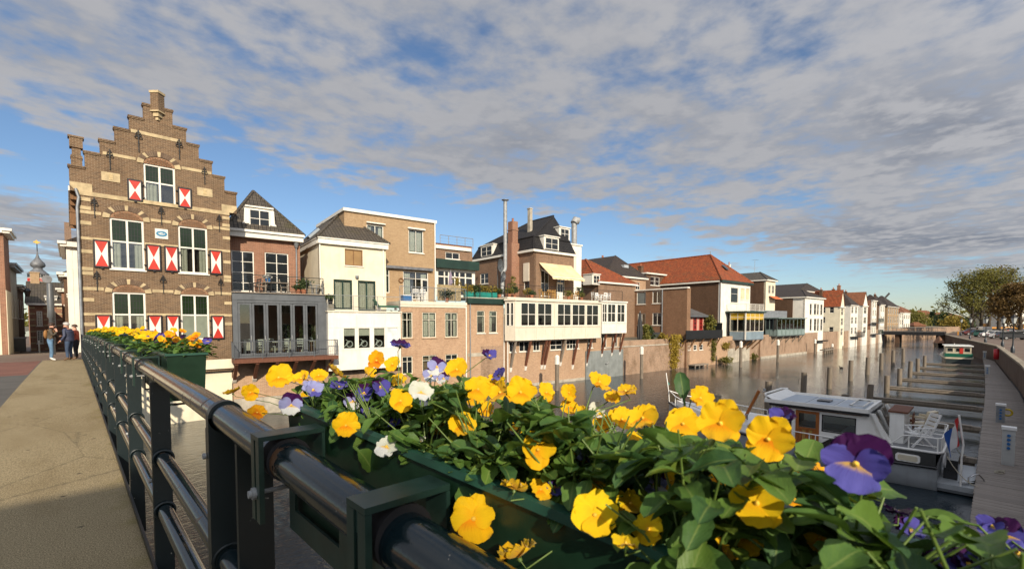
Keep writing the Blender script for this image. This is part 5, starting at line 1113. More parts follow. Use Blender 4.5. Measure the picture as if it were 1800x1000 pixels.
# tower with onion dome
ty = 92; tx, tz = FS.at(*c1(199,455), ty); tw = thing('onion_dome_tower', 'small white and red lantern tower with grey onion dome and gilded weathervane', 'tower', (tx, ty, 3))
zz = lambda y: FS.at(*c1(199,y), ty)[1]-3; sc = (FS.at(*c1(258,420), ty)[0]-FS.at(*c1(142,420), ty)[0])/2
mb = MB(); mb.lathe([(sc*.97,zz(500)),(sc*.97,zz(418))], (0,0,0), 8, smooth=False); part('lantern_body', mb, WHITE, tw); mb = MB(); mb.lathe([(sc*1.02,-3),(sc*1.02,zz(500))], (0,0,0), 8, smooth=False); part('shaft', mb, B_RED, tw)
for k in range(8):
    a = 2*pi*(k+.5)/8; r_ = sc*.97*cos(pi/8)
    for i in (-1, 0, 1):
        for (ya, yb_, m_) in ((456,440,RED),(436,422,GLASS)):
            mb = MB(lambda x, y, z, a=a: (x*-sin(a)+y*cos(a), x*cos(a)+y*sin(a), z)); mb.box(i*sc*.23-sc*.08, i*sc*.23+sc*.08, r_-.02, r_+.04, zz(ya), zz(yb_)); part('window', mb, m_, tw)
mb = MB(); mb.lathe([(sc*1.06,zz(418)),(sc*.75,zz(405)),(sc*.45,zz(392)),(sc*.42,zz(386)),(sc*.62,zz(380)),(sc*.72,zz(372)),(sc*.66,zz(360)),(sc*.42,zz(348)),(sc*.2,zz(334)),(sc*.1,zz(318)),(sc*.05,zz(300))], (0,0,0), 16); part('onion_dome', mb, LEAD, tw)
GOLD = plain('gilding', (.8,.5,.12), .3, metal=.9, var=.1)
mb = MB(); mb.tube([(0,0,zz(302)),(0,0,zz(255))], .05, 6); part('spire_rod', mb, IRON, tw)
mb = MB(); u = sc*.34; mb.prism([(x*u, zz(252)+z*u) for x, z in ((-1,-.3),(-.4,-.4),(-.2,-.65),(.3,-.65),(.5,-.3),(1,-.2),(.9,.1),(.3,.15),(.1,.6),(-.25,.75),(-.35,.25),(-.8,.2))], -.06, .06); part('weathervane', mb, GOLD, tw)
# right side of the street, behind the gable house
h, H = sidehouse('white_street_house', 'white fronted house in the street behind the stepped gable house', -.12, 43.2, 52, 10.6, WHITEWALL, -1, wins=[(1,2.2,1.2,3.2),(1,2.2,4.4,6.2),(3.6,4.8,4.4,6.2),(6.4,7.6,4.4,6.2)], roofz=13)
mb = MB(); mb.prism([(0,H),(8.5,H),(8.5,H+.3),(7,H+1.0),(5.4,H+1.6),(4.25,H+2.3),(3,H+1.6),(1.5,H+1.0),(0,H+.3)], -.05, .3, ax='x'); part('bell_gable', mb, B_MANS, h)
sidehouse('brown_street_house', 'brown brick house with white frames deeper in the street on the right', -.35, 52.1, 61, 9.2, B_DARK, -1, wins=[(1,2.2,1.2,3.2),(1,2.2,4.2,6.0),(4,5.2,4.2,6.0)], roofz=11.5)
sidehouse('red_street_house', 'red brick house at the far right end of the street', -.6, 61.1, 69, 8.4, B_RED, -1, wins=[(1,2.2,4.0,5.6),(4,5.2,4.0,5.6)], roofz=10.5)
# dark column with round head, bollards
cxp, cyp = -.95, 43.0; gz_ = street_z(cyp); s_ = Frame(0, cyp, 0)
col = thing('street_column', 'tall dark grey column with a round disc head behind the couple', 'street column', (cxp, cyp, gz_)); zq = lambda y: Pl(s_, 0).at(*c1(305,y))[1]-gz_
mb = MB(); mb.lathe([(.15,0),(.12,zq(645)),(.2,zq(640)),(.17,zq(600)),(.2,zq(540)),(.18,zq(535)),(.17,zq(470)),(.13,zq(465))], (0,0,0), 10); part('shaft', mb, GREYPAINT, col)
mb = MB(); mb.tube([(-.12,-.12,zq(446)),(-.12,.08,zq(446))], .25, 16); part('disc', mb, LEAD, col)
mb = MB(); mb.tube([(-.3,-.05,zq(540)),(.34,-.05,zq(540))], .04, 6); part('clamp', mb, STEEL, col)
bx, by = on_z(*c1(26,812), 3.4); bo = thing('stone_bollard', 'pale rounded stone post beside the cream house corner', 'bollard', (bx, by, street_z(by)))
mb = MB(); mb.lathe([(.34,0),(.34,.9),(.3,1.15),(.2,1.32),(.05,1.38)], (0,0,0), 12); part('post', mb, plain('grey_stone', (.38,.36,.31), .85), bo); mb = MB(); mb.lathe([(.4,0),(.38,.14)], (0,0,0), 12); part('base', mb, CONCRETE, bo)
for i, (px, py) in enumerate(((203,805),(2,795))):
    bx, by = on_z(*c1(px,py), 3.35); o = thing('steel_bollard', ('slim grey steel bollard in front of the striped brick house', 'slim grey steel bollard at the left edge by the cream wall')[i], 'bollard', (bx, by, street_z(by)), group='slim bollards in the street'); mb = MB(); mb.lathe([(.06,0),(.06,.95),(.02,1.0)], (0,0,0), 8); part('post', mb, STEEL, o)
wb = thing('waste_bin', 'dark waste bin standing at the foot of the alley wall on the left', 'bin', (*on_z(*c1(88,808), 3.3), street_z(50))); mb = MB(); mb.box(-.5,.5,-.4,.4,0,1.05); part('body', mb, BLACKPAINT, wb); mb = MB(); mb.box(-.55,.55,-.45,.45,1.05,1.15); part('lid', mb, GREYPAINT, wb)
vx, vy = -2.2, 66.0; 
# ---------------------------------------------------------------- people
SKIN = plain('skin', (.52,.28,.19), .6, var=.06); JEANS = plain('blue_jeans', (.10,.19,.30), .85, var=.3, sc=5); DJEANS = plain('dark_jeans', (.035,.06,.11), .85, var=.3, sc=5)
NAVY = plain('navy_quilted_jacket', (.035,.045,.085), .6, var=.3, sc=6); BRJ = plain('brown_jacket', (.075,.06,.04), .75, var=.3, sc=6); HAIRB = plain('brown_hair', (.045,.02,.01), .6); HAIRG = plain('grey_hair', (.42,.40,.37), .6)
SHOEW = plain('white_shoe', (.62,.6,.55), .6); SHOEB = plain('brown_shoe', (.14,.08,.04), .6); BLK = plain('black_cloth', (.012,.012,.014), .85); REDJ = plain('red_jacket', (.4,.08,.04), .8); TANBAG = plain('tan_backpack', (.27,.13,.04), .7)
def person(label, loc, rz, H, top, legs, shoe, hair, arms, lean=0, extra=None, stance=.1):
    o = thing('person', label, 'person', loc, rz); k = H/1.72
    J = {'pel':(0,0,.94,.135),'bel':(0,lean*.3,1.08,.14),'che':(0,lean*.7,1.30,.155),'nek':(0,lean,1.47,.062),'hd':(0,lean*1.25+.02,1.545,.078),'top':(0,lean*1.3+.02,1.66,.085)}
    E = [('pel','bel'),('bel','che'),('che','nek'),('nek','hd'),('hd','top')]
    for s, n_ in ((1,'r'),(-1,'l')):
        J.update({'hip'+n_:(s*.10,0,.86,.105),'kn'+n_:(s*(.1+stance*.3),.03+s*.02,.48,.068),'an'+n_:(s*(.1+stance*.5),0+s*.03,.10,.05),'to'+n_:(s*(.12+stance*.5),.15+s*.03,.045,.042)})
        E += [('pel','hip'+n_),('hip'+n_,'kn'+n_),('kn'+n_,'an'+n_),('an'+n_,'to'+n_)]
        sh, el, wr_, ha = arms[0 if s > 0 else 1]
        J.update({'sh'+n_:(s*.19,lean*.9,1.40,.075),'el'+n_:(*el,.055),'wr'+n_:(*wr_,.042),'ha'+n_:(*ha,.04)})
        E += [('che','sh'+n_),('sh'+n_,'el'+n_),('el'+n_,'wr'+n_),('wr'+n_,'ha'+n_)]
    names = list(J); me = bpy.data.meshes.new('body'); me.from_pydata([tuple(c*k for c in J[n][:3]) for n in names], [(names.index(a), names.index(b)) for a, b in E], [])
    t = bpy.data.objects.new('tmp', me); COL.objects.link(t); t.modifiers.new('s', 'SKIN')
    for i, n in enumerate(names): r = J[n][3]*k; me.skin_vertices[0].data[i].radius = (r, r)
    me.skin_vertices[0].data[0].use_root = True
    sb = t.modifiers.new('d', 'SUBSURF'); sb.levels = sb.render_levels = 2
    m2 = bpy.data.meshes.new_from_object(t.evaluated_get(bpy.context.evaluated_depsgraph_get())); bpy.data.objects.remove(t)
    m2.name = 'body'; m2.materials.clear()
    for m in (top, legs, shoe, SKIN): m2.materials.append(m)
    P3 = {n: Vector(J[n][:3])*k for n in names}
    def seg(c):
        best = None
        for a, b in E:
            d = P3[b]-P3[a]; q = max(0, min(1, (c-P3[a]).dot(d)/d.length_squared)); e_ = (P3[a]+d*q-c).length
            if best is None or e_ < best[0]: best = (e_, a, b, q)
        return best
    for p in m2.polygons:
        p.use_smooth = True; _, a, b, q = seg(p.center)
        i = 0
        if b[:2] in ('hd','to') and b in ('hd','top') : i = 3
        if b == 'nek': i = 0 if q < .75 else 3
        if b[:2] in ('ki','kn','an') or b[:3] == 'hip': i = 1
        if b[:2] == 'an' and q > .85 or (b[:2] == 'to' and b != 'top'): i = 2
        if b[:2] == 'ha': i = 3
        if a == 'pel' and b == 'bel' and q < .1 and p.center.z < .9*k: i = 1
        p.material_index = i
    boxuv(m2); part('body', m2, None, o)
    hd = P3['top']; mb = MB(); f = lambda u, v: (hd.x+.105*k*sin(pi*v*.62)*cos(2*pi*u)*1.0, hd.y-.012*k+.118*k*sin(pi*v*.62)*sin(2*pi*u), hd.z+.0*k+.105*k*cos(pi*v*.62)+ (0.035*k if sin(2*pi*u) > .3 and v > .6 else 0))
    mb.grid(f, 18, 8); part('hair', mb, hair, o)
    mb = MB(); fy_ = hd.y+.085*k
    mb.tube([(0,fy_+.005,hd.z-.02*k),(0,fy_+.028*k,hd.z-.055*k),(0,fy_+.0,hd.z-.065*k)], [.008,.014,.01], 6); part('nose', mb, SKIN, o)
    mb = MB(); [mb.box(s*.032*k-.011, s*.032*k+.011, fy_-.01, fy_+.004, hd.z-.028*k, hd.z-.016*k) for s in (1,-1)]; part('eyes', mb, BLK, o)
    for s in (1,-1):      # hands with fingers
        n_ = 'r' if s > 0 else 'l'; b_ = P3['ha'+n_]; d = (P3['ha'+n_]-P3['wr'+n_]).normalized(); sd_ = d.cross(Vector((0,0,1))); sd_ = sd_.normalized() if sd_.length > .1 else Vector((1,0,0)); mb = MB()
        for i, l_ in enumerate((.065,.08,.085,.072)): st = b_+sd_*(i-1.5)*.021*k; mb.tube([st, st+d*l_*.6*k, st+d*l_*k+Vector((0,0,-.012))], [.011*k,.01*k,.007*k], 5)
        st = b_-sd_*.035*k-d*.03*k; mb.tube([st, st+d*.035*k-sd_*.02*k, st+d*.06*k-sd_*.02*k], [.013*k,.011*k,.008*k], 5); part('hand_fingers', mb, SKIN, o)
    if extra: extra(o, k, P3)
    return o
def bag(o, k, P3):
    mb = MB(); c = P3['che']; mb.grid(lambda u, v: (c.x+.13*k*sin(pi*v)**.5*cos(2*pi*u), c.y-.17*k+.08*k*sin(pi*v)**.5*sin(2*pi*u), c.z-.28*k+.42*k*v), 12, 8); part('backpack', mb, TANBAG, o)
    mb = MB(); [mb.tube([(s*.1*k, c.y-.12*k, c.z+.1*k),(s*.12*k, c.y+.02*k, c.z+.17*k),(s*.13*k, c.y+.16*k, c.z-.0*k),(s*.13*k, c.y-.02*k, c.z-.25*k)], .018*k, 5) for s in (1,-1)]; part('strap', mb, TANBAG, o)
wx, wy = -.72, 30.1; gx, gy = -.02, 29.6
person('woman in brown jacket and blue jeans with tan backpack, hand raised to her mouth', (wx, wy, zdeck(wy)), radians(-95), 1.72, BRJ, JEANS, SHOEW, HAIRB,
       ((None,(.24,.10,1.16),(.13,.24,1.33),(.05,.20,1.45)), (None,(-.24,.10,1.14),(-.12,.30,1.12),(-.02,.33,1.14))), .03, bag)
def jk(o, k, P3):
    mb = MB()
    for i in range(8): z = (.92+.058*i)*k; rr = (.175+.012*sin(i))*k; mb.tube([(rr*1.02*cos(t), .05*(z-.9)*.6+rr*.86*sin(t), z) for t in [2*pi*j/18 for j in range(18)]], .03*k, 6, closed=True)
    part('quilted_jacket', mb, NAVY, o)
person('grey haired man in navy quilted jacket and dark jeans beside the railing end', (gx-.08, gy, zdeck(gy)), radians(55), 1.74, NAVY, DJEANS, SHOEB, HAIRG,
       ((None,(.27,.0,1.13),(.25,.16,.98),(.24,.22,.93)), (None,(-.28,-.02,1.13),(-.31,.10,.93),(-.31,.16,.87))), .06, jk)
person('person in red jacket and black trousers half hidden behind the grey haired man', (.14, 30.45, 3.77), radians(70), 1.66, REDJ, BLK, SHOEB, HAIRB,
       ((None,(.24,.05,1.14),(.2,.22,1.1),(.14,.3,1.12)), (None,(-.24,.02,1.12),(-.22,.15,1.0),(-.2,.22,.98))), .02)
# ================================================================ CANAL: POSTS, DOCK, BOATS
# white capped mooring posts along the left bank
capped = [((979,686),624),((1127.5,665),609),((1301.6,645),599.5),((1367,636),597)] + [(c8(421,606),c8(420,510)[1]),(c8(536,590),c8(535,540)[1]),(c8(602,570),c8(601,530)[1]),(c8(637,560),c8(637,487)[1]),(c8(683,558),c8(683,478)[1]),(c8(757,545),c8(757,480)[1])]
lab = ['in front of the long white bays', 'in front of the garden wall with yellow ivy', 'in front of the blue panelled bay', 'beside the green conservatory', 'in front of the tall white house', 'short and thick, before the wooden jetty', 'thin, right of the wooden jetty', 'white topped, before the white tower house', 'dark, before the balcony over the water', 'nearest the far bridge']
for ((px, py), pt), lb in zip(capped, lab):
    x, y = on_z(px, py, 0); v = ray(px, pt); zt = CAMZ + v.z * hypot(x, y)/hypot(v.x, v.y)
    o = thing('mooring_post', 'grey mooring post with white cap '+lb, 'mooring post', (x, y, 0), U(0, 1), 'white capped mooring posts along the left bank')
    r = .17; mb = MB(); mb.lathe([(r,-1),(r,zt-.75)], (0,0,0), 8, smooth=False); part('post', mb, WOODPILE, o)
    mb = MB(); mb.lathe([(r+.02,zt-.75),(r+.02,zt-.12),(r*.5,zt)], (0,0,0), 8, smooth=False); part('white_cap', mb, WHITE, o)
jt = thing('wooden_jetty', 'small dark wooden jetty with short posts before the white house', 'jetty', (*on_z(*c8(500,600), 0), 0)); mb = MB(); mb.box(-3.2,3.2,-.5,.4,.5,.7); part('planks', mb, WOODGREY, jt)
for i in range(5): mb = MB(); mb.lathe([(.14,-1),(.14,.95)], (-2.8+i*1.4,-.3,0), 8); part('post', mb, WOODPILE, jt)
# timber piles in mid canal and at the finger ends
def pile(x, y, zt, r, label, group):
    o = thing('timber_pile', label, 'pile', (x, y, 0), U(0,3), group); mb = MB()
    k = 10; lean = (U(-.04,.04), U(-.04,.04)); mb.tube([(0,0,-1.2),(lean[0]*.4,lean[1]*.4,zt*.4),(lean[0],lean[1],zt)], [r,r*.97,r*.93], k); part('shaft', mb, WOODPILE, o)
    mb = MB(); mb.tube([(r-.01,0,zt-.5),(r+.12,0,zt-.5),(r+.12,0,zt-.9),(r-.01,0,zt-.9)], .014, 5); part('iron_eye', mb, IRON, o)
ORD = ['first', 'second', 'third', 'fourth', 'fifth', 'sixth', 'seventh', 'eighth', 'ninth', 'tenth']
for k in range(9):
    pile(23.4+7.42*k+U(-.2,.2), 9.5-.015*k*k, 1.9+U(-.1,.15), .2, f'bare timber pile standing free in the water, {ORD[k]} of the row from the yacht', 'free standing timber piles in mid canal')
for k in range(8):
    x = 24.2+7.42*k if k else 24.3; y1 = 5.75+.03*k
    f = thing('jetty_finger', f'narrow weathered timber finger jetty, {ORD[k]} beyond the grey yacht' if k else 'narrow weathered timber finger jetty beside the yacht stern', 'jetty', (x, .3, 0), 0, 'finger jetties off the dock')
    mb = MB(); mb.box(-.13,.13,0,y1-.3,.32,.5); part('beam', mb, WOODGREY, f)
    mb = MB(); mb.box(-.07,.07,.05,y1-.4,.2,.319); part('under_beam', mb, WOODPILE, f)
    for j in range(8): mb = MB(); yy = .3+j*(y1-.6)/8; mb.box(-.16,.16,yy,yy+(y1-.6)/8-.03,.5,.535); part('plank', mb, WOODGREY, f)
    if k: pile(x-.33, y1-.15, 1.45+U(-.1,.2), .19, f'timber pile at the outer end of the {ORD[k]} finger jetty beyond the yacht', 'timber piles at the finger ends')
    else: pile(x+.4, y1-.15, 1.2, .19, 'timber pile at the outer end of the finger jetty beside the yacht', 'timber piles at the finger ends')
# floating dock with single planks
dk = thing('floating_dock', 'long weathered plank dock along the quay wall', 'dock', (0,0,0))
def dock_edges(x): # left edge, right edge
    l = .28 + .8*max(0, (x-40)/57)**1.5*1.0
    r = np.interp(x, [10,49.8,86.8,97], [-1.7,-1.38,-.15,1.5]); return min(l, 1.4) if x < 97 else 1.4, min(r, l-.3)
pm = None; x = 9.0; k = 0; rest = MB()
while x < 96:
    l, r = dock_edges(x); w = .145
    if k < 295:
        mb = pm or MB()
        if pm is None: mb.box(-w/2, w/2, -.5, .5, -.035, 0); pm = mb.mesh('plank', WOODPLANK)
        o = part('plank', pm, None, dk, loc=(x, (l+r)/2, DZ+U(-.006,.006))); o.scale = (1, (l-r)+U(-.03,.03), 1); o.rotation_euler = (0, 0, U(-.004,.004))
    else: rest.box(x-w/2, x+w/2, r, l, DZ-.035, DZ+U(-.006,.006))
    x += .155; k += 1
part('far_planks', rest, WOODPLANK, dk, kind='stuff')
mb = MB(); pts = [(x, dock_edges(x)) for x in np.linspace(9, 96, 30)]
for (xa, (la, _)), (xb, (lb_, _)) in zip(pts, pts[1:]): mb.bar((xa, la-.06, DZ-.17), (xb, lb_-.06, DZ-.17), .12, .26)
part('edge_beam', mb, WOODPILE, dk); mb = MB(); mb.box(9, 60, -1.5, .1, .0, DZ-.06); part('floats', mb, BLACKPAINT, dk)
# service pedestals on the dock
def at_dock(px, py): return on_z(px, py, DZ)
PED = [((1758,742), (1758,709), 'tall pale service pedestal with a yellow hose reel on the dock', True), ((1771,816), (1769,749), 'white topped service pedestal with blue sockets nearest the yacht', False),
       (kq(473,990), kq(473,925), 'white service pedestal half way along the dock', False), (kq(410,850), kq(410,785), 'white service pedestal beside the green boat', False)]
for (b_, t_, lb, reel) in PED:
    x, y = at_dock(*b_); v = ray(*t_); H = CAMZ+v.z*hypot(x,y)/hypot(v.x,v.y)-DZ; H = min(1.5, max(.9, H)); y = min(y, dock_edges(x)[0]-.15)
    o = thing('service_pedestal', lb, 'pedestal', (x, y, DZ)); mb = MB(); mb.box(-.14,.14,-.16,.16,0,H-.1); part('cabinet', mb, plain('pale_grey_metal', (.42,.43,.42), .4) if not reel else GREYPAINT if False else ZINC, o)
    mb = MB(); mb.box(-.17,.17,-.19,.19,H-.1,H); part('cap', mb, PLASTICW, o)
    for i in range(4): mb = MB(); mb.tube([(-.14,0,H-.3-.15*i),(-.19,0,H-.3-.15*i)], .05, 8); part('socket', mb, BLUEP, o)
    if reel: mb = MB(); mb.tube([(.2+.0*cos(t), -.25+.0*t+.16*cos(t), H-.45+.16*sin(t)) for t in [2*pi*j/14 for j in range(14)]], .05, 6, closed=True); part('hose_reel', mb, plain('yellow_hose', (.6,.42,.02), .5), o)
rp = thing('rope_coil', 'loose pale mooring rope lying on the dock edge near the nearest pedestal', 'rope', (*at_dock(1757,828), DZ)); mb = MB(); mb.tube([(.25*sin(t*.9)+.02*t-.3, .2*cos(t)*.6, .02+.01*(i%2)) for i, t in enumerate([j*.6 for j in range(24)])], .018, 5); part('rope', mb, plain('pale_rope', (.4,.36,.28), .9), rp)
# ---------------------------------------------------------------- the grey motor yacht
HULL = plain('grey_hull_paint', (.33,.355,.375), .35, var=.12, dirt=.25); BOATW = plain('white_gelcoat', (.82,.81,.77), .3, var=.06, dirt=.15, coat=.3); BLK2 = plain('black_gloss', (.012,.012,.014), .25); DECKG = plain('grey_deck', (.20,.205,.21), .7, var=.15); PANEL = plain('blue_grey_roof_panel', (.33,.38,.44), .35, var=.1); TEAK = WOODTEAK
CREAMP = plain('cream_plastic', (.62,.53,.37), .5, var=.06)
by_ = thing('motor_yacht', 'grey and white motor yacht with wooden door and aft deck moored stern to the dock', 'boat', (22.15, .15, 0))
def hb(y):   # half breadth at the rail
    return float(np.interp(y, [0,.9,1.0,3,6,8,9.5,10.6,11.3], [1.45,1.55,1.75,1.9,1.9,1.7,1.25,.6,.03]))
def sheer(y): return float(np.interp(y, [.9,3,6,8,10,11.3], [.80,.76,.80,.95,1.2,1.45]))
mb = MB(); ys = list(np.linspace(1.0, 11.3, 24)); prof = [(.55,-.5),(.82,-.15),(.93,.05),(.97,.4),(1,1)]
def sec(y, side): s = sheer(y); b = hb(y); return [(side*b*k*(1 if y < 9 else 1), y + (0 if z > .3 else -.25*(y/11.3)**4), z if i < 3 else (.05+(s-.05)*(.5 if i == 3 else 1))) for i, (k, z) in enumerate(prof)]
for side in (1, -1): mb.grid(lambda u, v, side=side: (lambda L, t: tuple(L[int(t)][q]*(1-t%1)+L[min(int(t)+1,4)][q]*(t%1) for q in range(3)))(sec(1.0+10.3*u, side), v*4), 24, 4)
mb.add([(-1.75*.95,1.0,-.4),(1.75*.95,1.0,-.4),(1.75,1.0,.8),(-1.75,1.0,.8)], [(0,1,2,3)])
part('hull', mb, HULL, by_)
mb = MB(); n_ = 24
for side in (1, -1): mb.tube([(side*(hb(y)+.02), y, sheer(y)+.0) for y in ys], .05, 6)
part('rubbing_strake', mb, BLK2, by_)
mb = MB(); mb.add([(-hb(y), y, sheer(y)) for y in ys] + [(hb(y), y, sheer(y)) for y in ys], [(i, i+1, i+25, i+24) for i in range(23)]); part('side_deck', mb, DECKG, by_)
# raised aft quarter with portholes
mb = MB(); ys2 = [1.05,2,3,3.9,4.4]; zt = 1.28
for side in (1,-1): mb.add([(side*(hb(y)-.06), y, sheer(y)) for y in ys2]+[(side*(hb(y)-.12), y, zt if y < 4.2 else .9) for y in ys2], [(i,i+1,i+6,i+5) for i in range(4)])
mb.add([(-1.65,1.05,.8),(1.65,1.05,.8),(1.6,.92,zt),(-1.6,.92,zt)], [(0,1,2,3)]); part('aft_quarter', mb, BLK2, by_)
mb = MB(); mb.add([(-1.62,.9,zt),(1.62,.9,zt),(1.78,3.9,zt),(-1.78,3.9,zt)], [(0,1,2,3)]); part('aft_deck', mb, DECKG, by_)
mb = MB(); mb.tube([(-1.78,4.2,zt-.02),(-1.68,1.0,zt),(-1.5,.9,zt),(1.5,.9,zt),(1.68,1.0,zt),(1.78,4.2,zt-.02)], .045, 6); part('deck_edge', mb, BOATW, by_)
for y in (1.75, 2.9):
    x = -(hb(y)-.075); mb = MB(); q = [(y+.32*cx_, .985+.13*cz_) for cx_, cz_ in ((-1,-.6),(-.85,-1),(.85,-1),(1,-.6),(1,.6),(.85,1),(-.85,1),(-1,.6))]
    mb.prism(q, x-.06, x-.0, ax='x'); o = part('porthole_frame', mb, BOATW, by_); mb = MB(); mb.prism([(y+(a-y)*.8, .985+(z-.985)*.7) for a, z in q], x-.075, x-.061, ax='x'); part('porthole_curtain', mb, plain('porthole_cream', (.6,.55,.42), .15), o)
# deckhouse
x0_, x1_ = 1.34, 1.3; yA, yB, yC = 2.95, 5.95, 6.6; zb, zr = .78, 2.28
side = [(3.05,zb),(yC,zb),(yB,zr),(yA,zr),(2.6,1.5)]
winr = [(3.3,4.3,1.42,2.0),(4.75,5.5,1.42,2.02),(5.4,5.9,1.38,1.98)]
class BL: pass
bl = BL(); bl.f = lambda a, w, z: (-x0_+w, a, z)
reg = [(3.0,5.95,zb,zr)]; wall(by_, 'deckhouse_side', bl, BOATW, reg, [winr[0], (4.42,5.22,zb+.0,2.1), winr[2]], .06)
mb = MB(); mb.prism([(5.95,zb),(yC,zb),(5.95,zr)], -x0_, -x0_+.06, ax='x'); mb.prism([(2.2,1.28),(3.0,1.28),(3.0,zr),(2.75,zr)], -x0_, -x0_+.06, ax='x')
mb.prism(side, x0_-.06, x0_, ax='x'); part('deckhouse_ends', mb, BOATW, by_)
def gl(pts, name='pane', m=CLEAR): mb = MB(); mb.add(pts, [tuple(range(len(pts)))]); return part(name, mb, m, by_)
for r in (winr[0], winr[2]):
    o = MB(bl.f); t = .035; o.box(r[0]-t, r[0], -.02, .0, r[2]-t, r[3]+t); o.box(r[1], r[1]+t, -.02, .0, r[2]-t, r[3]+t); o.box(r[0], r[1], -.02, .0, r[2]-t, r[2]); o.box(r[0], r[1], -.02, 0, r[3], r[3]+t); part('window_frame', o, BLK2, by_)
    o = MB(bl.f); o.box(r[0], r[1], .02, .028, r[2], r[3]); part('pane', o, CLEAR, by_)
o = MB(bl.f); a0, a1, b0, b1 = 4.42, 5.22, zb+.02, 2.1; t = .11
o.box(a0,a0+t,-.03,.05,b0,b1); o.box(a1-t,a1,-.03,.05,b0,b1); o.box(a0+t,a1-t,-.03,.05,b1-.1,b1); o.box(a0+t,a1-t,-.03,.05,b0,b0+.08); o.box(a0+t,a1-t,-.03,.05,1.36,1.44)
dr = part('wooden_door', o, TEAK, by_); 
for i in range(5): o = MB(bl.f); w_ = (a1-a0-2*t)/5; o.box(a0+t+w_*i+.006, a0+t+w_*(i+1)-.006, -.01, .03, b0+.08, 1.36); part('door_plank', o, WOODYEL if i % 2 else TEAK, dr)
o = MB(bl.f); o.box(a0+t,a1-t,.0,.008,1.44,b1-.1); part('pane', o, CLEAR, dr)
o = MB(bl.f); o.box(3.1,5.95,-.025,-.001,2.14,2.22); part('wooden_trim', o, TEAK, by_)
# windscreen and aft windows
mb = MB(); mb.bar((-1.34,yC,zb),(-1.34,yB,zr),.08,.08); mb.bar((1.34,yC,zb),(1.34,yB,zr),.08,.08); mb.bar((0,yC,zb),(0,yB,zr),.08,.08); mb.bar((-1.34,6.42,1.3),(1.34,6.42,1.3),.1,.1); mb.add([(-1.34,yC,zb),(1.34,yC,zb),(1.34,6.4,1.3),(-1.34,6.4,1.3)],[(0,1,2,3)]); part('windscreen_frame', mb, BOATW, by_)
gl([(-1.32,6.39,1.32),(1.32,6.39,1.32),(1.32,yB+.02,zr-.02),(-1.32,yB+.02,zr-.02)], 'windscreen')
mb = MB(); mb.bar((-1.42,2.35,1.28),(-1.42,2.75,zr),.12,.1); mb.bar((1.42,2.35,1.28),(1.42,2.75,zr),.12,.1); mb.bar((-.3,2.35,1.28),(-.3,2.75,zr),.1,.1); mb.add([(-1.42,2.35,1.28),(1.42,2.35,1.28),(1.42,2.45,1.5),(-1.42,2.45,1.5)],[(0,1,2,3)]); part('aft_screen', mb, BOATW, by_)
gl([(-1.4,2.45,1.5),(1.4,2.45,1.5),(1.4,2.73,zr-.05),(-1.4,2.73,zr-.05)], 'aft_pane')
mb = MB(); mb.box(-1.3,1.3,3.0,6.6,.75,.8); mb.box(.2,1.3,3.2,6.2,.8,1.25); mb.box(-.5,.6,5.9,6.4,1.1,1.5); part('saloon', mb, plain('saloon_fittings', (.12,.08,.05), .7), by_)
mb = MB(); mb.box(-.35,.15,5.3,5.4,1.45,1.85); part('screen', mb, BLK2, by_)
mb = MB(); mb.prism([(3.3,.85),(4.2,.85),(4.2,1.2),(3.45,1.25),(3.35,1.7),(3.2,1.7)], -.9, -.2, ax='x'); part('saloon_seat', mb, plain('grey_upholstery', (.22,.24,.25), .8), by_)
# roof with raised rim and panels
mb = MB(); mb.box(-1.46,1.46,2.9,6.35,zr,zr+.05); part('roof', mb, BOATW, by_)
mb = MB(); mb.box(-1.5,1.5,2.87,6.15,zr-.10,zr-.001); part('roof_edge', mb, BLK2, by_)
mb = MB(); h_ = .14
for a in ((-1.46,-1.39,2.9,6.35),(1.39,1.46,2.9,6.35),(-1.39,1.39,6.27,6.35),(-1.39,1.39,2.9,2.97)): mb.box(a[0],a[1],a[2],a[3],zr+.05,zr+.05+(h_ if a[2] > 5 else .09))
mb.tube([(-1.42,6.3,zr+.26),(-1.1,6.45,zr+.28),(1.1,6.45,zr+.28),(1.42,6.3,zr+.26)], .05, 6); mb.add([(-1.44,5.9,zr+.06),(1.44,5.9,zr+.06),(1.4,6.32,zr+.26),(-1.4,6.32,zr+.26)],[(0,1,2,3)]); part('roof_rim', mb, BOATW, by_)
for i in range(3): mb = MB(); mb.box(-1.0,1.1,3.1+i*.95,3.97+i*.95,zr+.051,zr+.085); part('roof_panel', mb, PANEL, by_)
mb = MB(); mb.box(-.3,.2,4.3,4.75,zr+.09,zr+.14); part('roof_hatch', mb, BLK2, by_); mb = MB(); mb.tube([(-.8,3.15,zr+.15),(.8,3.15,zr+.15),(.8,3.55,zr+.15),(-.8,3.55,zr+.15)], .03, 5, closed=True); part('roof_rail', mb, BOATW, by_)
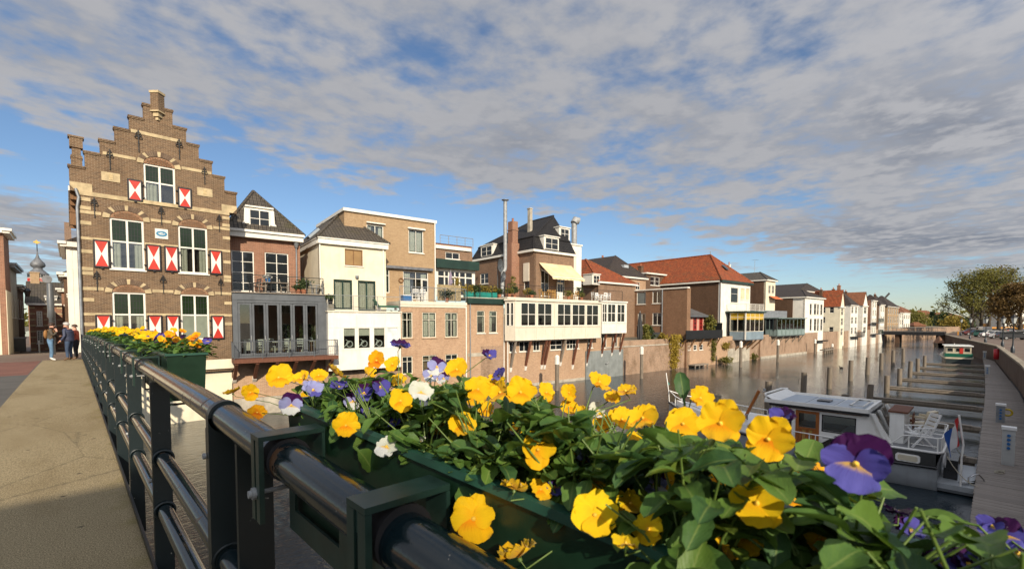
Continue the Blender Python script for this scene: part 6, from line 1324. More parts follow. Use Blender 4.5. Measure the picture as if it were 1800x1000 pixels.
# helm console, wheel and seat on the aft deck
mb = MB(); mb.box(-1.0,.6,1.95,2.35,zt+.0,2.36); part('helm_console', mb, BOATW, by_); mb = MB(); mb.box(-1.05,.65,1.85,2.4,2.361,2.42); part('console_top', mb, WOODRED, by_)
mb = MB(); wc = Vector((-.1,1.78,2.0)); mb.tube([(wc.x+.27*cos(t), wc.y, wc.z+.27*sin(t)) for t in [2*pi*j/16 for j in range(16)]], .022, 6, closed=True)
for k in range(6): t = pi*k/3; mb.tube([wc, (wc.x+.34*cos(t), wc.y, wc.z+.34*sin(t))], .014, 5)
mb.tube([wc, wc+Vector((0,.1,0))], .05, 8); part('steering_wheel', mb, WOODRED, by_)
hs = thing('helm_seat', 'cream padded helm seat on a pedestal on the yacht aft deck', 'seat', (22.15+.25, .15+1.55, zt), radians(-20)); mb = MB(); mb.lathe([(.2,0),(.2,.03),(.06,.05),(.05,.5)], (0,0,0), 10); part('pedestal', mb, STEEL, hs)
mb = MB(); mb.prism([(-.26,.5),(.26,.5),(.28,.62),(-.2,.64)], -.26, .26, ax='x'); part('cushion', mb, CREAMP, hs); mb = MB(); mb.prism([(-.24,.62),(-.14,.62),(-.22,1.1),(-.34,1.08)], -.25, .25, ax='x'); part('backrest', mb, CREAMP, hs)
for s in (1,-1): mb = MB(); mb.box(s*.3-.04,s*.3+.04,-.2,.25,.82,.9); part('armrest', mb, CREAMP, hs)
dc = thing('deck_chair', 'white folding garden chair on the yacht aft deck by the flag', 'chair', (22.15-.95, .15+1.55, zt), radians(35))
mb = MB()
for s in (1,-1):
    for a, b in (((s*.25,-.32,0),(s*.25,.22,.62)), ((s*.25,.34,0),(s*.25,-.2,.66))): mb.bar(a, b, .045, .05)
part('crossed_legs', mb, PLASTICW, dc)
for i in range(5): mb = MB(); mb.bar((-.24,.28-.13*i,.44-.012*i),(.24,.28-.13*i,.44-.012*i),.1,.025); part('seat_slat', mb, PLASTICW, dc)
for s in (1,-1): mb = MB(); mb.bar((s*.28,.3,.66),(s*.28,-.28,.68),.06,.03); part('armrest', mb, PLASTICW, dc)
mb = MB(); mb.bar((-.24,-.22,.42),(-.24,-.5,1.15),.04,.04); mb.bar((.24,-.22,.42),(.24,-.5,1.15),.04,.04); part('back_frame', mb, PLASTICW, dc)
for i in range(5): mb = MB(); q = (i+.6)/5; mb.bar((-.22,-.22-.28*q,.42+.73*q),(.22,-.22-.28*q,.42+.73*q),.025,.11); part('back_slat', mb, PLASTICW, dc)
# railings
mb = MB(); zz_ = zt
def rl(pts, r=.022): mb.tube(pts, r, 6)
for s in (-1, 1):
    rl([(s*1.5,2.3,zz_+.0),(s*1.6,1.9,zz_+.42),(s*1.62,1.6,zz_+.46),(s*1.55,1.0,zz_+.46)]); rl([(s*1.62,1.7,zz_+.18),(s*1.56,1.0,zz_+.18)],.014)
    for y in (1.75, 1.02): rl([(s*1.6,y,zz_),(s*1.6,y,zz_+.46)])
rl([(-1.55,1.0,zz_+.46),(-1.4,.93,zz_+.46),(1.4,.93,zz_+.46),(1.55,1.0,zz_+.46)])
for x in (-1.45,-.5,.5,1.45): rl([(x,.93,zz_),(x,.93,zz_+.46)])
part('aft_railing', mb, BOATW, by_)
mb = MB()
rl([(-1.95,5.7,.8),(-1.93,5.7,1.35),(-1.93,3.4,1.3),(-1.92,3.3,1.25)]); 
for y in (3.6,4.4,4.6): rl([(-1.93,y,.76),(-1.93,y,1.31)], .018)
part('side_handrail', mb, BOATW, by_)
mb = MB(); pts = [(-(hb(y)-.08), y, sheer(y)+.5) for y in (7.2,8,9,10,10.8)]+[(0,11.3,2.05)]+[((hb(y)-.08), y, sheer(y)+.5) for y in (10.8,10,9,8,7.2)]; rl(pts, .025)
for y in (7.2,8,9,10,10.8):
    for s in (1,-1): rl([(s*(hb(y)-.08),y,sheer(y)),(s*(hb(y)-.08),y,sheer(y)+.5)], .02)
rl([(0,11.3,1.45),(0,11.35,2.05),(0,11.5,2.95)], .022); part('bow_railing', mb, BOATW, by_)
mb = MB(); mb.add([(0,11.42,2.55),(.16,11.5,2.45),(.3,11.45,2.35),(.1,11.4,2.3)],[(0,1,2,3)]); part('pennant', mb, TEAL, by_)
mb = MB(); ysb = [7.0,8,9,10,10.9]
mb.add([(-(hb(y)-.35), y, sheer(y)+.32-.02*(y-7)) for y in ysb]+[((hb(y)-.35), y, sheer(y)+.32-.02*(y-7)) for y in ysb]+[(-(hb(y)-.3),y,sheer(y)) for y in ysb]+[((hb(y)-.3),y,sheer(y)) for y in ysb], [(i,i+1,i+6,i+5) for i in range(4)]+[(i,i+10,i+11,i+1) for i in range(4)]+[(i+5,i+6,i+16,i+15) for i in range(4)]+[(0,5,15,10),(4,14,19,9)]); part('foredeck_trunk', mb, BOATW, by_)
mb = MB(); mb.box(-.4,.4,8.2,8.9,1.3,1.42); part('deck_hatch', mb, BLK2, by_)
mb = MB(); mb.bar((-.2,7.6,1.1),(-.25,6.95,2.55),.09,.11); part('folded_mast', mb, TEAK, by_); mb = MB(); mb.tube([(-.25,6.8,2.5),(-.05,6.8,2.55)], .02, 5); mb.lathe([(.06,0),(.06,.12)], (-.05,6.8,2.52), 8); part('mast_light', mb, STEEL, by_)
mb = MB(); mb.tube([(-.9,7.3,1.25),(-.9,7.3,1.5),(-.6,7.3,1.5),(-.6,7.3,1.25)], .03, 5); part('bollard', mb, STEEL, by_)
# swim platform, ladder, fender bag, flag
mb = MB(); mb.box(-1.62,1.62,0,1.0,.14,.30); part('swim_platform', mb, HULL, by_); mb = MB(); mb.box(-1.63,1.63,-.01,1.0,.05,.139); part('platform_edge', mb, GREYPAINT, by_)
mb = MB()
for dx in (-.35,): mb.tube([(-1.3,.28,.3),(-1.3,.28,.55),(-1.25,.16,.66),(-1.1,.05,.66),(-1.0,-.06,.5),(-1.0,-.1,.3)], .022, 6); mb.tube([(-1.45,.45,.36),(-.9,.05,.36)], .03, 6); mb.tube([(-1.35,.5,.36),(-.8,.12,.36)], .03, 6)
part('ladder', mb, plain('polished_steel', (.55,.56,.57), .15, metal=1, var=.05), by_)
mb = MB(); mb.box(-.9,.3,.55,.9,.31,.95); part('outboard_cover', mb, BLK2, by_)
mb = MB(); mb.tube([(-1.6+.0*t, 1.0-.14+.0*t, .95)] if False else [(-1.35+.22*cos(t), .86, 1.02+.22*sin(t)) for t in [2*pi*j/16 for j in range(16)]], .04, 6, closed=True); part('lifebuoy', mb, plain('grey_white_ring', (.5,.5,.5), .5), by_)
fl = thing('flag', 'drooping red white and blue flag on the white staff at the yacht stern', 'flag', (22.15-1.55, .15+.45, .3)); mb = MB(); mb.tube([(0,0,0),(0,0,.9),(-.02,-.03,1.35),(-.06,.1,2.3)], .028, 8); part('staff', mb, BOATW, fl)
for i, (m_, nm) in enumerate(((plain('flag_red', (.5,.03,.03), .8), 'red_stripe'), (plain('flag_white', (.7,.7,.7), .8), 'white_stripe'), (plain('flag_blue', (.02,.09,.35), .8), 'blue_stripe'))):
    mb = MB(); mb.grid(lambda u, v, i=i: (-.05-.34*((i+v)/3)*(1-.25*u)+.05*sin(9*(i+v)/3+u*2)*.5, .07+.30*((i+v)/3)*(1-.25*u)+.05*sin(8*(i+v)/3+u*3), 2.24-.85*u-.55*((i+v)/3)**1.2*(1-.15*u)), 8, 4); part(nm, mb, m_, fl)
for i, y in enumerate((3.2, 5.0, 7.4)):
    o = thing('boat_fender', ('blue grey fender hanging on the yacht side below the aft cabin', 'blue grey fender hanging on the yacht side below the wooden door', 'blue grey fender hanging on the yacht bow side')[i], 'fender', (22.15-hb(y)-.14, .15+y, .12)); mb = MB(); mb.lathe([(.02,0),(.1,.06),(.11,.35),(.05,.46),(.03,.5)], (0,0,0), 10); part('body', mb, plain('fender_blue', (.05,.07,.12), .5), o); part('line', MB().tube([(0,0,.48),(.1,0,.75)], .01, 5), BOATW, o)
for i, (a, b, lb) in enumerate((((20.6,.95,1.2),(20.1,.2,.5),'pale mooring line from the yacht stern to the dock, near side'), ((23.7,.95,1.2),(24.2,.6,.55),'pale mooring line from the yacht stern to the finger jetty'))):
    o = thing('mooring_line', lb, 'rope', a); a, b = Vector(a), Vector(b); part('rope', MB().tube([(b-a)*t+Vector((0,0,-.35*t*(1-t)*2)) for t in (0,.2,.4,.6,.8,1)], .014, 5), MATS['pale_rope'], o)
# ---------------------------------------------------------------- green and cream boat further off
gx, gy = 85.5, 3.2; gb = thing('green_launch', 'cream and green cabin boat moored at the far end of the dock', 'boat', (gx, gy, 0), radians(6)); gb.scale = (.88,.88,.88)
GRB = plain('green_boat_paint', (.008,.10,.06), .4); CRB = plain('cream_boat_paint', (.50,.45,.33), .4)
mb = MB(); L = 10.5
def hg2(t): return float(np.interp(t, [0,.1,.5,.8,1], [1.45,1.6,1.75,1.2,.05]))
for s in (1,-1): mb.grid(lambda u, v, s=s: (L*u, s*hg2(u)*(.85+.15*v), -.2+v*(1.0+.5*u)), 14, 3)
mb.add([(0,-1.3,-.2),(0,1.3,-.2),(0,1.45,.8),(0,-1.45,.8)],[(0,1,2,3)]); part('hull', mb, plain('dark_hull', (.03,.04,.04), .4), gb)
mb = MB(); [mb.tube([(L*u, s*hg2(u), .8+.5*u) for u in np.linspace(0,1,12)], .16, 6) for s in (1,-1)]; mb.box(-.08,.0,-1.45,1.45,.68,.95); part('cream_band', mb, CRB, gb)
mb = MB(); mb.box(-.05,3.6,-1.55,1.55,1.0,1.5); part('green_canvas', mb, GRB, gb); mb = MB(); mb.add([(L*u, s*hg2(u), .8+.5*u) for s in (1,-1) for u in np.linspace(0,1,12)], [(i,i+1,i+13,i+12) for i in range(11)]); part('deck', mb, CRB, gb)
class G1: pass
for nm, f, w_ in (('aft', lambda a, w, z: (.1+w, a, z), (-1.4,1.4)), ('side', lambda a, w, z: (a, -1.4+w, z), (.4,5))):
    q = G1(); q.f = f; wn_ = [(w_[0]+(w_[1]-w_[0])*i/3+.12, w_[0]+(w_[1]-w_[0])*(i+1)/3-.12, 1.75, 2.35) for i in range(3)]; wall(gb, 'cabin_'+nm, q, CRB, [(w_[0], w_[1], 1.0, 2.6)], wn_, .06)
    for r in wn_: window(gb, q, r, cols=1, fm=CRB, fw=.05, dep=.02, sill=False)
mb = MB(); mb.box(-.2,5.4,-1.6,1.6,2.6,2.72); part('roof', mb, BOATW, gb); mb = MB(); mb.box(.3,5,1.35,1.4,1,2.6); mb.box(4.95,5,-1.4,1.35,1,2.6); part('cabin_far_sides', mb, CRB, gb)
mb = MB(); mb.tube([(8,0,1.2),(8,0,2.8)], .05, 6); part('mast', mb, BOATW, gb); mb = MB(); mb.add([(8,0,2.8),(8.5,.1,2.6),(8,0,2.3)],[(0,1,2)]); part('yellow_flag', mb, plain('flag_yellow', (.65,.5,.03), .7), gb)
mb = MB(); mb.box(0.05,.09,-.5,-.1,1.0,2.4); part('red_panel', mb, RED, gb)
db_ = thing('covered_boat', 'small dark boat under a brown canvas cover near the quay corner', 'boat', (*on_z(1650,609,0), 0), radians(10)); mb = MB()
for s in (1,-1): mb.grid(lambda u, v, s=s: (6.4*u-3.2, s*(.95*sin(pi*min(1,u*.9+.12))**.6)*(.8+.2*v), -.2+v*1.1), 12, 2)
part('hull', mb, BLK2, db_); mb = MB(); mb.grid(lambda u, v: (6.4*u-3.2, (2*v-1)*.95*sin(pi*min(1,u*.9+.12))**.6, .9+1.5*(1-abs(2*v-1))*sin(pi*u)**.5), 12, 6); part('canvas_cover', mb, plain('brown_canvas', (.22,.11,.06), .85), db_)
for i, (px, py) in enumerate((((1533,601)), (1583,596))):
    x, y = on_z(px, py, 0); o = thing('rowing_boat', ('dark rowing boat moored below the left end of the far bridge', 'small pale boat lying under the far bridge')[i], 'boat', (x, y, 0), .2); mb = MB()
    for s in (1,-1): mb.grid(lambda u, v, s=s: (5*u-2.5, s*.8*sin(pi*min(1,u*.9+.1))**.6*(.7+.3*v), -.1+v*.7), 10, 2)
    part('hull', mb, BLK2 if i == 0 else BOATW, o); mb = MB(); mb.box(-1.2,-.9,-.6,.6,.35,.42); mb.box(.6,.9,-.7,.7,.35,.42); part('thwart', mb, WOODRED, o)
dkx, dky = on_z(*c8(596,701), 0); o = thing('duck', 'dark duck swimming alone in mid canal', 'duck', (dkx, dky, 0), 1.2); mb = MB(); mb.grid(lambda u, v: ((.24*cos(pi*v))*-1, .11*sin(pi*v)*cos(2*pi*u), .06+.09*sin(pi*v)*sin(2*pi*u)+.05*(v < .15)), 10, 8); mb.tube([(.17,0,.1),(.22,0,.2),(.24,0,.26)], [.05,.04,.05], 8); mb.tube([(.26,0,.25),(.33,0,.235)], [.025,.012], 6); part('body', mb, plain('duck_brown', (.06,.045,.03), .7), o)
# ---------------------------------------------------------------- far bridge
fb0 = Vector((158, 21.2, 0)); fb1 = Vector((158, 8.8, 0)); br = thing('far_bridge', 'flat dark drawbridge crossing the canal far off with low railings', 'bridge', (158, 15, 0))
mb = MB(); mb.box(-3,3,-6.6,6.6,2.15,2.95); part('girder', mb, BLACKPAINT, br); mb = MB(); mb.box(-2.9,2.9,-6.6,6.6,2.951,3.0); part('roadway', mb, ROADGREY, br)
for s in (-2.9, 2.9): railing(br, (s,-6.5), (s,6.5), 3.0, 1.0, posts=8, bars='h', nb=3, mat=GREYPAINT, pr=.03)
mb = MB(); mb.box(-2.5,2.5,2.0,2.9,-1,2.149); mb.box(-2.5,2.5,-6.6,-5,-1,2.149); part('pier', mb, B_DARK, br)
# ================================================================ QUAY: LAMPS, CARS, TREES, FAR BUILDINGS
def lampbuild(name, label):
    o = thing(name, label, 'street lamp', (0,0,0), 0, 'lamps along the quay'); mb = MB()
    mb.lathe([(.17,0),(.17,.5),(.12,.6),(.085,.75),(.06,1.0),(.05,2.95),(.08,3.0),(.05,3.05)], (0,0,0), 10); part('post', mb, plain('blue_black_paint', (.012,.02,.028), .4), o)
    mb = MB(); mb.lathe([(.14,3.05),(.27,3.62)], (0,0,0), 6, smooth=False); part('lantern_glass', mb, plain('milky_glass', (.42,.45,.44), .15), o)
    mb = MB(); mb.lathe([(.31,3.62),(.3,3.68),(.1,3.86),(.08,3.95),(.0,4.02)], (0,0,0), 6, smooth=False); mb.lathe([(.08,3.02),(.17,3.06)], (0,0,0), 6); part('lantern_roof', mb, IRON, o); return o
lp = lampbuild('street_lamp', 'black quay lamp with hexagonal lantern, second nearest, right of the dock')
spots = [((1773.5,620), None), ((1757,609), 'black quay lamp third from the right, left of a taller looking lamp'), ((1725,602.7), 'black quay lamp standing before the silver van'), ((1799,641), 'black quay lamp cut by the right edge of the view'), ((1696,597), 'black quay lamp near the green launch, beside parked cars'), ((1689,590), 'black quay lamp furthest along the quay near the bridge end')]
for i, ((px,py), lb) in enumerate(spots):
    x, y = on_z(px, py, QZ); o = lp if i == 0 else copy_tree(lp)
    yq = np.interp(x, [q[0] for q in QUAY], [q[1] for q in QUAY]); o.location = (x, min(y, yq-.55), QZ)
    if lb: o['label'] = lb
# cars
def car_proto(kind):
    o = thing('parked_car', 'car', 'car', (0,0,QZ), 0, 'cars parked along the quay'); L = 4.2
    if kind == 'hatch': pr = [(-2.1,.35),(-2.1,.75),(-1.95,.95),(-1.55,1.0),(-1.2,1.42),(.35,1.44),(1.0,.98),(1.9,.82),(2.1,.6),(2.1,.35)]; win = [(-1.42,1.02),(-1.12,1.36),(.3,1.38),(.85,1.0)]
    elif kind == 'estate': pr = [(-2.3,.35),(-2.3,.8),(-2.2,1.0),(-1.95,1.45),(.4,1.47),(1.1,1.0),(2.05,.84),(2.25,.6),(2.25,.35)]; win = [(-2.05,1.02),(-1.85,1.39),(.35,1.41),(.95,1.02)]
    else: pr = [(-2.4,.4),(-2.4,1.9),(-2.3,2.0),(1.0,2.0),(1.6,1.25),(2.3,1.05),(2.4,.8),(2.4,.4)]; win = [(.1,1.25),(.1,1.8),(.95,1.8),(1.4,1.25)]
    mb = MB(); mb.prism(pr, -.82, .82); b = part('body', mb, MATS['car_silver'], o); b.material_slots[0].link = 'OBJECT'; b.material_slots[0].material = MATS['car_silver']
    for s in (-.825, .825): mb = MB(); mb.prism(win, min(s, s*.985), max(s, s*.985)); part('side_window', mb, GLASS, o)
    a, b2 = win[2], win[3]; mb = MB(); mb.add([(a[0]+.12,-.7,a[1]-.0),(a[0]+.12,.7,a[1]),(b2[0]+.14,.74,b2[1]+.02),(b2[0]+.14,-.74,b2[1]+.02)], [(0,1,2,3)]); mb.v = [(x+.03,y,z+.03) for x,y,z in mb.v]; part('windscreen', mb, GLASS, o)
    a, b2 = win[1], win[0]; mb = MB(); mb.add([(a[0]-.14,-.68,a[1]-.02),(a[0]-.14,.68,a[1]-.02),(b2[0]-.17,.72,b2[1]+.02),(b2[0]-.17,-.72,b2[1]+.02)], [(0,1,2,3)]); mb.v = [(x-.03,y,z+.02) for x,y,z in mb.v]; part('rear_window', mb, GLASS, o)
    for x in (-1.35, 1.3):
        for s in (-1, 1): mb = MB(); mb.tube([(x, s*.66, .31),(x, s*.86, .31)], .31, 14); w_ = part('wheel', mb, BLK, o); mb = MB(); mb.tube([(x, s*.86, .31),(x, s*.865, .31)], .18, 10); part('rim', mb, STEEL, w_)
    xe, xb = pr[-2][0], pr[1][0]
    for s in (-.6, .6):
        mb = MB(); mb.box(xe-.05, xe+.02, s-.16, s+.16, .58, .72); part('headlight', mb, PLASTICW, o); mb = MB(); mb.box(xb-.02, xb+.04, s-.12, s+.12, .7, .88); part('tail_light', mb, RED, o)
    mb = MB(); mb.box(xe-.02, xe+.06, -.8, .8, .32, .5); mb.box(xb-.06, xb+.02, -.8, .8, .32, .5); part('bumper', mb, BLACKPAINT, o); return o
CARC = {'silver': (.42,.43,.44), 'white': (.7,.7,.69), 'dark': (.02,.022,.025), 'green': (.015,.06,.05), 'grey': (.18,.185,.19), 'blue': (.02,.10,.22), 'maroon': (.1,.02,.02)}
for k_, c in CARC.items(): n = NT('car_'+k_); n.put(n.b.inputs['Base Color'], c); n.b.inputs['Roughness'].default_value = .3; n.b.inputs['Coat Weight'].default_value = .8; n.b.inputs['Metallic'].default_value = .3 if k_ in ('silver','grey') else 0
PR = {k_: car_proto(k_) for k_ in ('hatch','estate','van')}; used = set()
cars = [(1783,597,'estate','dark',-70,'dark estate car nearest on the quay, cut by the right edge'), (1762,595,'hatch','silver',-75,'silver hatchback behind the nearest lamp on the quay'), (1748,593,'hatch','white',-72,'white hatchback left of the silver one on the quay'),
        (1733,592,'estate','green',-70,'dark green estate car in the middle of the parked row'), (1727,588,'van','white',20,'white van parked lengthwise behind the quay lamps'), (1713,589,'hatch','maroon',-70,'maroon car at the left end of the parked row'),
        (1707,586,'hatch','silver',25,'silver car furthest left near the tree trunks'), (1744,588,'estate','grey',20,'grey estate car in the back row under the tree'), (1796,593,'hatch','silver',-70,'silver car at the right edge behind the dark estate'), (1792,582,'van','blue',15,'blue van in the back row at the right edge'), (1772,585,'hatch','grey',15,'grey hatchback in the back row beside the blue van')]
for px, py, kd, c, rz, lb in cars:
    x, y = on_z(px, py, QZ); o = PR[kd] if kd not in used else copy_tree(PR[kd]); used.add(kd); o.location = (x, y, QZ); o.rotation_euler = (0,0,radians(rz)); o['label'] = lb
    bd = [ch for ch in o.children if ch.name.startswith('body')][0]; bd.material_slots[0].link = 'OBJECT'; bd.material_slots[0].material = MATS['car_'+c]
ORG = plain('orange_yellow_paint', (.55,.24,.02), .5); x, y = on_z(1765,583,QZ); o = thing('yellow_trailer', 'long orange yellow flatbed trailer standing behind the parked cars', 'trailer', (x, y, QZ), radians(-60)); mb = MB(); mb.box(-5,5,-1.1,1.1,1.0,1.5); mb.box(-5,-4.2,-1.1,1.1,1.5,2.6); mb.box(4.2,5,-1.1,1.1,1.5,2.2); part('bed', mb, ORG, o)
for xx in (-3.5,-2.4,3.2): mb = MB(); mb.tube([(xx,-1.1,.5),(xx,1.1,.5)], .5, 12); part('wheel_pair', mb, BLK, o)
x, y = on_z(*c8(1613,625), QZ-1.0); o = thing('lifebuoy_case', 'red cylindrical lifebuoy case hung on the quay wall', 'lifebuoy case', (x, y-.1, 1.0)); mb = MB(); mb.lathe([(.01,0),(.3,.04),(.3,1.25),(.01,1.3)], (0,0,0), 12); part('case', mb, plain('bright_red_plastic', (.5,.02,.03), .4), o)
for i, (px, py) in enumerate(((1760,612.5),(1684,589))):
    x, y = on_z(px, py, QZ); o = thing('litter_sheet' if i == 0 else 'traffic_post', ('pale flat board lying on the quay edge by a lamp', 'small yellow marker post near the far end of the quay')[i], 'board' if i == 0 else 'marker post', (x, y, QZ)); mb = MB()
    mb.box(-.8,.8,-.3,.3,.0,.08) if i == 0 else mb.box(-.1,.1,-.1,.1,0,.9); part('panel', mb, CREAMP if i == 0 else ORG, o)
# ---------------------------------------------------------------- trees
BARK = plain('bark', (.05,.038,.026), .95, var=.4, sc=6, bump=.6, bsc=20)
def leafmat(name, c1, c2):
    n = NT(name); n.put(n.b.inputs['Base Color'], n.mix(n.ramp(n.noise(n.pos(), .6, 4, .7), .3, .7), c1, c2)); n.b.inputs['Roughness'].default_value = .7
    tr = n.N('ShaderNodeBsdfTranslucent'); n.put(tr.inputs[0], c2); m = n.N('ShaderNodeMixShader'); m.inputs[0].default_value = .3; n.L(n.b.outputs[0], m.inputs[1]); n.L(tr.outputs[0], m.inputs[2]); n.L(m.outputs[0], n.out.inputs[0]); return n.m
LF_OLIVE = leafmat('olive_autumn_leaves', (.10,.10,.018), (.20,.185,.028)); LF_BROWN = leafmat('brown_autumn_leaves', (.085,.05,.014), (.16,.095,.02)); LF_GREEN = leafmat('green_leaves', (.02,.045,.012), (.06,.09,.02)); LF_YEL = leafmat('yellow_leaves', (.2,.15,.02), (.3,.22,.03)); LF_DK = leafmat('dark_evergreen_leaves', (.012,.03,.016), (.025,.05,.02))
def leafcloud(pts, n, spread, size, rng):
    c = pts[rng.integers(0, len(pts), n)] + rng.normal(0, spread, (n, 3)); u = rng.normal(0, 1, (n, 3)); u /= np.linalg.norm(u, axis=1)[:,None]; w = np.cross(u, rng.normal(0, 1, (n, 3))); w /= np.linalg.norm(w, axis=1)[:,None]
    s = size*rng.uniform(.6, 1.4, (n, 1)); v = np.stack([c-u*s, c+w*s*.55, c+u*s, c-w*s*.55], 1).reshape(-1, 3); return v
def cloudmesh(name, v, mat):
    me = bpy.data.meshes.new(name); me.from_pydata(v.tolist(), [], np.arange(len(v)).reshape(-1, 4).tolist()); me.materials.append(mat); return me
def tree(label, x, y, z, H, spread, leaf, nleaf, seed, tr=.45, size=.28, trunk=.2, name='tree', up=.5):
    rng = np.random.default_rng(seed); o = thing(name, label, 'tree', (x, y, z)); mb = MB(); tips = []
    def grow(p, d, l, r, lev):
        q = p + d*l; m = p.lerp(q, .5) + Vector(rng.normal(0, l*.05, 3)); mb.tube([p, m, q], [r, r*.85, r*.68], 6 if lev < 3 else 4, caps=False)
        if lev >= 2: tips.append(tuple(m))
        if lev >= 5 or l < .4: tips.append(tuple(q)); return
        for k in range(3 if lev < 4 else 2):
            a = rng.uniform(0, 2*pi); t = rng.uniform(.35, .8)*spread; side = d.orthogonal().normalized(); side.rotate(Matrix.Rotation(a, 3, d)); nd = (d + side*t + Vector((0,0,up*.35))).normalized(); grow(q, nd, l*rng.uniform(.62,.84), r*.62, lev+1)
    mb.tube([(0,0,-.3),(0,0,.4),(.05,0,H*trunk),(.1,.1,H*.45),(.0,.2,H*.68)], [tr*1.25, tr, tr*.85, tr*.5, tr*.2], 9)
    for k in range(11): a = 2.4*k+rng.uniform(-.3,.3); zf = trunk+.045*k; grow(Vector((.06,.08,H*zf)), Vector((cos(a)*spread*1.5, sin(a)*spread*1.5, .35+.07*k)).normalized(), H*(.2-.006*k), tr*(.42-.02*k), 2)
    T = np.array(tips); k = (H*.98)/T[:,2].max(); mb.v = [(x_*(.75+.25*k), y_*(.75+.25*k), z_ if z_ < H*trunk else H*trunk+(z_-H*trunk)*(H-H*trunk)/(T[:,2].max()-H*trunk)) for x_, y_, z_ in mb.v]
    T[:,2] = H*trunk+(T[:,2]-H*trunk)*(H-H*trunk)/(T[:,2].max()-H*trunk)
    part('trunk', mb, BARK, o); part('crown', cloudmesh('crown', leafcloud(T, nleaf, .65, size, rng), leaf), None, o); return o
tspots = [((1708,585), 1672, 474, 20, 'broad half bare olive tree at the left of the quay group', LF_OLIVE, 5200, 3), ((1724,585), 0, 473, 19, 'olive brown tree in the middle of the quay group', LF_OLIVE, 6500, 5), ((1738,584), 0, 472, 20, 'golden brown tree at the right of the quay group', LF_BROWN, 6500, 8), ((1755,586), 0, 474, 19, 'thin topped tree behind the parked cars', LF_OLIVE, 4200, 11)]
for (px, py), _, pt, H, lb, lf, nl, sd_ in tspots:
    x, y = on_z(px, py, QZ); H = (CY-34-pt)/F_PX*(x*FW.x+y*FW.y)+CAMZ-QZ; tree(lb, x, y, QZ, H, .44, lf, int(nl*.72), sd_, trunk=.15, up=.25, size=.23)
x, y = on_z(1793, 590, QZ); tree('dark rusty brown tree at the right edge, nearer than the others', x, y, QZ, 12.5, .7, LF_BROWN, 9000, 21, size=.26, trunk=.16)
def shrub(label, x, y, z, H, W_, leaf, n_, seed, size=.25, cone=False, name='shrub'):
    rng = np.random.default_rng(seed); o = thing(name, label, 'bush', (x, y, z)); k = n_//12+8; a = rng.uniform(0, 2*pi, k); r = rng.uniform(0, 1, k)**.5; zz_ = rng.uniform(.08, 1, k); rr = r*W_/2*((1-zz_*.95) if cone else np.sqrt(np.maximum(.05, 1-(2*zz_-1)**2)))
    T = np.stack([rr*np.cos(a), rr*np.sin(a), zz_*H], 1); part('foliage', cloudmesh('foliage', leafcloud(T, n_, W_*.09, size, rng), leaf), None, o); mb = MB(); mb.tube([(0,0,-.1),(0,0,H*.6)], [.06,.03], 5); part('stem', mb, BARK, o); return o
for i, (px, py, H, W_, lf, cn, lb) in enumerate(((c8(1190,440)[0], 578, 7.5, 3.2, LF_DK, True, 'dark pointed conifer beyond the far bridge, left one'), (c8(1212,440)[0], 578, 6, 2.6, LF_DK, True, 'dark pointed conifer beyond the far bridge, right one'), (c8(1265,440)[0], 579, 6.5, 8, LF_GREEN, False, 'bright green rounded bush beyond the bridge end'), (c8(1080,420)[0], 578, 7, 12, LF_OLIVE, False, 'olive tree mass before the far brown roofed houses'), (c8(1330,430)[0], 580, 4.2, 9, LF_YEL, False, 'yellow autumn bush left of the quay trees'), (c8(1385,430)[0], 580, 3.6, 7, LF_GREEN, False, 'yellowish green bush under the quay trees'))):
    v = ray(px, py); d = 215 if i < 4 else 190; k = d/(v.x*FW.x+v.y*FW.y); shrub(lb, v.x*k, v.y*k, 2.4, H, W_, lf, 2200, 40+i, .4, cn)
# ---------------------------------------------------------------- buildings past the bridge and behind the quay trees
def simplehouse(name, label, pxl, pxr, ye, yr, dist, wallm, roofm, zb=2.0, rows=2, cols=5, depth=9, cat='house', group=None):
    """facing the viewer across the distance, built square to the canal"""
    v = ray(pxl, ye); k = dist/(v.dot(FW)); p = Vector((0,0,CAMZ))+v*k; v2 = ray(pxr, ye); k2 = dist/(v2.dot(FW)); p2 = Vector((0,0,CAMZ))+v2*k2; ze = p.z
    d = p2-p; ang = atan2(d.y, d.x); w_ = hypot(d.x, d.y); h = thing(name, label, cat, (p.x, p.y, 0), ang, group)
    fl = ze-zb; ws = []
    for j in range(rows):
        for i in range(cols): cx = w_*(i+.5)/cols; ws.append((cx-.5, cx+.5, zb+fl*(j+.35)/rows, zb+fl*(j+.35)/rows+min(1.5, fl*.45/rows)))
    class Q: pass
    q = Q(); q.f = lambda a, w, z: (a, w, z); wall(h, 'front_wall', q, wallm, [(0, w_, zb-3, ze)], ws, .3)
    for r in ws: window(h, q, r, cols=2, fw=.09, sill=False, single=True)
    mb = MB(); mb.box(0, w_, .31, depth, zb-3, ze-.01); part('body', mb, wallm, h)
    if yr: zr = CAMZ+ray(pxl, yr).z*(dist+4)/ray(pxl, yr).dot(FW); roofhip(h, [(-.4,-.4,ze),(w_+.4,-.4,ze),(w_+.4,depth+.4,ze),(-.4,depth+.4,ze)], [(depth*.45, depth/2, zr), (w_-depth*.45, depth/2, zr)] if w_ > depth else [(w_/2, depth/2, zr),(w_/2, depth/2+.5, zr)], roofm) if w_ <= depth else long_roof(h, w_, depth, ze, zr, roofm)
    return h
def long_roof(h, w_, depth, ze, zr, roofm):
    mb = MB(); a = depth*.35; mb.add([(-.4,-.4,ze),(w_+.4,-.4,ze),(w_+.4,depth+.4,ze),(-.4,depth+.4,ze),(a,depth/2,zr),(w_-a,depth/2,zr)], [(0,1,5,4),(1,2,5),(2,3,4,5),(3,0,4),(3,2,1,0)]); return part('roof', mb, roofm, h)
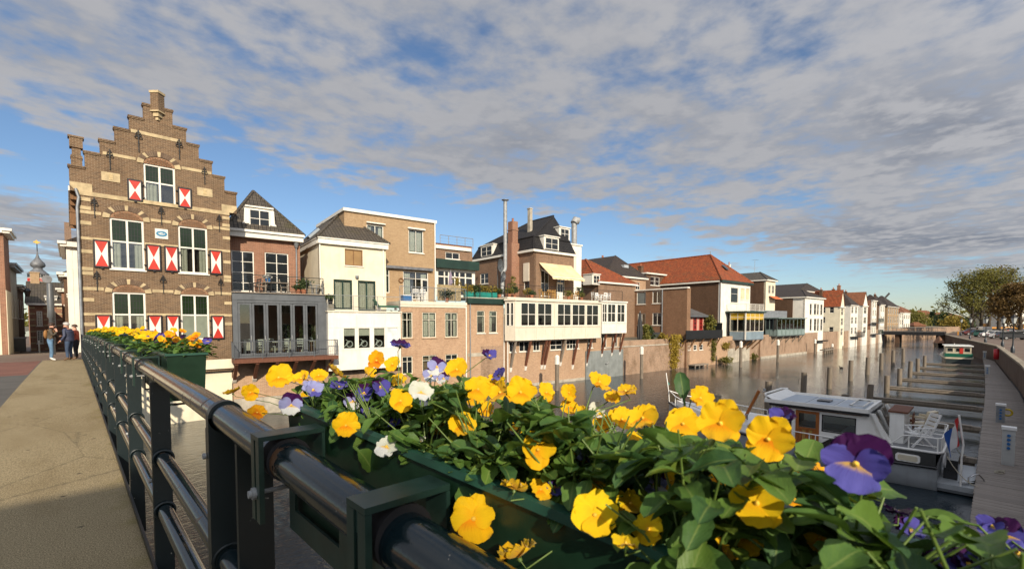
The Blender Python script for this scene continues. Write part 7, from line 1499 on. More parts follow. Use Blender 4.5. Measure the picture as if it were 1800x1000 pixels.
simplehouse('brown_roof_house', 'pink brick house under a broad brown hipped roof beyond the bridge', c9(1430,0)[0], c9(1750,0)[0], 556.5, 545.5, 225, B_PINK, T_RUST, rows=1, cols=4)
simplehouse('rust_roof_house', 'white house with tall rusty roof at the end of the far row', c9(1200,0)[0], c9(1345,0)[0], 548.5, 538.5, 235, WHITEWALL, T_RUST, rows=2, cols=3)
simplehouse('far_pink_house', 'low pink building at the left of the quay trees far off', c9(1700,0)[0], 1690, 556, 549, 250, B_PINK, T_RUST, rows=1, cols=4)
simplehouse('bridge_pavilion', 'small brown roofed pavilion standing just behind the far bridge', c9(1370,0)[0], c9(1530,0)[0], 572.5, 566, 178, B_RED, T_RUST, rows=1, cols=2, depth=4, cat='pavilion')
simplehouse('cream_quay_house', 'cream building behind the trunks of the quay trees', 1740, 1768, 546, 530, 205, CREAMWALL, T_DARK, rows=3, cols=4)
simplehouse('white_quay_house', 'white fronted building behind the rusty tree at the right edge', 1768, 1815, 532, 505, 190, WHITEWALL, T_DARK, rows=4, cols=5)
simplehouse('low_glass_hall', 'long low pale hall behind the parked cars', 1700, 1742, 569, None, 215, WHITEWALL, None, rows=1, cols=8, depth=5, cat='hall')
# a long rise of land and trees so that the horizon is closed
rng = np.random.default_rng(5)
T = np.stack([rng.uniform(0, 700, 900), rng.uniform(-120, 330, 900), rng.uniform(3, 10, 900)], 1); ang_ = np.arctan2(T[:,1], T[:,0]); rr_ = 330+rng.uniform(0, 60, 900); a_ = rng.uniform(-.35, 1.9, 900); T[:,0] = rr_*np.cos(a_); T[:,1] = rr_*np.sin(a_)
wd = bpy.data.objects.new('distant_woods', cloudmesh('distant_woods', leafcloud(T, 14000, 2.2, 1.3, rng), LF_OLIVE)); COL.objects.link(wd); tagit(wd, 'low distant belt of trees on the horizon', 'woods', None, 'stuff')
# windmill: only two sail tips rise over the far roofs
v = ray(*c9(835,250)); k = 260/v.dot(FW); wx_, wy_ = v.x*k, v.y*k; zt_ = CAMZ+(ray(*c9(835,235)).z*260/ray(*c9(835,235)).dot(FW)); wm = thing('windmill', 'windmill far behind the roofs, only its two upper sail tips showing', 'windmill', (wx_, wy_, 2.4), YAW-pi/2)
mb = MB(); mb.lathe([(4.2,0),(3,zt_-5),(2.9,zt_-4.4)], (0,0,0), 12); part('tower', mb, B_DARK, wm); mb = MB(); mb.lathe([(2.9,zt_-4.4),(2.6,zt_-3),(1.2,zt_-2),(.1,zt_-1.6)], (0,0,0), 12); part('cap', mb, T_DARK, wm)
for i in range(4):
    a = radians(48)+i*pi/2; c_, s_ = cos(a), sin(a); mb = MB(); hub = Vector((0,-3.6,zt_-3)); L_ = 6.0; mb.bar(hub, hub+Vector((c_*L_,0,s_*L_)), .3, .3); mb.add([hub+Vector((c_*l-s_*w,-.2,s_*l+c_*w)) for l, w in ((2,.1),(L_,.1),(L_,1.0),(2,1.0))], [(0,1,2,3)]); part('sail', mb, CHARC, wm)
# unseen houses added behind the viewer, shaped to shade deck and dock, not flowers
for i, (x0, x1, zt, m_) in enumerate(((-16.5,-5.9,13.2,B_DARK),(8,19,13.6,B_RED),(19,31,13.0,B_MANS))):
    o = thing('unseen_shade_house', f'tall brick house added to cast shade, {ORD[i]} from the left, out of the view', 'house', (x0, -10, QZ), 0, 'houses added out of the view to cast shade'); w_ = x1-x0; q = Pl(Frame(0,0,0), 0); q.f = lambda a, w, z: (a, -w, z); H = zt-QZ
    ws = [(w_*(a+.5)/4-.6, w_*(a+.5)/4+.6, 1+3.4*b, 2.9+3.4*b) for a in range(4) for b in range(3)]
    wall(o, 'front_wall', q, m_, [(0, w_, 0, H)], ws, .3)
    for r in ws: window(o, q, r, cols=2, rows=(.6,), sill=False, single=True)
    dp = 9 if i else 3; mb = MB(); mb.box(0, w_, -dp, -.31, 0, H); part('body', mb, m_, o); mb = MB(); mb.box(-.05, w_, -3.02, .05, H, H+.1) if not i else mb.add([(0,.2,H),(w_,.2,H),(w_,-4.5,H+2.5),(0,-4.5,H+2.5),(w_,-9,H),(0,-9,H)], [(0,1,2,3),(3,2,4,5),(0,3,5),(1,4,2)]); part('roof', mb, T_DARK, o)
# ================================================================ THINGS ON TERRACES
def chair(label, fr, a, d, z, rz, mat, group=None, arms=False, s=1.0, cat='chair', name='terrace_chair'):
    o = thing(name, label, cat, fr.w(a, d, z), fr.a+rz, group); 
    for x in (-.21,.21):
        for y in (-.2,.2): mb = MB(); mb.bar((x,y,0),(x,y,.44 if y < 0 else .44),.04,.04); part('leg', mb, mat, o)
    mb = MB(); mb.box(-.24,.24,-.24,.24,.44,.47); part('seat', mb, mat, o)
    mb = MB(); [mb.bar((x,.22,.47),(x,.3,.95),.04,.04) for x in (-.21,.21)]; [mb.bar((-.21,.23+.08*q,.55+.42*q),(.21,.23+.08*q,.55+.42*q),.02,.07) for q in (.2,.5,.85)]; part('backrest', mb, mat, o)
    if arms: mb = MB(); [mb.bar((x,-.22,.66),(x,.26,.66),.05,.03) for x in (-.24,.24)]; [mb.bar((x,-.2,.44),(x,-.2,.66),.03,.03) for x in (-.24,.24)]; part('armrests', mb, mat, o)
    return o
def table(label, fr, a, d, z, mat, w=1.4, l=.8):
    o = thing('terrace_table', label, 'table', fr.w(a, d, z), fr.a); mb = MB(); mb.box(-w/2,w/2,-l/2,l/2,.7,.74); part('tabletop', mb, mat, o)
    for x in (-w/2+.08, w/2-.08):
        for y in (-l/2+.08, l/2-.08): mb = MB(); mb.bar((x,y,0),(x,y,.7),.06,.06); part('leg', mb, mat, o)
def pot(label, fr, a, d, z, h, w, leaf, seed, potm=None, name='potted_plant'):
    o = thing(name, label, 'plant', fr.w(a, d, z)); mb = MB(); mb.lathe([(.12,0),(.18,.3),(.2,.34)], (0,0,0), 10); part('pot', mb, potm or POTCLAY, o)
    rng = np.random.default_rng(seed); k = 40; zz_ = rng.uniform(.3, 1, k); T = np.stack([rng.normal(0,w*.22,k), rng.normal(0,w*.22,k), .3+zz_*(h-.35)], 1); part('foliage', cloudmesh('foliage', leafcloud(T, 320, w*.09, .075, rng), leaf), None, o)
    mb = MB(); [mb.tube([(0,0,.3),(rng.normal(0,w*.12),rng.normal(0,w*.12),h*.7)], .012, 4) for _ in range(4)]; part('stems', mb, BARK, o)
def parasol(label, fr, a, d, z, h, mat, r=.22):
    o = thing('closed_parasol', label, 'parasol', fr.w(a, d, z)); mb = MB(); mb.lathe([(.28,0),(.28,.1)], (0,0,0), 12); part('base', mb, CONCRETE, o); mb = MB(); mb.tube([(0,0,.1),(0,0,h+.1)], .03, 6); part('pole', mb, STEEL, o)
    mb = MB(); mb.grid(lambda u, v: ((r*(.25+.75*(1-v)**.7*min(1,.35+v*3))*(1+.22*sin(2*pi*u*7)))*cos(2*pi*u), (r*(.25+.75*(1-v)**.7*min(1,.35+v*3))*(1+.22*sin(2*pi*u*7)))*sin(2*pi*u), h*.22+v*h*.76), 42, 8); part('folded_canopy', mb, mat, o)
# brick terrace house
zt2 = p0_ = Pl(FB, 0).at(*c4(250,545))[1]+.02
fa = lambda x, y, d: FB.at(*c4(x,y), d)[0]
table('brown wooden table on the terrace before the white french doors', FB, fa(262,520,1.2), 1.2, zt2, WOODGREY)
for i, (x, rz, lb) in enumerate(((195,-1.5,'brown wooden chair left of the terrace table'),(230,3.1,'brown wooden chair behind the terrace table'),(305,1.5,'brown wooden chair right of the terrace table'),(160,-1.2,'dark lounge chair at the left end of the terrace'))): chair(lb, FB, fa(x,520,1.2), 1.2 if i != 1 else 1.9, zt2, rz, WOODGREY if i < 3 else CHARC, 'chairs on the brick house terrace', True)
pot('white flowering pot on the terrace table', FB, fa(225,470,1.2), 1.2, zt2+.74, .4, .5, leafmat('white_blossom', (.4,.38,.3), (.6,.6,.55)), 1, BLUEP)
pot('bushy green plant in a pot at the terrace railing', FB, fa(400,520,.5), .5, zt2, 1.0, .8, LF_GREEN, 2); pot('low green plant left of the bushy one on the terrace', FB, fa(372,530,.6), .6, zt2, .6, .5, LF_GREEN, 3)
for i, x in enumerate((440,468)): chair(('folding metal chair beside the terrace plants','folding metal chair at the right terrace corner')[i], FB, fa(x,520,.8), .8, zt2, .6-i*2, STEEL, 'folding chairs on the terrace', True)
# dining room behind the glass doors
zd = Pl(FB, 0).at(*c4(250,845))[1]+.01
for i, x in enumerate((92,130,180,245,305,345,375,440)): chair(f'pale dining chair behind the glass doors, {ORD[i]} from the left', FB, fa(x,800,1.2), 1.2+.5*(i%2), zd, (3.14,0)[i%2], PLASTICW if i in (2,3,4,6) else ZINC, 'dining chairs behind the glass doors')
o = thing('dining_table', 'long dining table under white cloth behind the folding glass doors', 'table', FB.w(fa(270,800,1.6), 1.6, zd), FB.a); mb = MB(); mb.box(-2.2,2.2,-.4,.4,.72,.76); part('tabletop', mb, WHITE, o); mb = MB(); mb.grid(lambda u, v: (-1.9+.9*u, -.43-.03*sin(u*14), .765-.5*v), 16, 3); mb.grid(lambda u, v: (.2+.9*u, -.43-.03*sin(u*14), .765-.5*v), 16, 3); part('cloth', mb, CURTAIN, o); [part('leg', MB().box(x-.04,x+.04,y-.04,y+.04,0,.72), WOODBR, o) for x in (-2,2) for y in (-.3,.3)]
for i, x in enumerate((318,378,437)): pot(f'leafy house plant behind the glass doors, {ORD[i]} from the left', FB, fa(x,740,2.4), 2.4, zd, 1.9, .5, LF_GREEN, 10+i)
# cream house balcony
F2z = Pl(F2, -.35).at(*c4(700,632))[1]
o = thing('green_parasol_bundle', 'folded green lounger on the cream house balcony', 'lounger', F2.w(F2.at(*c4(810,620), .2)[0], .2, F2z+.1), F2.a); mb = MB(); mb.box(-.7,.7,-.25,.25,.25,.35); mb.bar((-.7,0,.3),(-1.0,0,.75),.5,.05); part('cushion', mb, plain('dark_green_cloth', (.02,.12,.07), .8), o); [part('leg', MB().box(x-.03,x+.03,-.2,.2,0,.25), STEEL, o) for x in (-.6,.6)]; o.name = 'garden_lounger'
pot('small green shrub in a dark pot at the left end of the cream balcony', F2, F2.at(*c4(522,570), -.1)[0]+.1, -.1, F2z+.45, .6, .5, LF_GREEN, 20, BLACKPAINT)
# tan house terrace
z3 = Pl(F3, 0).at(*c5(300,555))[1]+.12; f3 = lambda x, d: F3.at(*c5(x,510), d)[0]
for i, x in enumerate((208,245)): chair(('white plastic chair left of a pair on the tan terrace','white plastic chair right of a pair on the tan terrace')[i], F3, f3(x,1.0), 1.0, z3, 3.0, PLASTICW, 'white chairs on the tan terrace', True)
o = thing('cool_box', 'blue plastic box on the tan house terrace', 'box', F3.w(f3(165,1.2), 1.2, z3), F3.a); mb = MB(); mb.box(-.35,.35,-.25,.25,0,.45); part('tub', mb, BLUEP, o); mb = MB(); mb.box(-.37,.37,-.27,.27,.45,.52); part('lid', mb, PLASTICW, o)
o = thing('open_white_door', 'white door leaning open on the tan house terrace', 'door panel', F3.w(f3(262,2.2), 2.2, z3), F3.a+.5); mb = MB(); mb.box(-.45,.45,-.03,.03,.0,1.9); part('leaf', mb, WHITE, o); mb = MB(); mb.box(-.3,.3,-.036,-.031,.9,1.75); part('pane', mb, GLASS, o)
o = thing('reed_fence', 'beige reed screen at the end of the tan house terrace', 'screen', F3.w(f3(330,.4), .4, z3), F3.a); xw = f3(455,.6)-f3(330,.6); mb = MB(); [mb.box(i*.09, i*.09+.07, -.02, .03, .1, 1.35) for i in range(int(xw/.09))]; part('reeds', mb, REED, o, kind='stuff'); mb = MB(); mb.box(0,xw,.03,.07,.5,.56); part('rail', mb, WOODBR, o); pot('dark bushy plant against the reed screen', F3, f3(380,.15), .16, z3, .9, 1.2, LF_DK, 31)
# plant terrace over the infill house
F4_, w4, z4 = INF; f4 = lambda x, d: F4_.at(*c5(x,505), d)[0]
parasol('closed lilac parasol on the plant terrace before the white glazed front', F4_, f4(400,2.5), 2.5, z4, 2.2, LILAC, .2)
for i, (x, w_) in enumerate(((598,1.6),(495,.7),(545,.6))):
    o = thing('turquoise_planter', ('long turquoise planter box with yellow green plants on the terrace','short turquoise planter at the left end of the plant terrace','small turquoise planter between two others on the terrace')[i], 'planter', F4_.w(f4(x,.4), .4, z4), F4_.a); mb = MB(); mb.box(-w_/2,w_/2,-.2,.2,0,.45); part('trough', mb, TEAL, o); rng = np.random.default_rng(50+i); T = np.stack([rng.uniform(-w_/2,w_/2,40), rng.normal(0,.12,40), rng.uniform(.45,.9,40)],1); part('plants', cloudmesh('plants', leafcloud(T, 420, .09, .08, rng), LF_YEL if i != 2 else LF_GREEN), None, o)
for i, (x, d, h, lf) in enumerate(((438,1.5,1.6,LF_YEL),(520,.9,1.0,LF_GREEN),(575,1.1,1.1,LF_OLIVE),(630,.8,.9,LF_YEL),(660,.5,.8,LF_GREEN))): pot(f'leafy terrace plant above the green fascia, {ORD[i]} from the left', F4_, f4(x,d), d, z4, h, .7, lf, 60+i)
# restaurant terrace above the bays
Fm, zm, sx_, s2_, ch0_, r1_ = MANS; fm = lambda x, d: Fm.at(*c6(x,500), d)[0]
for i, (x, d) in enumerate(((440,1.2),(462,1.9),(485,1.2),(505,2.0),(585,1.4),(605,1.0))): chair(f'yellow wooden chair on the awning terrace, {ORD[i]} from the left', Fm, fm(x,d), d, zm, (1.5,3.1,-1.5,0,1.4,-1.4)[i], WOODYEL, 'yellow wooden chairs under the awning', True)
table('yellow wooden table between chairs under the cream awning', Fm, fm(470,1.3), 1.3, zm, WOODYEL, .9, .9)
for i, x in enumerate((702,722,745,765)): chair(f'white chair on the right end of the restaurant terrace, {ORD[i]} from the left', Fm, fm(x,1.2), 1.2, zm, (1.5,0,3.1,-1.5)[i], PLASTICW, 'white chairs right of the awning', True)
table('white table among white chairs at the right end of the restaurant terrace', Fm, fm(733,1.4), 1.4, zm, PLASTICW, .9, .8)
for i, (x, d, h, lf) in enumerate(((272,1.0,.9,LF_OLIVE),(290,2.0,2.0,LF_OLIVE),(298,1.2,1.0,LF_GREEN),(365,1.4,1.0,LF_YEL),(385,1.0,.7,LF_GREEN),(570,.8,.9,LF_OLIVE),(625,1.6,1.4,LF_GREEN),(635,.9,.8,LF_OLIVE))): pot(f'potted plant on the restaurant terrace railing, {ORD[i]} from the left', Fm, fm(x,d), d, zm, h, .65, lf, 80+i)
o = thing('white_door_panel', 'white terrace door with panes under the cream awning', 'door', Fm.w(fm(533,3.7), 3.85, zm), Fm.a); mb = MB(); mb.box(-.45,.45,0,.06,0,2.0); part('leaf', mb, WHITE, o); mb = MB(); [mb.box(a,b,-.006,-.001,1.0,1.8) for a, b in ((-.35,-.03),(.03,.35))]; part('pane', mb, GLASS, o)
# waterside garden
zg2 = GZ; fd = lambda x, d: FD.at(*c7(x,690), d)[0]
parasol('closed charcoal parasol standing in the waterside garden', FD, fd(258,1.6), 1.6, zg2, Pl(FD,1.6).at(*c7(258,472))[1]-zg2, CHARC, .34)
def ivy(label, fr, a0, a1, zlo, zhi, d, leaf, n_, seed, name='creeper'):
    rng = np.random.default_rng(seed); o = thing(name, label, 'creeper', fr.w((a0+a1)/2, d, zhi), fr.a); k = 160; t = rng.uniform(0,1,k)**1.4; T = np.stack([rng.normal(0,(a1-a0)*.26,k)*(1-.4*t), -.08-.15*rng.uniform(0,1,k), -(zhi-zlo)*t], 1); part('leaves', cloudmesh('leaves', leafcloud(T, n_, .12, .1, rng), leaf), None, o); mb = MB(); [mb.tube([(rng.normal(0,.3),0,.2),(rng.normal(0,.3),-.06,-(zhi-zlo)*.5),(rng.normal(0,.25),-.05,-(zhi-zlo)*.9)], .015, 4) for _ in range(4)]; part('stems', mb, BARK, o)
IVYY = leafmat('yellow_ivy_leaves', (.28,.2,.02), (.38,.27,.03))
ivy('yellow autumn ivy hanging down the garden wall beside the wing', FD, fd(455,0), fd(535,0), Pl(FD,0).at(*c7(510,865))[1], Pl(FD,0).at(*c7(490,640))[1], -.05, IVYY, 2200, 1)
for i, (x, d, h, lf, lb) in enumerate(((300,1.5,2.6,LF_OLIVE,'tall green climber against the wing in the waterside garden'),(330,1.6,2.3,LF_GREEN,'green shrub right of the parasol in the waterside garden'),(390,1.2,1.1,LF_OLIVE,'low shrub before the garden door'),(415,.9,1.6,LF_YEL,'yellow shrub at the garden wall before the ivy'))): shrub(lb, *FD.w(fd(x,d), d).to_tuple()[:2], zg2, h, 1.0, lf, 700, 100+i, .13)
o = thing('garden_bench_cushions', 'stack of yellow cushions on the garden wall beside the flood gate', 'cushions', FD.w(fd(160,.6), .6, zg2+.45), FD.a); [part('cushion', MB().box(-.5,.5,-.3,.3,i*.16,i*.16+.14), plain('yellow_cloth', (.5,.36,.08), .85) if i == 0 else MATS['yellow_cloth'], o) for i in range(3)]; o.name = 'cushion_pile'
fr_ = lambda x, d: FR.at(*c7(x,580), d)[0]
shrub('green climber on the black balcony beside the red doors', *FR.w(fr_(745,.3), .3).to_tuple()[:2], 3.6, 2.6, 1.6, LF_OLIVE, 1400, 120, .14); ivy('dark ivy strand hanging below the black balcony', FR, fr_(755,0), fr_(785,0), .5, 3.2, -.05, LF_OLIVE, 600, 4); ivy('pale green tuft on the ledge right of the black balcony', FR, fr_(832,0), fr_(878,0), 2.0, 2.6, -.05, LF_YEL, 500, 6)
for i, (x, y) in enumerate(((1050,800),(860,830))): shrub(('weeds growing at the waterline left of the conservatory wall','weeds at the foot of the wall by the blue bay')[i], *on_z(*c7(x,y), .2), .1, .7, 1.6, LF_OLIVE, 400, 130+i, .12)
# ================================================================ BRIDGE RAILING
PIPE = NT('railing_paint'); p = PIPE.pos()
wear = PIPE.ramp(PIPE.noise(PIPE.map(p, (5,.9,5)), 2.2, 7, .68), .58, .70); sx = PIPE.N('ShaderNodeSeparateXYZ'); PIPE.L(PIPE.N('ShaderNodeNewGeometry').outputs['Normal'], sx.inputs[0])
tc_ = PIPE.N('ShaderNodeTexCoord')
spk = PIPE.ramp(PIPE.noise(p, 70, 2, .5), .74, .79); rst = PIPE.ramp(PIPE.noise(p, 6.5, 5, .6), .62, .68)
PIPE.put(PIPE.b.inputs['Base Color'], PIPE.mix(PIPE.M('MULTIPLY', spk, .5), PIPE.mix(PIPE.M('MULTIPLY', rst, .8), PIPE.mix(PIPE.M('MULTIPLY', wear, .7), (.005,.012,.015), (.12,.08,.045)), (.10,.045,.015)), (.35,.33,.28))); PIPE.put(PIPE.b.inputs['Roughness'], PIPE.M('ADD', .07, PIPE.M('ADD', PIPE.M('MULTIPLY', rst, .4), PIPE.M('MULTIPLY', PIPE.noise(p, 30, 4), .13))))
PIPE.b.inputs['Specular IOR Level'].default_value = .7; PIPE.bump(PIPE.noise(p, 45, 4, .6), .12, .004); PIPE = PIPE.m
POSTM = NT('post_paint'); p = POSTM.pos(); sp = POSTM.ramp(POSTM.noise(p, 38, 2, .5), .73, .78)
POSTM.put(POSTM.b.inputs['Base Color'], POSTM.mix(sp, (.008,.016,.018), (.3,.3,.27))); POSTM.b.inputs['Roughness'].default_value = .38; POSTM.bump(POSTM.noise(p, 25, 3), .15, .004); POSTM = POSTM.m
RX = .405
def railz(y, h): return zdeck(y) - .0 + h + float(np.interp(y, [-2,.7,2.2,4,9,16,26,31], [-.01,0,.03,.03,.025,-.0,-.10,-.13]))*(.6 if h < .8 else 1)
HT, HM, HL = 1.225, .70, .36
rl_ = thing('bridge_railing', 'glossy dark blue green tube railing of the bridge', 'railing', (RX, 0, 0))
def railpart(name, h, r, y0, y1, n=20):
    ys = np.linspace(y0, y1, max(4, int((y1-y0)/.45)+2)); mb = MB(); mb.tube([(0, y, railz(y, h)) for y in ys], r, n); return part(name, mb, PIPE, rl_)
joints = [-1.4, 1.98, 9.0, 16.0, 23.0, 30.4]
for a, b in zip(joints, joints[1:]): railpart('handrail', HT, .05, a+.012, b-.012, 28)
PY = [-1.4, .3, 1.74, 1.98] + [1.98+1.72*k for k in range(1, 17)]
for y in PY: pass
for a, b in zip(joints, joints[1:]):
    railpart('middle_rail', HM, .043, a+.04, b-.04, 18); railpart('lower_rail', HL, .043, a+.04, b-.04, 18)
for y in PY:
    z0, z1 = zdeck(y)-.35, railz(y, HT)-.045; x = 0; mb = MB()
    if abs(y-1.74) < .01: mb.box(-.02, .09, y-.012, y+.012, z0+.55, z1+.0)
    else: mb.box(-.055, .045, y-.008, y+.008, z0, z1); mb.box(-.055, .045, y+.03, y+.046, z0, z1)
    q = part('post', mb, POSTM, rl_)
    if abs(y-1.74) > .01:
        for h in (HM, HL):      # collar straps where the rails pass
            mb = MB(); mb.tube([(.052*cos(t), y-.02, railz(y,h)+.052*sin(t)) for t in [2*pi*j/18 for j in range(18)]], .009, 6, closed=True)
            part('collar', mb, POSTM, q)
        mb = MB(); mb.tube([(-.06, y+.02, railz(y,HM)-.14), (-.075, y+.02, railz(y,HM)-.14)], .014, 6); mb.tube([(-.06, y+.02, z1-.1), (-.07, y+.02, z1-.1)], .012, 6); part('bolt', mb, STEEL, q)
for y in joints[1:-1]:
    mb = MB(); mb.tube([(0,y-.026,railz(y,HT)),(0,y+.014,railz(y,HT))], .058, 28); mb.box(-.058, .058, y-.026, y+.014, railz(y,HT)-1.25, railz(y,HT)-.001); part('joint_collar', mb, POSTM, rl_)
# ================================================================ PLANTERS
TROUGH = plain('dark_green_plastic', (.006,.024,.012), .38, var=.3, sc=5, dirt=.15); RIMM = plain('green_rim_plastic', (.018,.072,.048), .4, var=.3, sc=6)
BRK = plain('bracket_green_paint', (.013,.034,.027), .36, var=.3, sc=10); SOIL = plain('potting_soil', (.03,.02,.014), 1, var=.5, sc=40, bump=.8, bsc=120)
def planter(label, y0, y1, brs):
    zc = railz((y0+y1)/2, HT); o = thing('flower_trough', label, 'planter', (RX, (y0+y1)/2, zc)); h = (y1-y0)/2; xi, xo = .100, .352; zt, zb = .100, -.26; dz0, dz1 = railz(y0,HT)-zc, railz(y1,HT)-zc
    dz = lambda y: dz0+(dz1-dz0)*(y+h)/(2*h)
    mb = MB(); t = .012; ti, to = xi+.012, xo-.012
    def ring(xa, xb, ya, yb_, z): return [(xa,ya,z+dz(ya)),(xb,ya,z+dz(ya)),(xb,yb_,z+dz(yb_)),(xa,yb_,z+dz(yb_))]
    A_ = ring(xi,xo,-h,h,zt); B_ = ring(ti,to,-h+.04,h-.04,zb); C_ = ring(xi+t,xo-t,-h+t,h-t,zt); D_ = ring(ti+t,to-t,-h+.05,h-.05,zb+.02)
    mb.add(A_+B_, [(0,4,5,1),(1,5,6,2),(2,6,7,3),(3,7,4,0),(4,7,6,5)]); mb.add(C_+D_, [(0,1,5,4),(1,2,6,5),(2,3,7,6),(3,0,4,7)]); part('trough', mb, TROUGH, o)
    mb = MB(); E_ = ring(xi-.010,xo+.010,-h-.010,h+.010,zt+.004); G_ = ring(xi-.010,xo+.010,-h-.010,h+.010,zt-.012); I_ = ring(xi+t,xo-t,-h+t,h-t,zt+.004); J_ = ring(xi+.001,xo-.001,-h+.001,h-.001,zt-.012)
    mb.add(E_+G_+I_+J_, [(0,1,5,4),(1,2,6,5),(2,3,7,6),(3,0,4,7),(0,8,9,1),(1,9,10,2),(2,10,11,3),(3,11,8,0),(4,5,13,12),(5,6,14,13),(6,7,15,14),(7,4,12,15)]); part('rim', mb, RIMM, o)
    mb = MB(); mb.add(ring(xi+t,xo-t,-h+t,h-t,zt-.035), [(0,1,2,3)]); part('soil', mb, SOIL, o)
    for by in brs:       # flat bars hooked over the rail with slotted legs and a support under the trough
        y = by-(y0+y1)/2; w = .068; mb = MB(); zr = dz(y); th = .012; top = .06
        mb.box(-.075, .092, y-w/2, y+w/2, zr+top, zr+top+th); mb.box(.084, .092, y-w/2, y+w/2, zr-.02, zr+top-.001)
        mb.box(-.075, -.063, y-w/2, y-.007, zr-.15, zr+top-.001); mb.box(-.075, -.063, y+.007, y+w/2, zr-.15, zr+top-.001); mb.box(-.0715, -.0645, y-.007, y+.007, zr+.02, zr+top-.002); mb.box(-.0715, -.0645, y-.007, y+.007, zr-.15, zr-.12)
        k = part('bracket', mb, BRK, o)
        part('rubber_sleeve', MB().tube([(0,y-.03,zr),(0,y+.026,zr)], .0565, 24), BLK, k)
        mb = MB(); mb.tube([(-.085,y,zr-.078),(.11,y,zr-.078)], .006, 8); mb.tube([(-.084,y,zr-.078),(-.074,y,zr-.078)], .016, 6); mb.tube([(-.092,y,zr-.078),(-.0845,y,zr-.078)], .010, 8); part('bolt', mb, STEEL, k)
        mb = MB(); mb.box(.086, .094, y-.2, y-.13, zr-.3, zr-.03); mb.box(.086, .33, y-.2, y-.13, zr-.308, zr-.3005); mb.box(.086,.094,y-.13,y+.2,zr-.3,zr-.23); mb.box(.086,.094,y+.2,y+.25,zr-.3,zr-.03); mb.tube([(.07,y-.165,zr-.09),(.0855,y-.165,zr-.09)], .013, 6); part('support_bar', mb, BRK, k)
    return o
planter('nearest dark green trough full of pansies hung outside the railing', -.38, 1.60, [.72, 1.30])
FARP = [(4.25, 6.15), (7.3, 9.2), (10.4, 12.3), (13.5, 15.4), (16.8, 18.7), (20, 21.9), (23.4, 25.3)]
for i, (a, b) in enumerate(FARP): planter(f'dark green trough of mostly yellow pansies, {ORD[i+1]} from the viewer along the railing', a, b, [a+.35, b-.35])
# ================================================================ PANSIES
def petalmat(name, c, throat, vein=None, tl=.35, r=.45, hi=.55):
    n = NT(name); uv = n.uv(); s = n.N('ShaderNodeSeparateXYZ'); n.L(uv, s.inputs[0]); v = s.outputs[1]
    nz = n.noise(n.map(uv, (9,1.2,1)), 3, 4, .6)
    col = n.mix(n.ramp(n.M('ADD', v, n.M('MULTIPLY', n.M('SUBTRACT', nz, .5), .25)), .05, hi), throat, c)
    if vein: col = n.mix(n.M('MULTIPLY', n.ramp(n.noise(n.map(uv, (22,.8,1)), 2, 3), .55, .7), n.M('SUBTRACT', 1, n.ramp(v, .25, .7))), col, vein)
    col = n.mix(n.M('MULTIPLY', n.rand(), .35), col, lerp3(c, .72)); col = n.mix(n.M('MULTIPLY', n.ramp(nz, .45, .7), .18), col, lerp3(c, .6))
    n.put(n.b.inputs['Base Color'], col); n.b.inputs['Roughness'].default_value = r+.15; n.b.inputs['Specular IOR Level'].default_value = .12; n.b.inputs['Sheen Weight'].default_value = .15
    n.bump(nz, .25, .003)
    tr = n.N('ShaderNodeBsdfTranslucent'); n.L(col, tr.inputs[0]); m = n.N('ShaderNodeMixShader'); m.inputs[0].default_value = tl; n.L(n.b.outputs[0], m.inputs[1]); n.L(tr.outputs[0], m.inputs[2]); n.L(m.outputs[0], n.out.inputs[0]); return n.m
YL, OR = (.82,.52,.007), (.78,.27,.003)
PM = {'Y': petalmat('yellow_petal', YL, (.80,.43,.004)), 'YT': petalmat('yellow_lip_petal', (.82,.46,.005), (.76,.26,.002), (.5,.14,.0)), 'B': petalmat('lemon_petal', (.84,.60,.008), (.82,.50,.007)), 'O': petalmat('orange_petal', (.80,.40,.005), (.66,.2,.003)), 'OT': petalmat('orange_lip_petal', OR, (.5,.07,.002)),
      'P': petalmat('purple_petal', (.045,.004,.065), (.04,.004,.06)), 'V': petalmat('violet_petal', (.08,.07,.34), (.06,.04,.24), (.05,.02,.2)), 'VT': petalmat('violet_lip_petal', (.105,.10,.40), (.75,.45,.02), (.05,.02,.2), hi=.30), 'W': petalmat('white_petal', (.66,.68,.58), (.56,.58,.42)), 'WT': petalmat('white_lip_petal', (.74,.76,.72), (.75,.45,.02), (.3,.25,.5), hi=.28), 'L': petalmat('lilac_petal', (.34,.36,.64), (.3,.28,.55)), 'D': petalmat('dark_violet_petal', (.02,.004,.04), (.015,.003,.03))}
TYPES = {'Y': ('Y','Y','YT'), 'B': ('B','B','Y'), 'O': ('O','O','OT'), 'P': ('P','V','VT'), 'V': ('V','V','VT'), 'W': ('W','W','WT'), 'Q': ('P','L','WT'), 'D': ('D','D','P'), 'L': ('L','L','VT')}
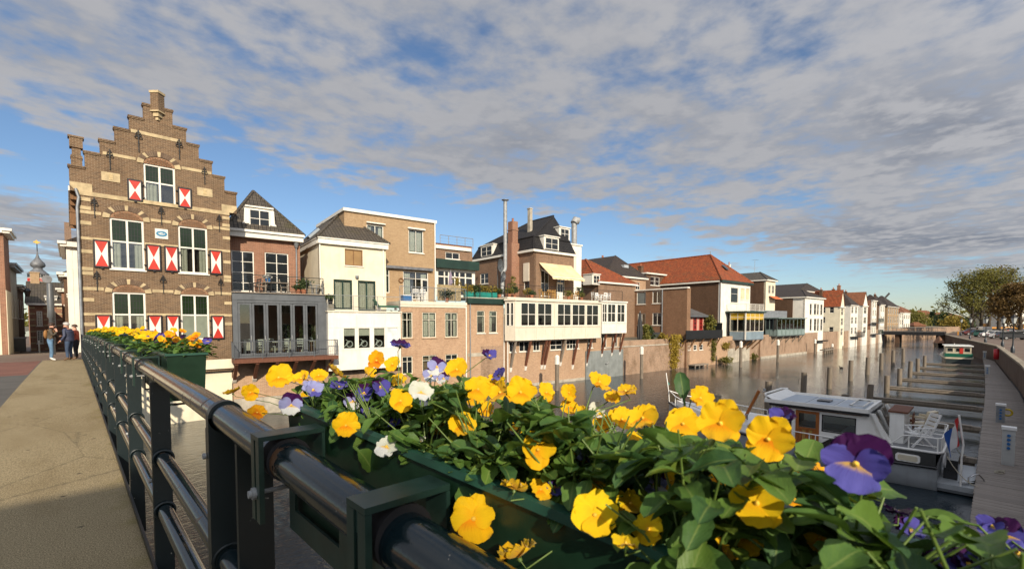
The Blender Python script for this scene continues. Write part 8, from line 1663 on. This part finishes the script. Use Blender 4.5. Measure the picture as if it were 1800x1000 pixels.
def petal_mesh(name, w, l, ruf, seed, mat, cup=0.0, nu=8, nv=6):
    rg = random.Random(seed); ph = [rg.uniform(0, 6.3) for _ in range(4)]; f = rg.uniform(2.2, 3.4)
    vs, uv = [], []
    for j in range(nv+1):
        v = j/nv
        for i in range(nu+1):
            u = 2*i/nu-1; hw = w*sqrt(max(.02, 1-((v-.58)/.60)**2)) if v < .58 else w*sqrt(max(.02, 1-((v-.58)/.78)**2))
            x = u*hw*(1+.04*sin(5*v+ph[3])); y = l*(v*(1-.30*u*u*v)+.018*sin(8*u+ph[0])*v*v)
            z = ruf*w*v*v*(sin(f*pi*u+ph[1])*.55+.35*sin(2*f*pi*u+ph[2]))*(.35+.65*abs(u)) + cup*l*v*v - .12*w*u*u*v
            vs.append((x, y, z)); uv.append((i/nu, v))
    fs = [(j*(nu+1)+i, j*(nu+1)+i+1, (j+1)*(nu+1)+i+1, (j+1)*(nu+1)+i) for j in range(nv) for i in range(nu)]
    me = bpy.data.meshes.new(name); me.from_pydata(vs, [], fs); me.materials.append(mat); ul = me.uv_layers.new(name='UVMap')
    ul.data.foreach_set('uv', [c for p in me.polygons for k in p.vertices for c in uv[k]]); me.polygons.foreach_set('use_smooth', [True]*len(fs)); return me
PMESH = {}
for k_, (a_, b_, c__) in TYPES.items():
    for s_ in range(4): PMESH[k_, s_] = (petal_mesh('petal', .0170, .031, .55, s_*7+1, PM[a_], .06), petal_mesh('petal', .0155, .029, .5, s_*7+2, PM[b_], .16), petal_mesh('petal', .021, .029, .55, s_*7+3, PM[c__], .24))
LEAFM = []
def leafgreen(name, c1, c2, back):
    n = NT(name); uv = n.uv(); s = n.N('ShaderNodeSeparateXYZ'); n.L(uv, s.inputs[0]); mid = n.M('ABSOLUTE', n.M('SUBTRACT', s.outputs[0], .5))
    rib = n.M('SUBTRACT', 1, n.ramp(mid, .0, .06)); side = n.ramp(n.M('SINE', n.M('MULTIPLY', n.M('ADD', s.outputs[1], mid), 44)), .75, 1.0)
    col = n.mix(n.rand(), c1, c2); col = n.mix(n.M('MULTIPLY', n.ramp(n.noise(n.pos(), 55, 4, .6), .35, .7), .5), col, lerp3(c2, 1.25)); col = n.mix(n.M('MULTIPLY', rib, .55), col, (.20,.26,.07)); col = n.mix(n.M('MULTIPLY', side, .16), col, (.14,.2,.05))
    n.put(n.b.inputs['Base Color'], col); n.put(n.b.inputs['Roughness'], n.M('ADD', .42, n.M('MULTIPLY', n.noise(n.pos(), 80, 3), .2))); n.b.inputs['Specular IOR Level'].default_value = .3
    n.bump(n.M('ADD', n.M('MULTIPLY', side, -.5), n.noise(n.pos(), 120, 3)), .3, .003)
    tr = n.N('ShaderNodeBsdfTranslucent'); n.put(tr.inputs[0], back); m = n.N('ShaderNodeMixShader'); m.inputs[0].default_value = .22; n.L(n.b.outputs[0], m.inputs[1]); n.L(tr.outputs[0], m.inputs[2]); n.L(m.outputs[0], n.out.inputs[0]); return n.m
LG = [leafgreen('pansy_leaf_green', (.040,.098,.022), (.085,.155,.025), (.15,.25,.025)), leafgreen('pansy_leaf_dark', (.022,.066,.024), (.05,.11,.028), (.09,.17,.025)), leafgreen('pansy_leaf_fresh', (.09,.15,.02), (.14,.19,.03), (.2,.25,.02))]
def leaf_mesh(l, w, seed, mat, nu=6, nv=16):
    rg = random.Random(seed); bend = rg.uniform(.1,.5); ph = rg.uniform(0,6); vs, uv = [], []
    for j in range(nv+1):
        v = j/nv
        for i in range(nu+1):
            u = 2*i/nu-1; prof = (.16+.0*v) if v < .22 else .16+.84*sin(pi*min(1, (v-.22)/.78*.93+.035))**.75 if v < 1 else .0
            x = u*w*prof*(1+.065*sin(v*24+ph)*abs(u)**2); y = l*v; z = .22*w*prof*u*u*2 - bend*l*v*v + .05*l*sin(7*v+ph)*.4 + .06*w*sin(9*v+3*u+ph)*abs(u)
            vs.append((x, y, z)); uv.append((i/nu, v))
    fs = [(j*(nu+1)+i, j*(nu+1)+i+1, (j+1)*(nu+1)+i+1, (j+1)*(nu+1)+i) for j in range(nv) for i in range(nu)]
    me = bpy.data.meshes.new('leaf'); me.from_pydata(vs, [], fs); me.materials.append(mat); ul = me.uv_layers.new(name='UVMap'); ul.data.foreach_set('uv', [c for p in me.polygons for k in p.vertices for c in uv[k]]); me.polygons.foreach_set('use_smooth', [True]*len(fs)); return me
LM = [leaf_mesh(.062, .0145, 1, LG[0]), leaf_mesh(.055, .016, 2, LG[0]), leaf_mesh(.070, .015, 3, LG[1]), leaf_mesh(.05, .017, 4, LG[1]), leaf_mesh(.045, .0095, 5, LG[2]), leaf_mesh(.06, .018, 6, LG[0]), leaf_mesh(.04, .013, 7, LG[2]), leaf_mesh(.085, .022, 8, LG[0])]
STEMM = plain('pansy_stem', (.10,.16,.03), .5, var=.2, sc=30)
heart = MB(); heart.lathe([(.0005,.0055),(.0026,.004),(.003,.0)], (0,0,0), 8); HEART = heart.mesh('flower_heart', plain('flower_heart_yellow', (.8,.5,.05), .6))
cal = MB()
for k in range(5): a = 2*pi*k/5; cal.add([(.002*cos(a-.6),.002*sin(a-.6),-.004),(.002*cos(a+.6),.002*sin(a+.6),-.004),(.013*cos(a),.013*sin(a),-.006)], [(0,1,2)])
cal.lathe([(.003,-.009),(.004,-.004)], (0,0,0), 6); CALYX = cal.mesh('calyx', STEMM)
def basis(fwd, roll):
    z = Vector(fwd).normalized(); up = Vector((0,0,1)); x = up.cross(z); x = x.normalized() if x.length > .05 else Vector((1,0,0)); y = z.cross(x); m = Matrix((x, y, z)).transposed(); return m @ Matrix.Rotation(roll, 3, 'Z')
def flower(parent, pos, fwd, size, typ, rg, roll=0, wilt=0.0):
    """pos in the parent's space; five petals, heart and calyx are sub-parts of the flower"""
    f = bpy.data.objects.new('flower', HEART); COL.objects.link(f); f.parent = parent; k = size/.056
    f.matrix_basis = Matrix.Translation(pos) @ basis(fwd, roll).to_4x4() @ Matrix.Diagonal((k,k,k,1))
    me = PMESH[typ, rg.randrange(4)]
    spec = [(0, 27, -.0022, -.05), (0, -27, -.0014, -.05), (1, 84, 0, .05), (1, -84, .0006, .05), (2, 180, .0012, .12)]
    for i, (mi, ang, dz_, tilt) in enumerate(spec):
        p = bpy.data.objects.new('petal', me[mi]); COL.objects.link(p); p.parent = f
        p.matrix_basis = Matrix.Translation((0,0,dz_)) @ Matrix.Rotation(radians(ang+rg.uniform(-7,7)), 4, 'Z') @ Matrix.Rotation(tilt+rg.uniform(-.2,.32)+wilt*rg.uniform(.3,1.0), 4, 'X') @ Matrix.Rotation(rg.uniform(-.12,.12), 4, 'Y') @ Matrix.Diagonal((rg.uniform(.9,1.12), rg.uniform(.9,1.1), 1, 1))
    c = bpy.data.objects.new('calyx', CALYX); COL.objects.link(c); c.parent = f; return f
def leafobj(parent, pos, d, up, s, me):
    o = bpy.data.objects.new('leaf', me); COL.objects.link(o); o.parent = parent; y = d.normalized(); x = y.cross(up); x = x.normalized() if x.length > .05 else Vector((1,0,0)); z = x.cross(y)
    o.matrix_basis = Matrix.Translation(pos) @ Matrix((x, y, z)).transposed().to_4x4() @ Matrix.Diagonal((s,s,s,1)); return o
CAM = Vector((0,0,CAMZ)); rg = random.Random(11)
RIMZ = railz(.6, HT)+.10
# flowers of the nearest trough as seen: x, y in the photograph, width there, kind, turn towards the viewer
FL = [(490,664,46,'Y',.8),(452,725,30,'O',.3),(408,690,26,'Y',-.3),(440,690,30,'Y',.2),(512,712,42,'Q',.9),(550,685,36,'L',.1),(590,655,36,'Y',.2),(596,680,30,'V',.3),(608,748,46,'Y',1),(662,634,34,'O',.1),(704,607,36,'P',.4),(668,680,36,'P',.6),(620,705,34,'Q',.7),(640,690,34,'P',.5),(704,705,44,'Y',.7),
      (740,690,44,'W',.6),(768,645,36,'Q',.6),(803,650,42,'Y',.5),(766,755,36,'B',.6),(680,785,46,'W',.5),(812,748,50,'Y',.8),(758,660,32,'Q',.6),(694,740,32,'P',.5),(720,748,26,'L',-.2),(612,700,30,'P',.6),(860,625,28,'P',.4),(878,660,30,'V',.2),
      (840,685,50,'Y',.2),(915,690,56,'Y',.7),(880,690,46,'Y',.1),(957,710,36,'Y',.2),(963,745,36,'O',-.1),(945,790,62,'Y',.9),(985,770,46,'Y',.2),(1053,672,44,'Y',.0),(1100,688,40,'Y',.1),(1130,735,54,'Y',.6),(1093,738,48,'Y',.3),(1020,725,30,'Y',-.1),(1050,722,32,'W',.4),(900,715,30,'O',-.2),
      (905,858,50,'Y',-.3),(832,912,84,'Y',.5),(910,975,70,'Y',.1),(1032,803,44,'L',-.3),(1150,850,46,'Q',.6),(1135,868,36,'L',.2),(1045,905,78,'B',.75),(1108,885,56,'B',.3),(1198,925,72,'B',-.1),(1200,745,62,'Y',.9),(1267,745,80,'Y',.8),(1225,868,56,'Y',-.1),(1250,805,36,'Y',-.1),(1245,830,30,'Y',-.2),
      (1350,772,78,'Y',1),(1330,885,92,'B',.55),(1376,736,46,'P',-.2),(1504,815,104,'P',.95),(1448,835,60,'O',-.5),(1310,822,30,'Y',-.3),(1740,965,62,'P',.2),(1790,975,80,'Q',.4),(1745,925,44,'P',.0),(1655,990,60,'P',.3),(1690,985,40,'Q',.2),(530,665,30,'Y',.1),(560,660,30,'Y',.4),(650,655,24,'Y',.2),(780,665,26,'Q',.3),(735,725,24,'O',.2),(790,715,24,'Y',.2),(855,720,30,'Y',.3),(870,755,26,'Y',.1),(925,735,26,'Y',.2),(1000,690,30,'Y',.3),(1075,700,30,'Y',.4),(1015,760,28,'Y',.2),(1165,790,40,'Y',.2),(1070,800,34,'Y',-.2),(1005,840,36,'Y',.1),(1215,815,36,'O',.2),(1395,830,40,'Y',.2),(1280,870,34,'B',.1),(890,800,26,'L',.2),(1120,790,24,'L',.2),(740,775,22,'W',.1),(975,855,36,'P',.6),(1580,900,44,'D',.3),(1445,900,36,'Y',.2),(1100,955,50,'B',.3),(1270,965,56,'Y',.3),(700,670,30,'Y',.6),(835,700,36,'Y',.7),(870,672,34,'Y',.5),(960,690,34,'Y',.5),(1000,715,32,'Y',.6),(1060,745,36,'Y',.7),(905,755,34,'Y',.6),(1115,775,40,'Y',.6),(1020,800,40,'Y',.5),(1180,845,44,'B',.5),(1140,930,56,'B',.6),(1260,840,46,'Y',.5),(1395,880,44,'Y',.4),(1320,950,54,'B',.5),(1050,860,46,'Y',.6),(950,860,40,'Y',.5),(690,640,28,'Y',.5),(540,700,26,'Y',.6),(645,720,26,'P',.4),(745,700,26,'Q',.6),(1230,700,44,'Y',.2),(1440,945,52,'Y',.4),(1600,930,50,'P',.5),(1765,940,60,'P',.6),(1700,990,60,'P',.5)]
# plants of the nearest trough
NEAR = []
names_ = ['with lilac and purple flowers at the far end of the nearest trough', 'with white faced purple flowers near the far end of the nearest trough', 'with yellow flowers by the far bracket of the nearest trough', 'with yellow and lilac flowers along the inner rim', 'with white and purple flowers along the outer rim', 'with deep yellow flowers at the middle of the nearest trough', 'with yellow flowers on the canal side of the trough middle', 'with yellow flowers leaning over the inner rim of the trough', 'with tall yellow flowers beside the yacht', 'with one large lemon yellow flower at the bottom', 'with big yellow flowers in front of the yacht', 'with large purple and violet flower before the yacht deck', 'with broad green leaves below the purple flower', 'with dark purple flowers in the bottom right corner', 'with mostly leaves at the near end of the trough', 'with lilac flowers half hidden among leaves', 'with leaves spilling over the inner rim by the near bracket', 'with leaves spilling over the inner rim in the bottom right', 'with lemon yellow flowers just above the inner rim', 'with yellow flowers right of the trough middle']
spotsP = [(1.50,.17),(1.40,.28),(1.24,.16),(1.06,.28),(1.10,.18),(.88,.17),(.82,.29),(.66,.16),(.58,.29),(.44,.17),(.38,.29),(.22,.28),(.10,.17),(-.08,.27),(-.22,.18),(.72,.23),(.24,.13),(-.02,.12),(.33,.20),(.52,.24)]
for (y, x), nm in zip(spotsP, names_): NEAR.append(thing('pansy_plant', 'leafy pansy plant '+nm, 'pansy', (RX+x, y, RIMZ-.035), 0, 'pansies in the nearest trough'))
stems = {o.name: MB() for o in NEAR}
SEEN = []
def place(px, py, size_px, typ, turn):
    v = ray(px, py); real = .047 if typ in 'LVW' else .055; z = real*F_PX/size_px
    xz = v.x; zlo = (RX+.07)/max(v.x, .05); zhi = (RX+.42)/max(v.x, .05); z = min(max(z, zlo), zhi)
    P_ = CAM+v*z
    if P_.z < RIMZ-.02 and P_.x > RX+.12: z = min(z, (CAMZ-RIMZ-.02)/max(-v.z, .01)); P_ = CAM+v*z
    o = min(NEAR, key=lambda n_: (n_.location.x-P_.x)**2+(n_.location.y-P_.y)**2); loc = P_-Vector(o.location); toc = (CAM-P_).normalized(); side = Vector((rg.uniform(-.6,.6), rg.uniform(-.9,.3), rg.uniform(.1,.9)))
    fwd = toc*max(turn, .0)+side.normalized()*(1.05-abs(turn)) if turn >= 0 else side.normalized()+toc*.15+Vector((0,.2,-.2 if turn > -.4 else .4))
    sz = size_px*z/F_PX; fl_ = flower(o, loc, fwd, sz, typ, rg, rg.uniform(-.25,.25), .25 if turn < .3 else .05)
    if turn >= .3: SEEN.append((px, py, z, size_px*.40))
    base = Vector((rg.uniform(-.03,.03), rg.uniform(-.04,.04), 0)); f_ = Vector(fwd).normalized(); tip = loc-f_*.009*sz/.056; hook = tip-f_*.018+Vector((0,0,.006)); mid = base.lerp(tip, .5)+Vector((0,0,max(0,tip.z)*.25+.005))+Vector((rg.uniform(-.012,.012), rg.uniform(-.012,.012), 0))
    stems[o.name].tube([base, base.lerp(mid,.55), mid, hook, tip], [.0015,.0014,.0013,.0012,.0011], 6)
for a_ in FL: place(*a_)
def above(p, slack=0):
    q = p-CAM; z = max(q.dot(FW), .05); x, y = CX+F_PX*q.dot(RT)/z, CY-F_PX*q.dot(UP)/z
    return y < np.interp(x, [380,420,520,700,850,1000,1150,1300,1420,1560,1660,1800], [712,700,672,645,655,692,720,775,805,862,895,935])-slack
def hides(p):
    q = p-CAM; z = q.dot(FW)
    if z < .1: return True
    x, y = CX+F_PX*q.dot(RT)/z, CY-F_PX*q.dot(UP)/z
    return any(z < fz-.004 and hypot(x-fx, y-fy) < r_+4 for fx, fy, fz, r_ in SEEN)
for o in NEAR:
    n_ = 230 if o.location.y < .5 else 215
    sh = []
    for k in range(15):
        a = 2*pi*k/15+rg.uniform(-.3,.3); L_ = rg.uniform(.07,.15); tip = Vector((cos(a)*L_*.75, sin(a)*L_*1.05, rg.uniform(.05,.20))); b = Vector((cos(a)*.012, sin(a)*.012, -.02))
        while above(Vector(o.location)+tip, -12) and tip.z > .0: tip.z -= .012; tip.x *= .96; tip.y *= .96
        m = b.lerp(tip,.5)+Vector((0,0,.02)); stems[o.name].tube([b, m, tip], [.0019,.0016,.0012], 6); sh.append((b, m, tip, a))
    done = tries = 0
    while done < n_ and tries < n_*7:
        b, m, tip, a = sh[tries % 15]; tries += 1; t = rg.uniform(.2, 1.08); p_ = (b.lerp(m, t*2) if t < .5 else m.lerp(tip, t*2-1)); a2 = a+rg.uniform(-1.7,1.7); el = rg.uniform(-.35,.95); d = Vector((cos(a2)*cos(el), sin(a2)*cos(el), sin(el)))
        wp = Vector(o.location)+p_
        if wp.x+d.x*.05 < RX+.08 and (wp.z < RIMZ+.03 or o.location.y > .3) and rg.random() < (.92 if o.location.y > .34 else .25): d.x = abs(d.x); p_.x += .02; wp.x += .02
        if hides(wp) or hides(wp+d*.018) or hides(wp+d*.036) or hides(wp+d*.055) or above(wp, 4) or above(wp+d*.06, rg.uniform(-14, 8)): continue
        done += 1; s = rg.uniform(.62,1.15)*(.92 if o.location.y > .7 else .95); leafobj(o, p_, d, Vector((rg.uniform(-.4,.4), rg.uniform(-.4,.4), 1)), s, LM[rg.choice((0,0,1,1,2,2,3,3,5,5,4,6,6,7))])
# big clear leaves seen in front
for px, py, L_, ang, me in ((1540,855,110,-.4,5),(1395,940,80,.9,5),(1525,915,150,.5,7),(1420,800,70,-1.2,5),(1300,925,90,1.7,7),(1085,940,90,.3,5),(640,800,60,.9,1),(1200,685,50,-1.6,2),(790,790,60,.3,3),(1690,965,110,-.3,7),(1480,970,90,1.0,5)):
    v = ray(px, py); real = .075; z = min(max(real*F_PX/L_, (RX+.08)/v.x), (RX+.42)/v.x); P_ = CAM+v*z; o = min(NEAR, key=lambda n_: (n_.location.x-P_.x)**2+(n_.location.y-P_.y)**2)
    if hides(P_): continue
    d = (RT*cos(ang)-UP*sin(ang)*.8+FW*.2); toc = (CAM-P_).normalized(); leafobj(o, P_-Vector(o.location)-d*.035, d, toc+Vector((0,0,.6)), 1.05*L_*z/F_PX/(.085 if me == 7 else .06), LM[me])
    stems[o.name].tube([(0,0,0), (P_-Vector(o.location)-d*.035)*.6+Vector((0,0,.01)), P_-Vector(o.location)-d*.035], .0018, 5)
for o in NEAR: part('stems', stems[o.name], STEMM, o)
# ---- the further troughs: whole flowers of one mesh each, foliage one mesh of leaves per plant
def one_flower(typ, seed):
    r2 = random.Random(seed); mats = [PM[t] for t in TYPES[typ]]; vs, fs, mi, uvs = [], [], [], []; spec = [(0,27,-.002,-.05),(0,-27,-.001,-.05),(1,84,0,.1),(1,-84,.001,.1),(2,180,.002,.2)]
    for m_, ang, dz_, tilt in spec:
        src = PMESH[typ, seed % 4][m_]; M_ = Matrix.Translation((0,0,dz_)) @ Matrix.Rotation(radians(ang+r2.uniform(-8,8)),4,'Z') @ Matrix.Rotation(tilt+r2.uniform(-.2,.2),4,'X'); b = len(vs); vs += [tuple(M_ @ v_.co) for v_ in src.vertices]
        for p in src.polygons: fs.append(tuple(i+b for i in p.vertices)); mi.append(m_); uvs += [tuple(src.uv_layers[0].data[li].uv) for li in p.loop_indices]
    me = bpy.data.meshes.new('flower'); me.from_pydata(vs, [], fs); [me.materials.append(m_) for m_ in mats]; me.polygons.foreach_set('material_index', mi); me.polygons.foreach_set('use_smooth', [True]*len(fs)); ul = me.uv_layers.new(name='UVMap'); ul.data.foreach_set('uv', [c for q in uvs for c in q]); return me
OF = {t: [one_flower(t, s_) for s_ in range(3)] for t in 'YBOPVWDL'}
def foliage_mesh(seed):
    r2 = random.Random(seed); vs, fs, uvs, mi = [], [], [], []
    for k in range(85):
        src = LM[r2.choice((0,1,2,3,5,6))]; a = r2.uniform(0,2*pi); el = r2.uniform(-.3,.9); r_ = r2.uniform(.01,.11); p_ = Vector((cos(a)*r_, sin(a)*r_*1.1, r2.uniform(0,.13)*(1-.4*r_/.11))); y = Vector((cos(a)*cos(el), sin(a)*cos(el), sin(el))); x = y.cross(Vector((r2.uniform(-.4,.4),r2.uniform(-.4,.4),1))).normalized(); z = x.cross(y); M_ = Matrix.Translation(p_) @ Matrix((x,y,z)).transposed().to_4x4() @ Matrix.Scale(r2.uniform(.8,1.2),4); b = len(vs); vs += [tuple(M_ @ v_.co) for v_ in src.vertices]; m_ = 0 if src.materials[0] is LG[0] else 1 if src.materials[0] is LG[1] else 2
        for p in src.polygons: fs.append(tuple(i+b for i in p.vertices)); mi.append(m_); uvs += [tuple(src.uv_layers[0].data[li].uv) for li in p.loop_indices]
    me = bpy.data.meshes.new('foliage'); me.from_pydata(vs, [], fs); [me.materials.append(m_) for m_ in LG]; me.polygons.foreach_set('material_index', mi); me.polygons.foreach_set('use_smooth', [True]*len(fs)); ul = me.uv_layers.new(name='UVMap'); ul.data.foreach_set('uv', [c for q in uvs for c in q]); return me
FM = [foliage_mesh(s_) for s_ in range(3)]
for i, (a, b) in enumerate(FARP):
    npl = 8
    for j in range(npl):
        y = a+.14+(b-a-.28)*j/(npl-1); x = RX+(.16 if j % 2 else .29); z = railz(y, HT)+.06
        kinds = 'OOYPWDO' if (i == 0 and j < 4) else 'YYYBYV' if i < 2 else 'BBYYYB'
        o = thing('pansy_plant', f'pansy plant in the {ORD[i+1]} trough from the viewer, {ORD[j]} from its near end', 'pansy', (x, y, z), rg.uniform(0,.3), 'pansies in the sunlit troughs along the railing')
        f_ = part('foliage', FM[(i+j) % 3], None, o); f_.rotation_euler = (0,0,rg.uniform(0,6)); f_['kind'] = 'stuff'; f_.scale = (1.1,1.25,1.15)
        for k in range(9 if i == 0 else 13 if i < 3 else 9):
            t = rg.choice(kinds); q = bpy.data.objects.new('flower', rg.choice(OF[t])); COL.objects.link(q); q.parent = o; an = rg.uniform(0,2*pi); r_ = rg.uniform(.0,.14); s = rg.uniform(.85,1.15)*(1 if i == 0 else 1.05)
            p_ = Vector((cos(an)*r_*.9, sin(an)*r_, rg.uniform(.10,.21)*(1-.3*r_/.14))); fw_ = Vector((-.3+rg.uniform(-.6,.6), -1+rg.uniform(-.5,.4), rg.uniform(.2,1.1))); q.matrix_basis = Matrix.Translation(p_) @ basis(fw_, rg.uniform(-.3,.3)).to_4x4() @ Matrix.Scale(s,4)
print('objects', len(SC.objects))
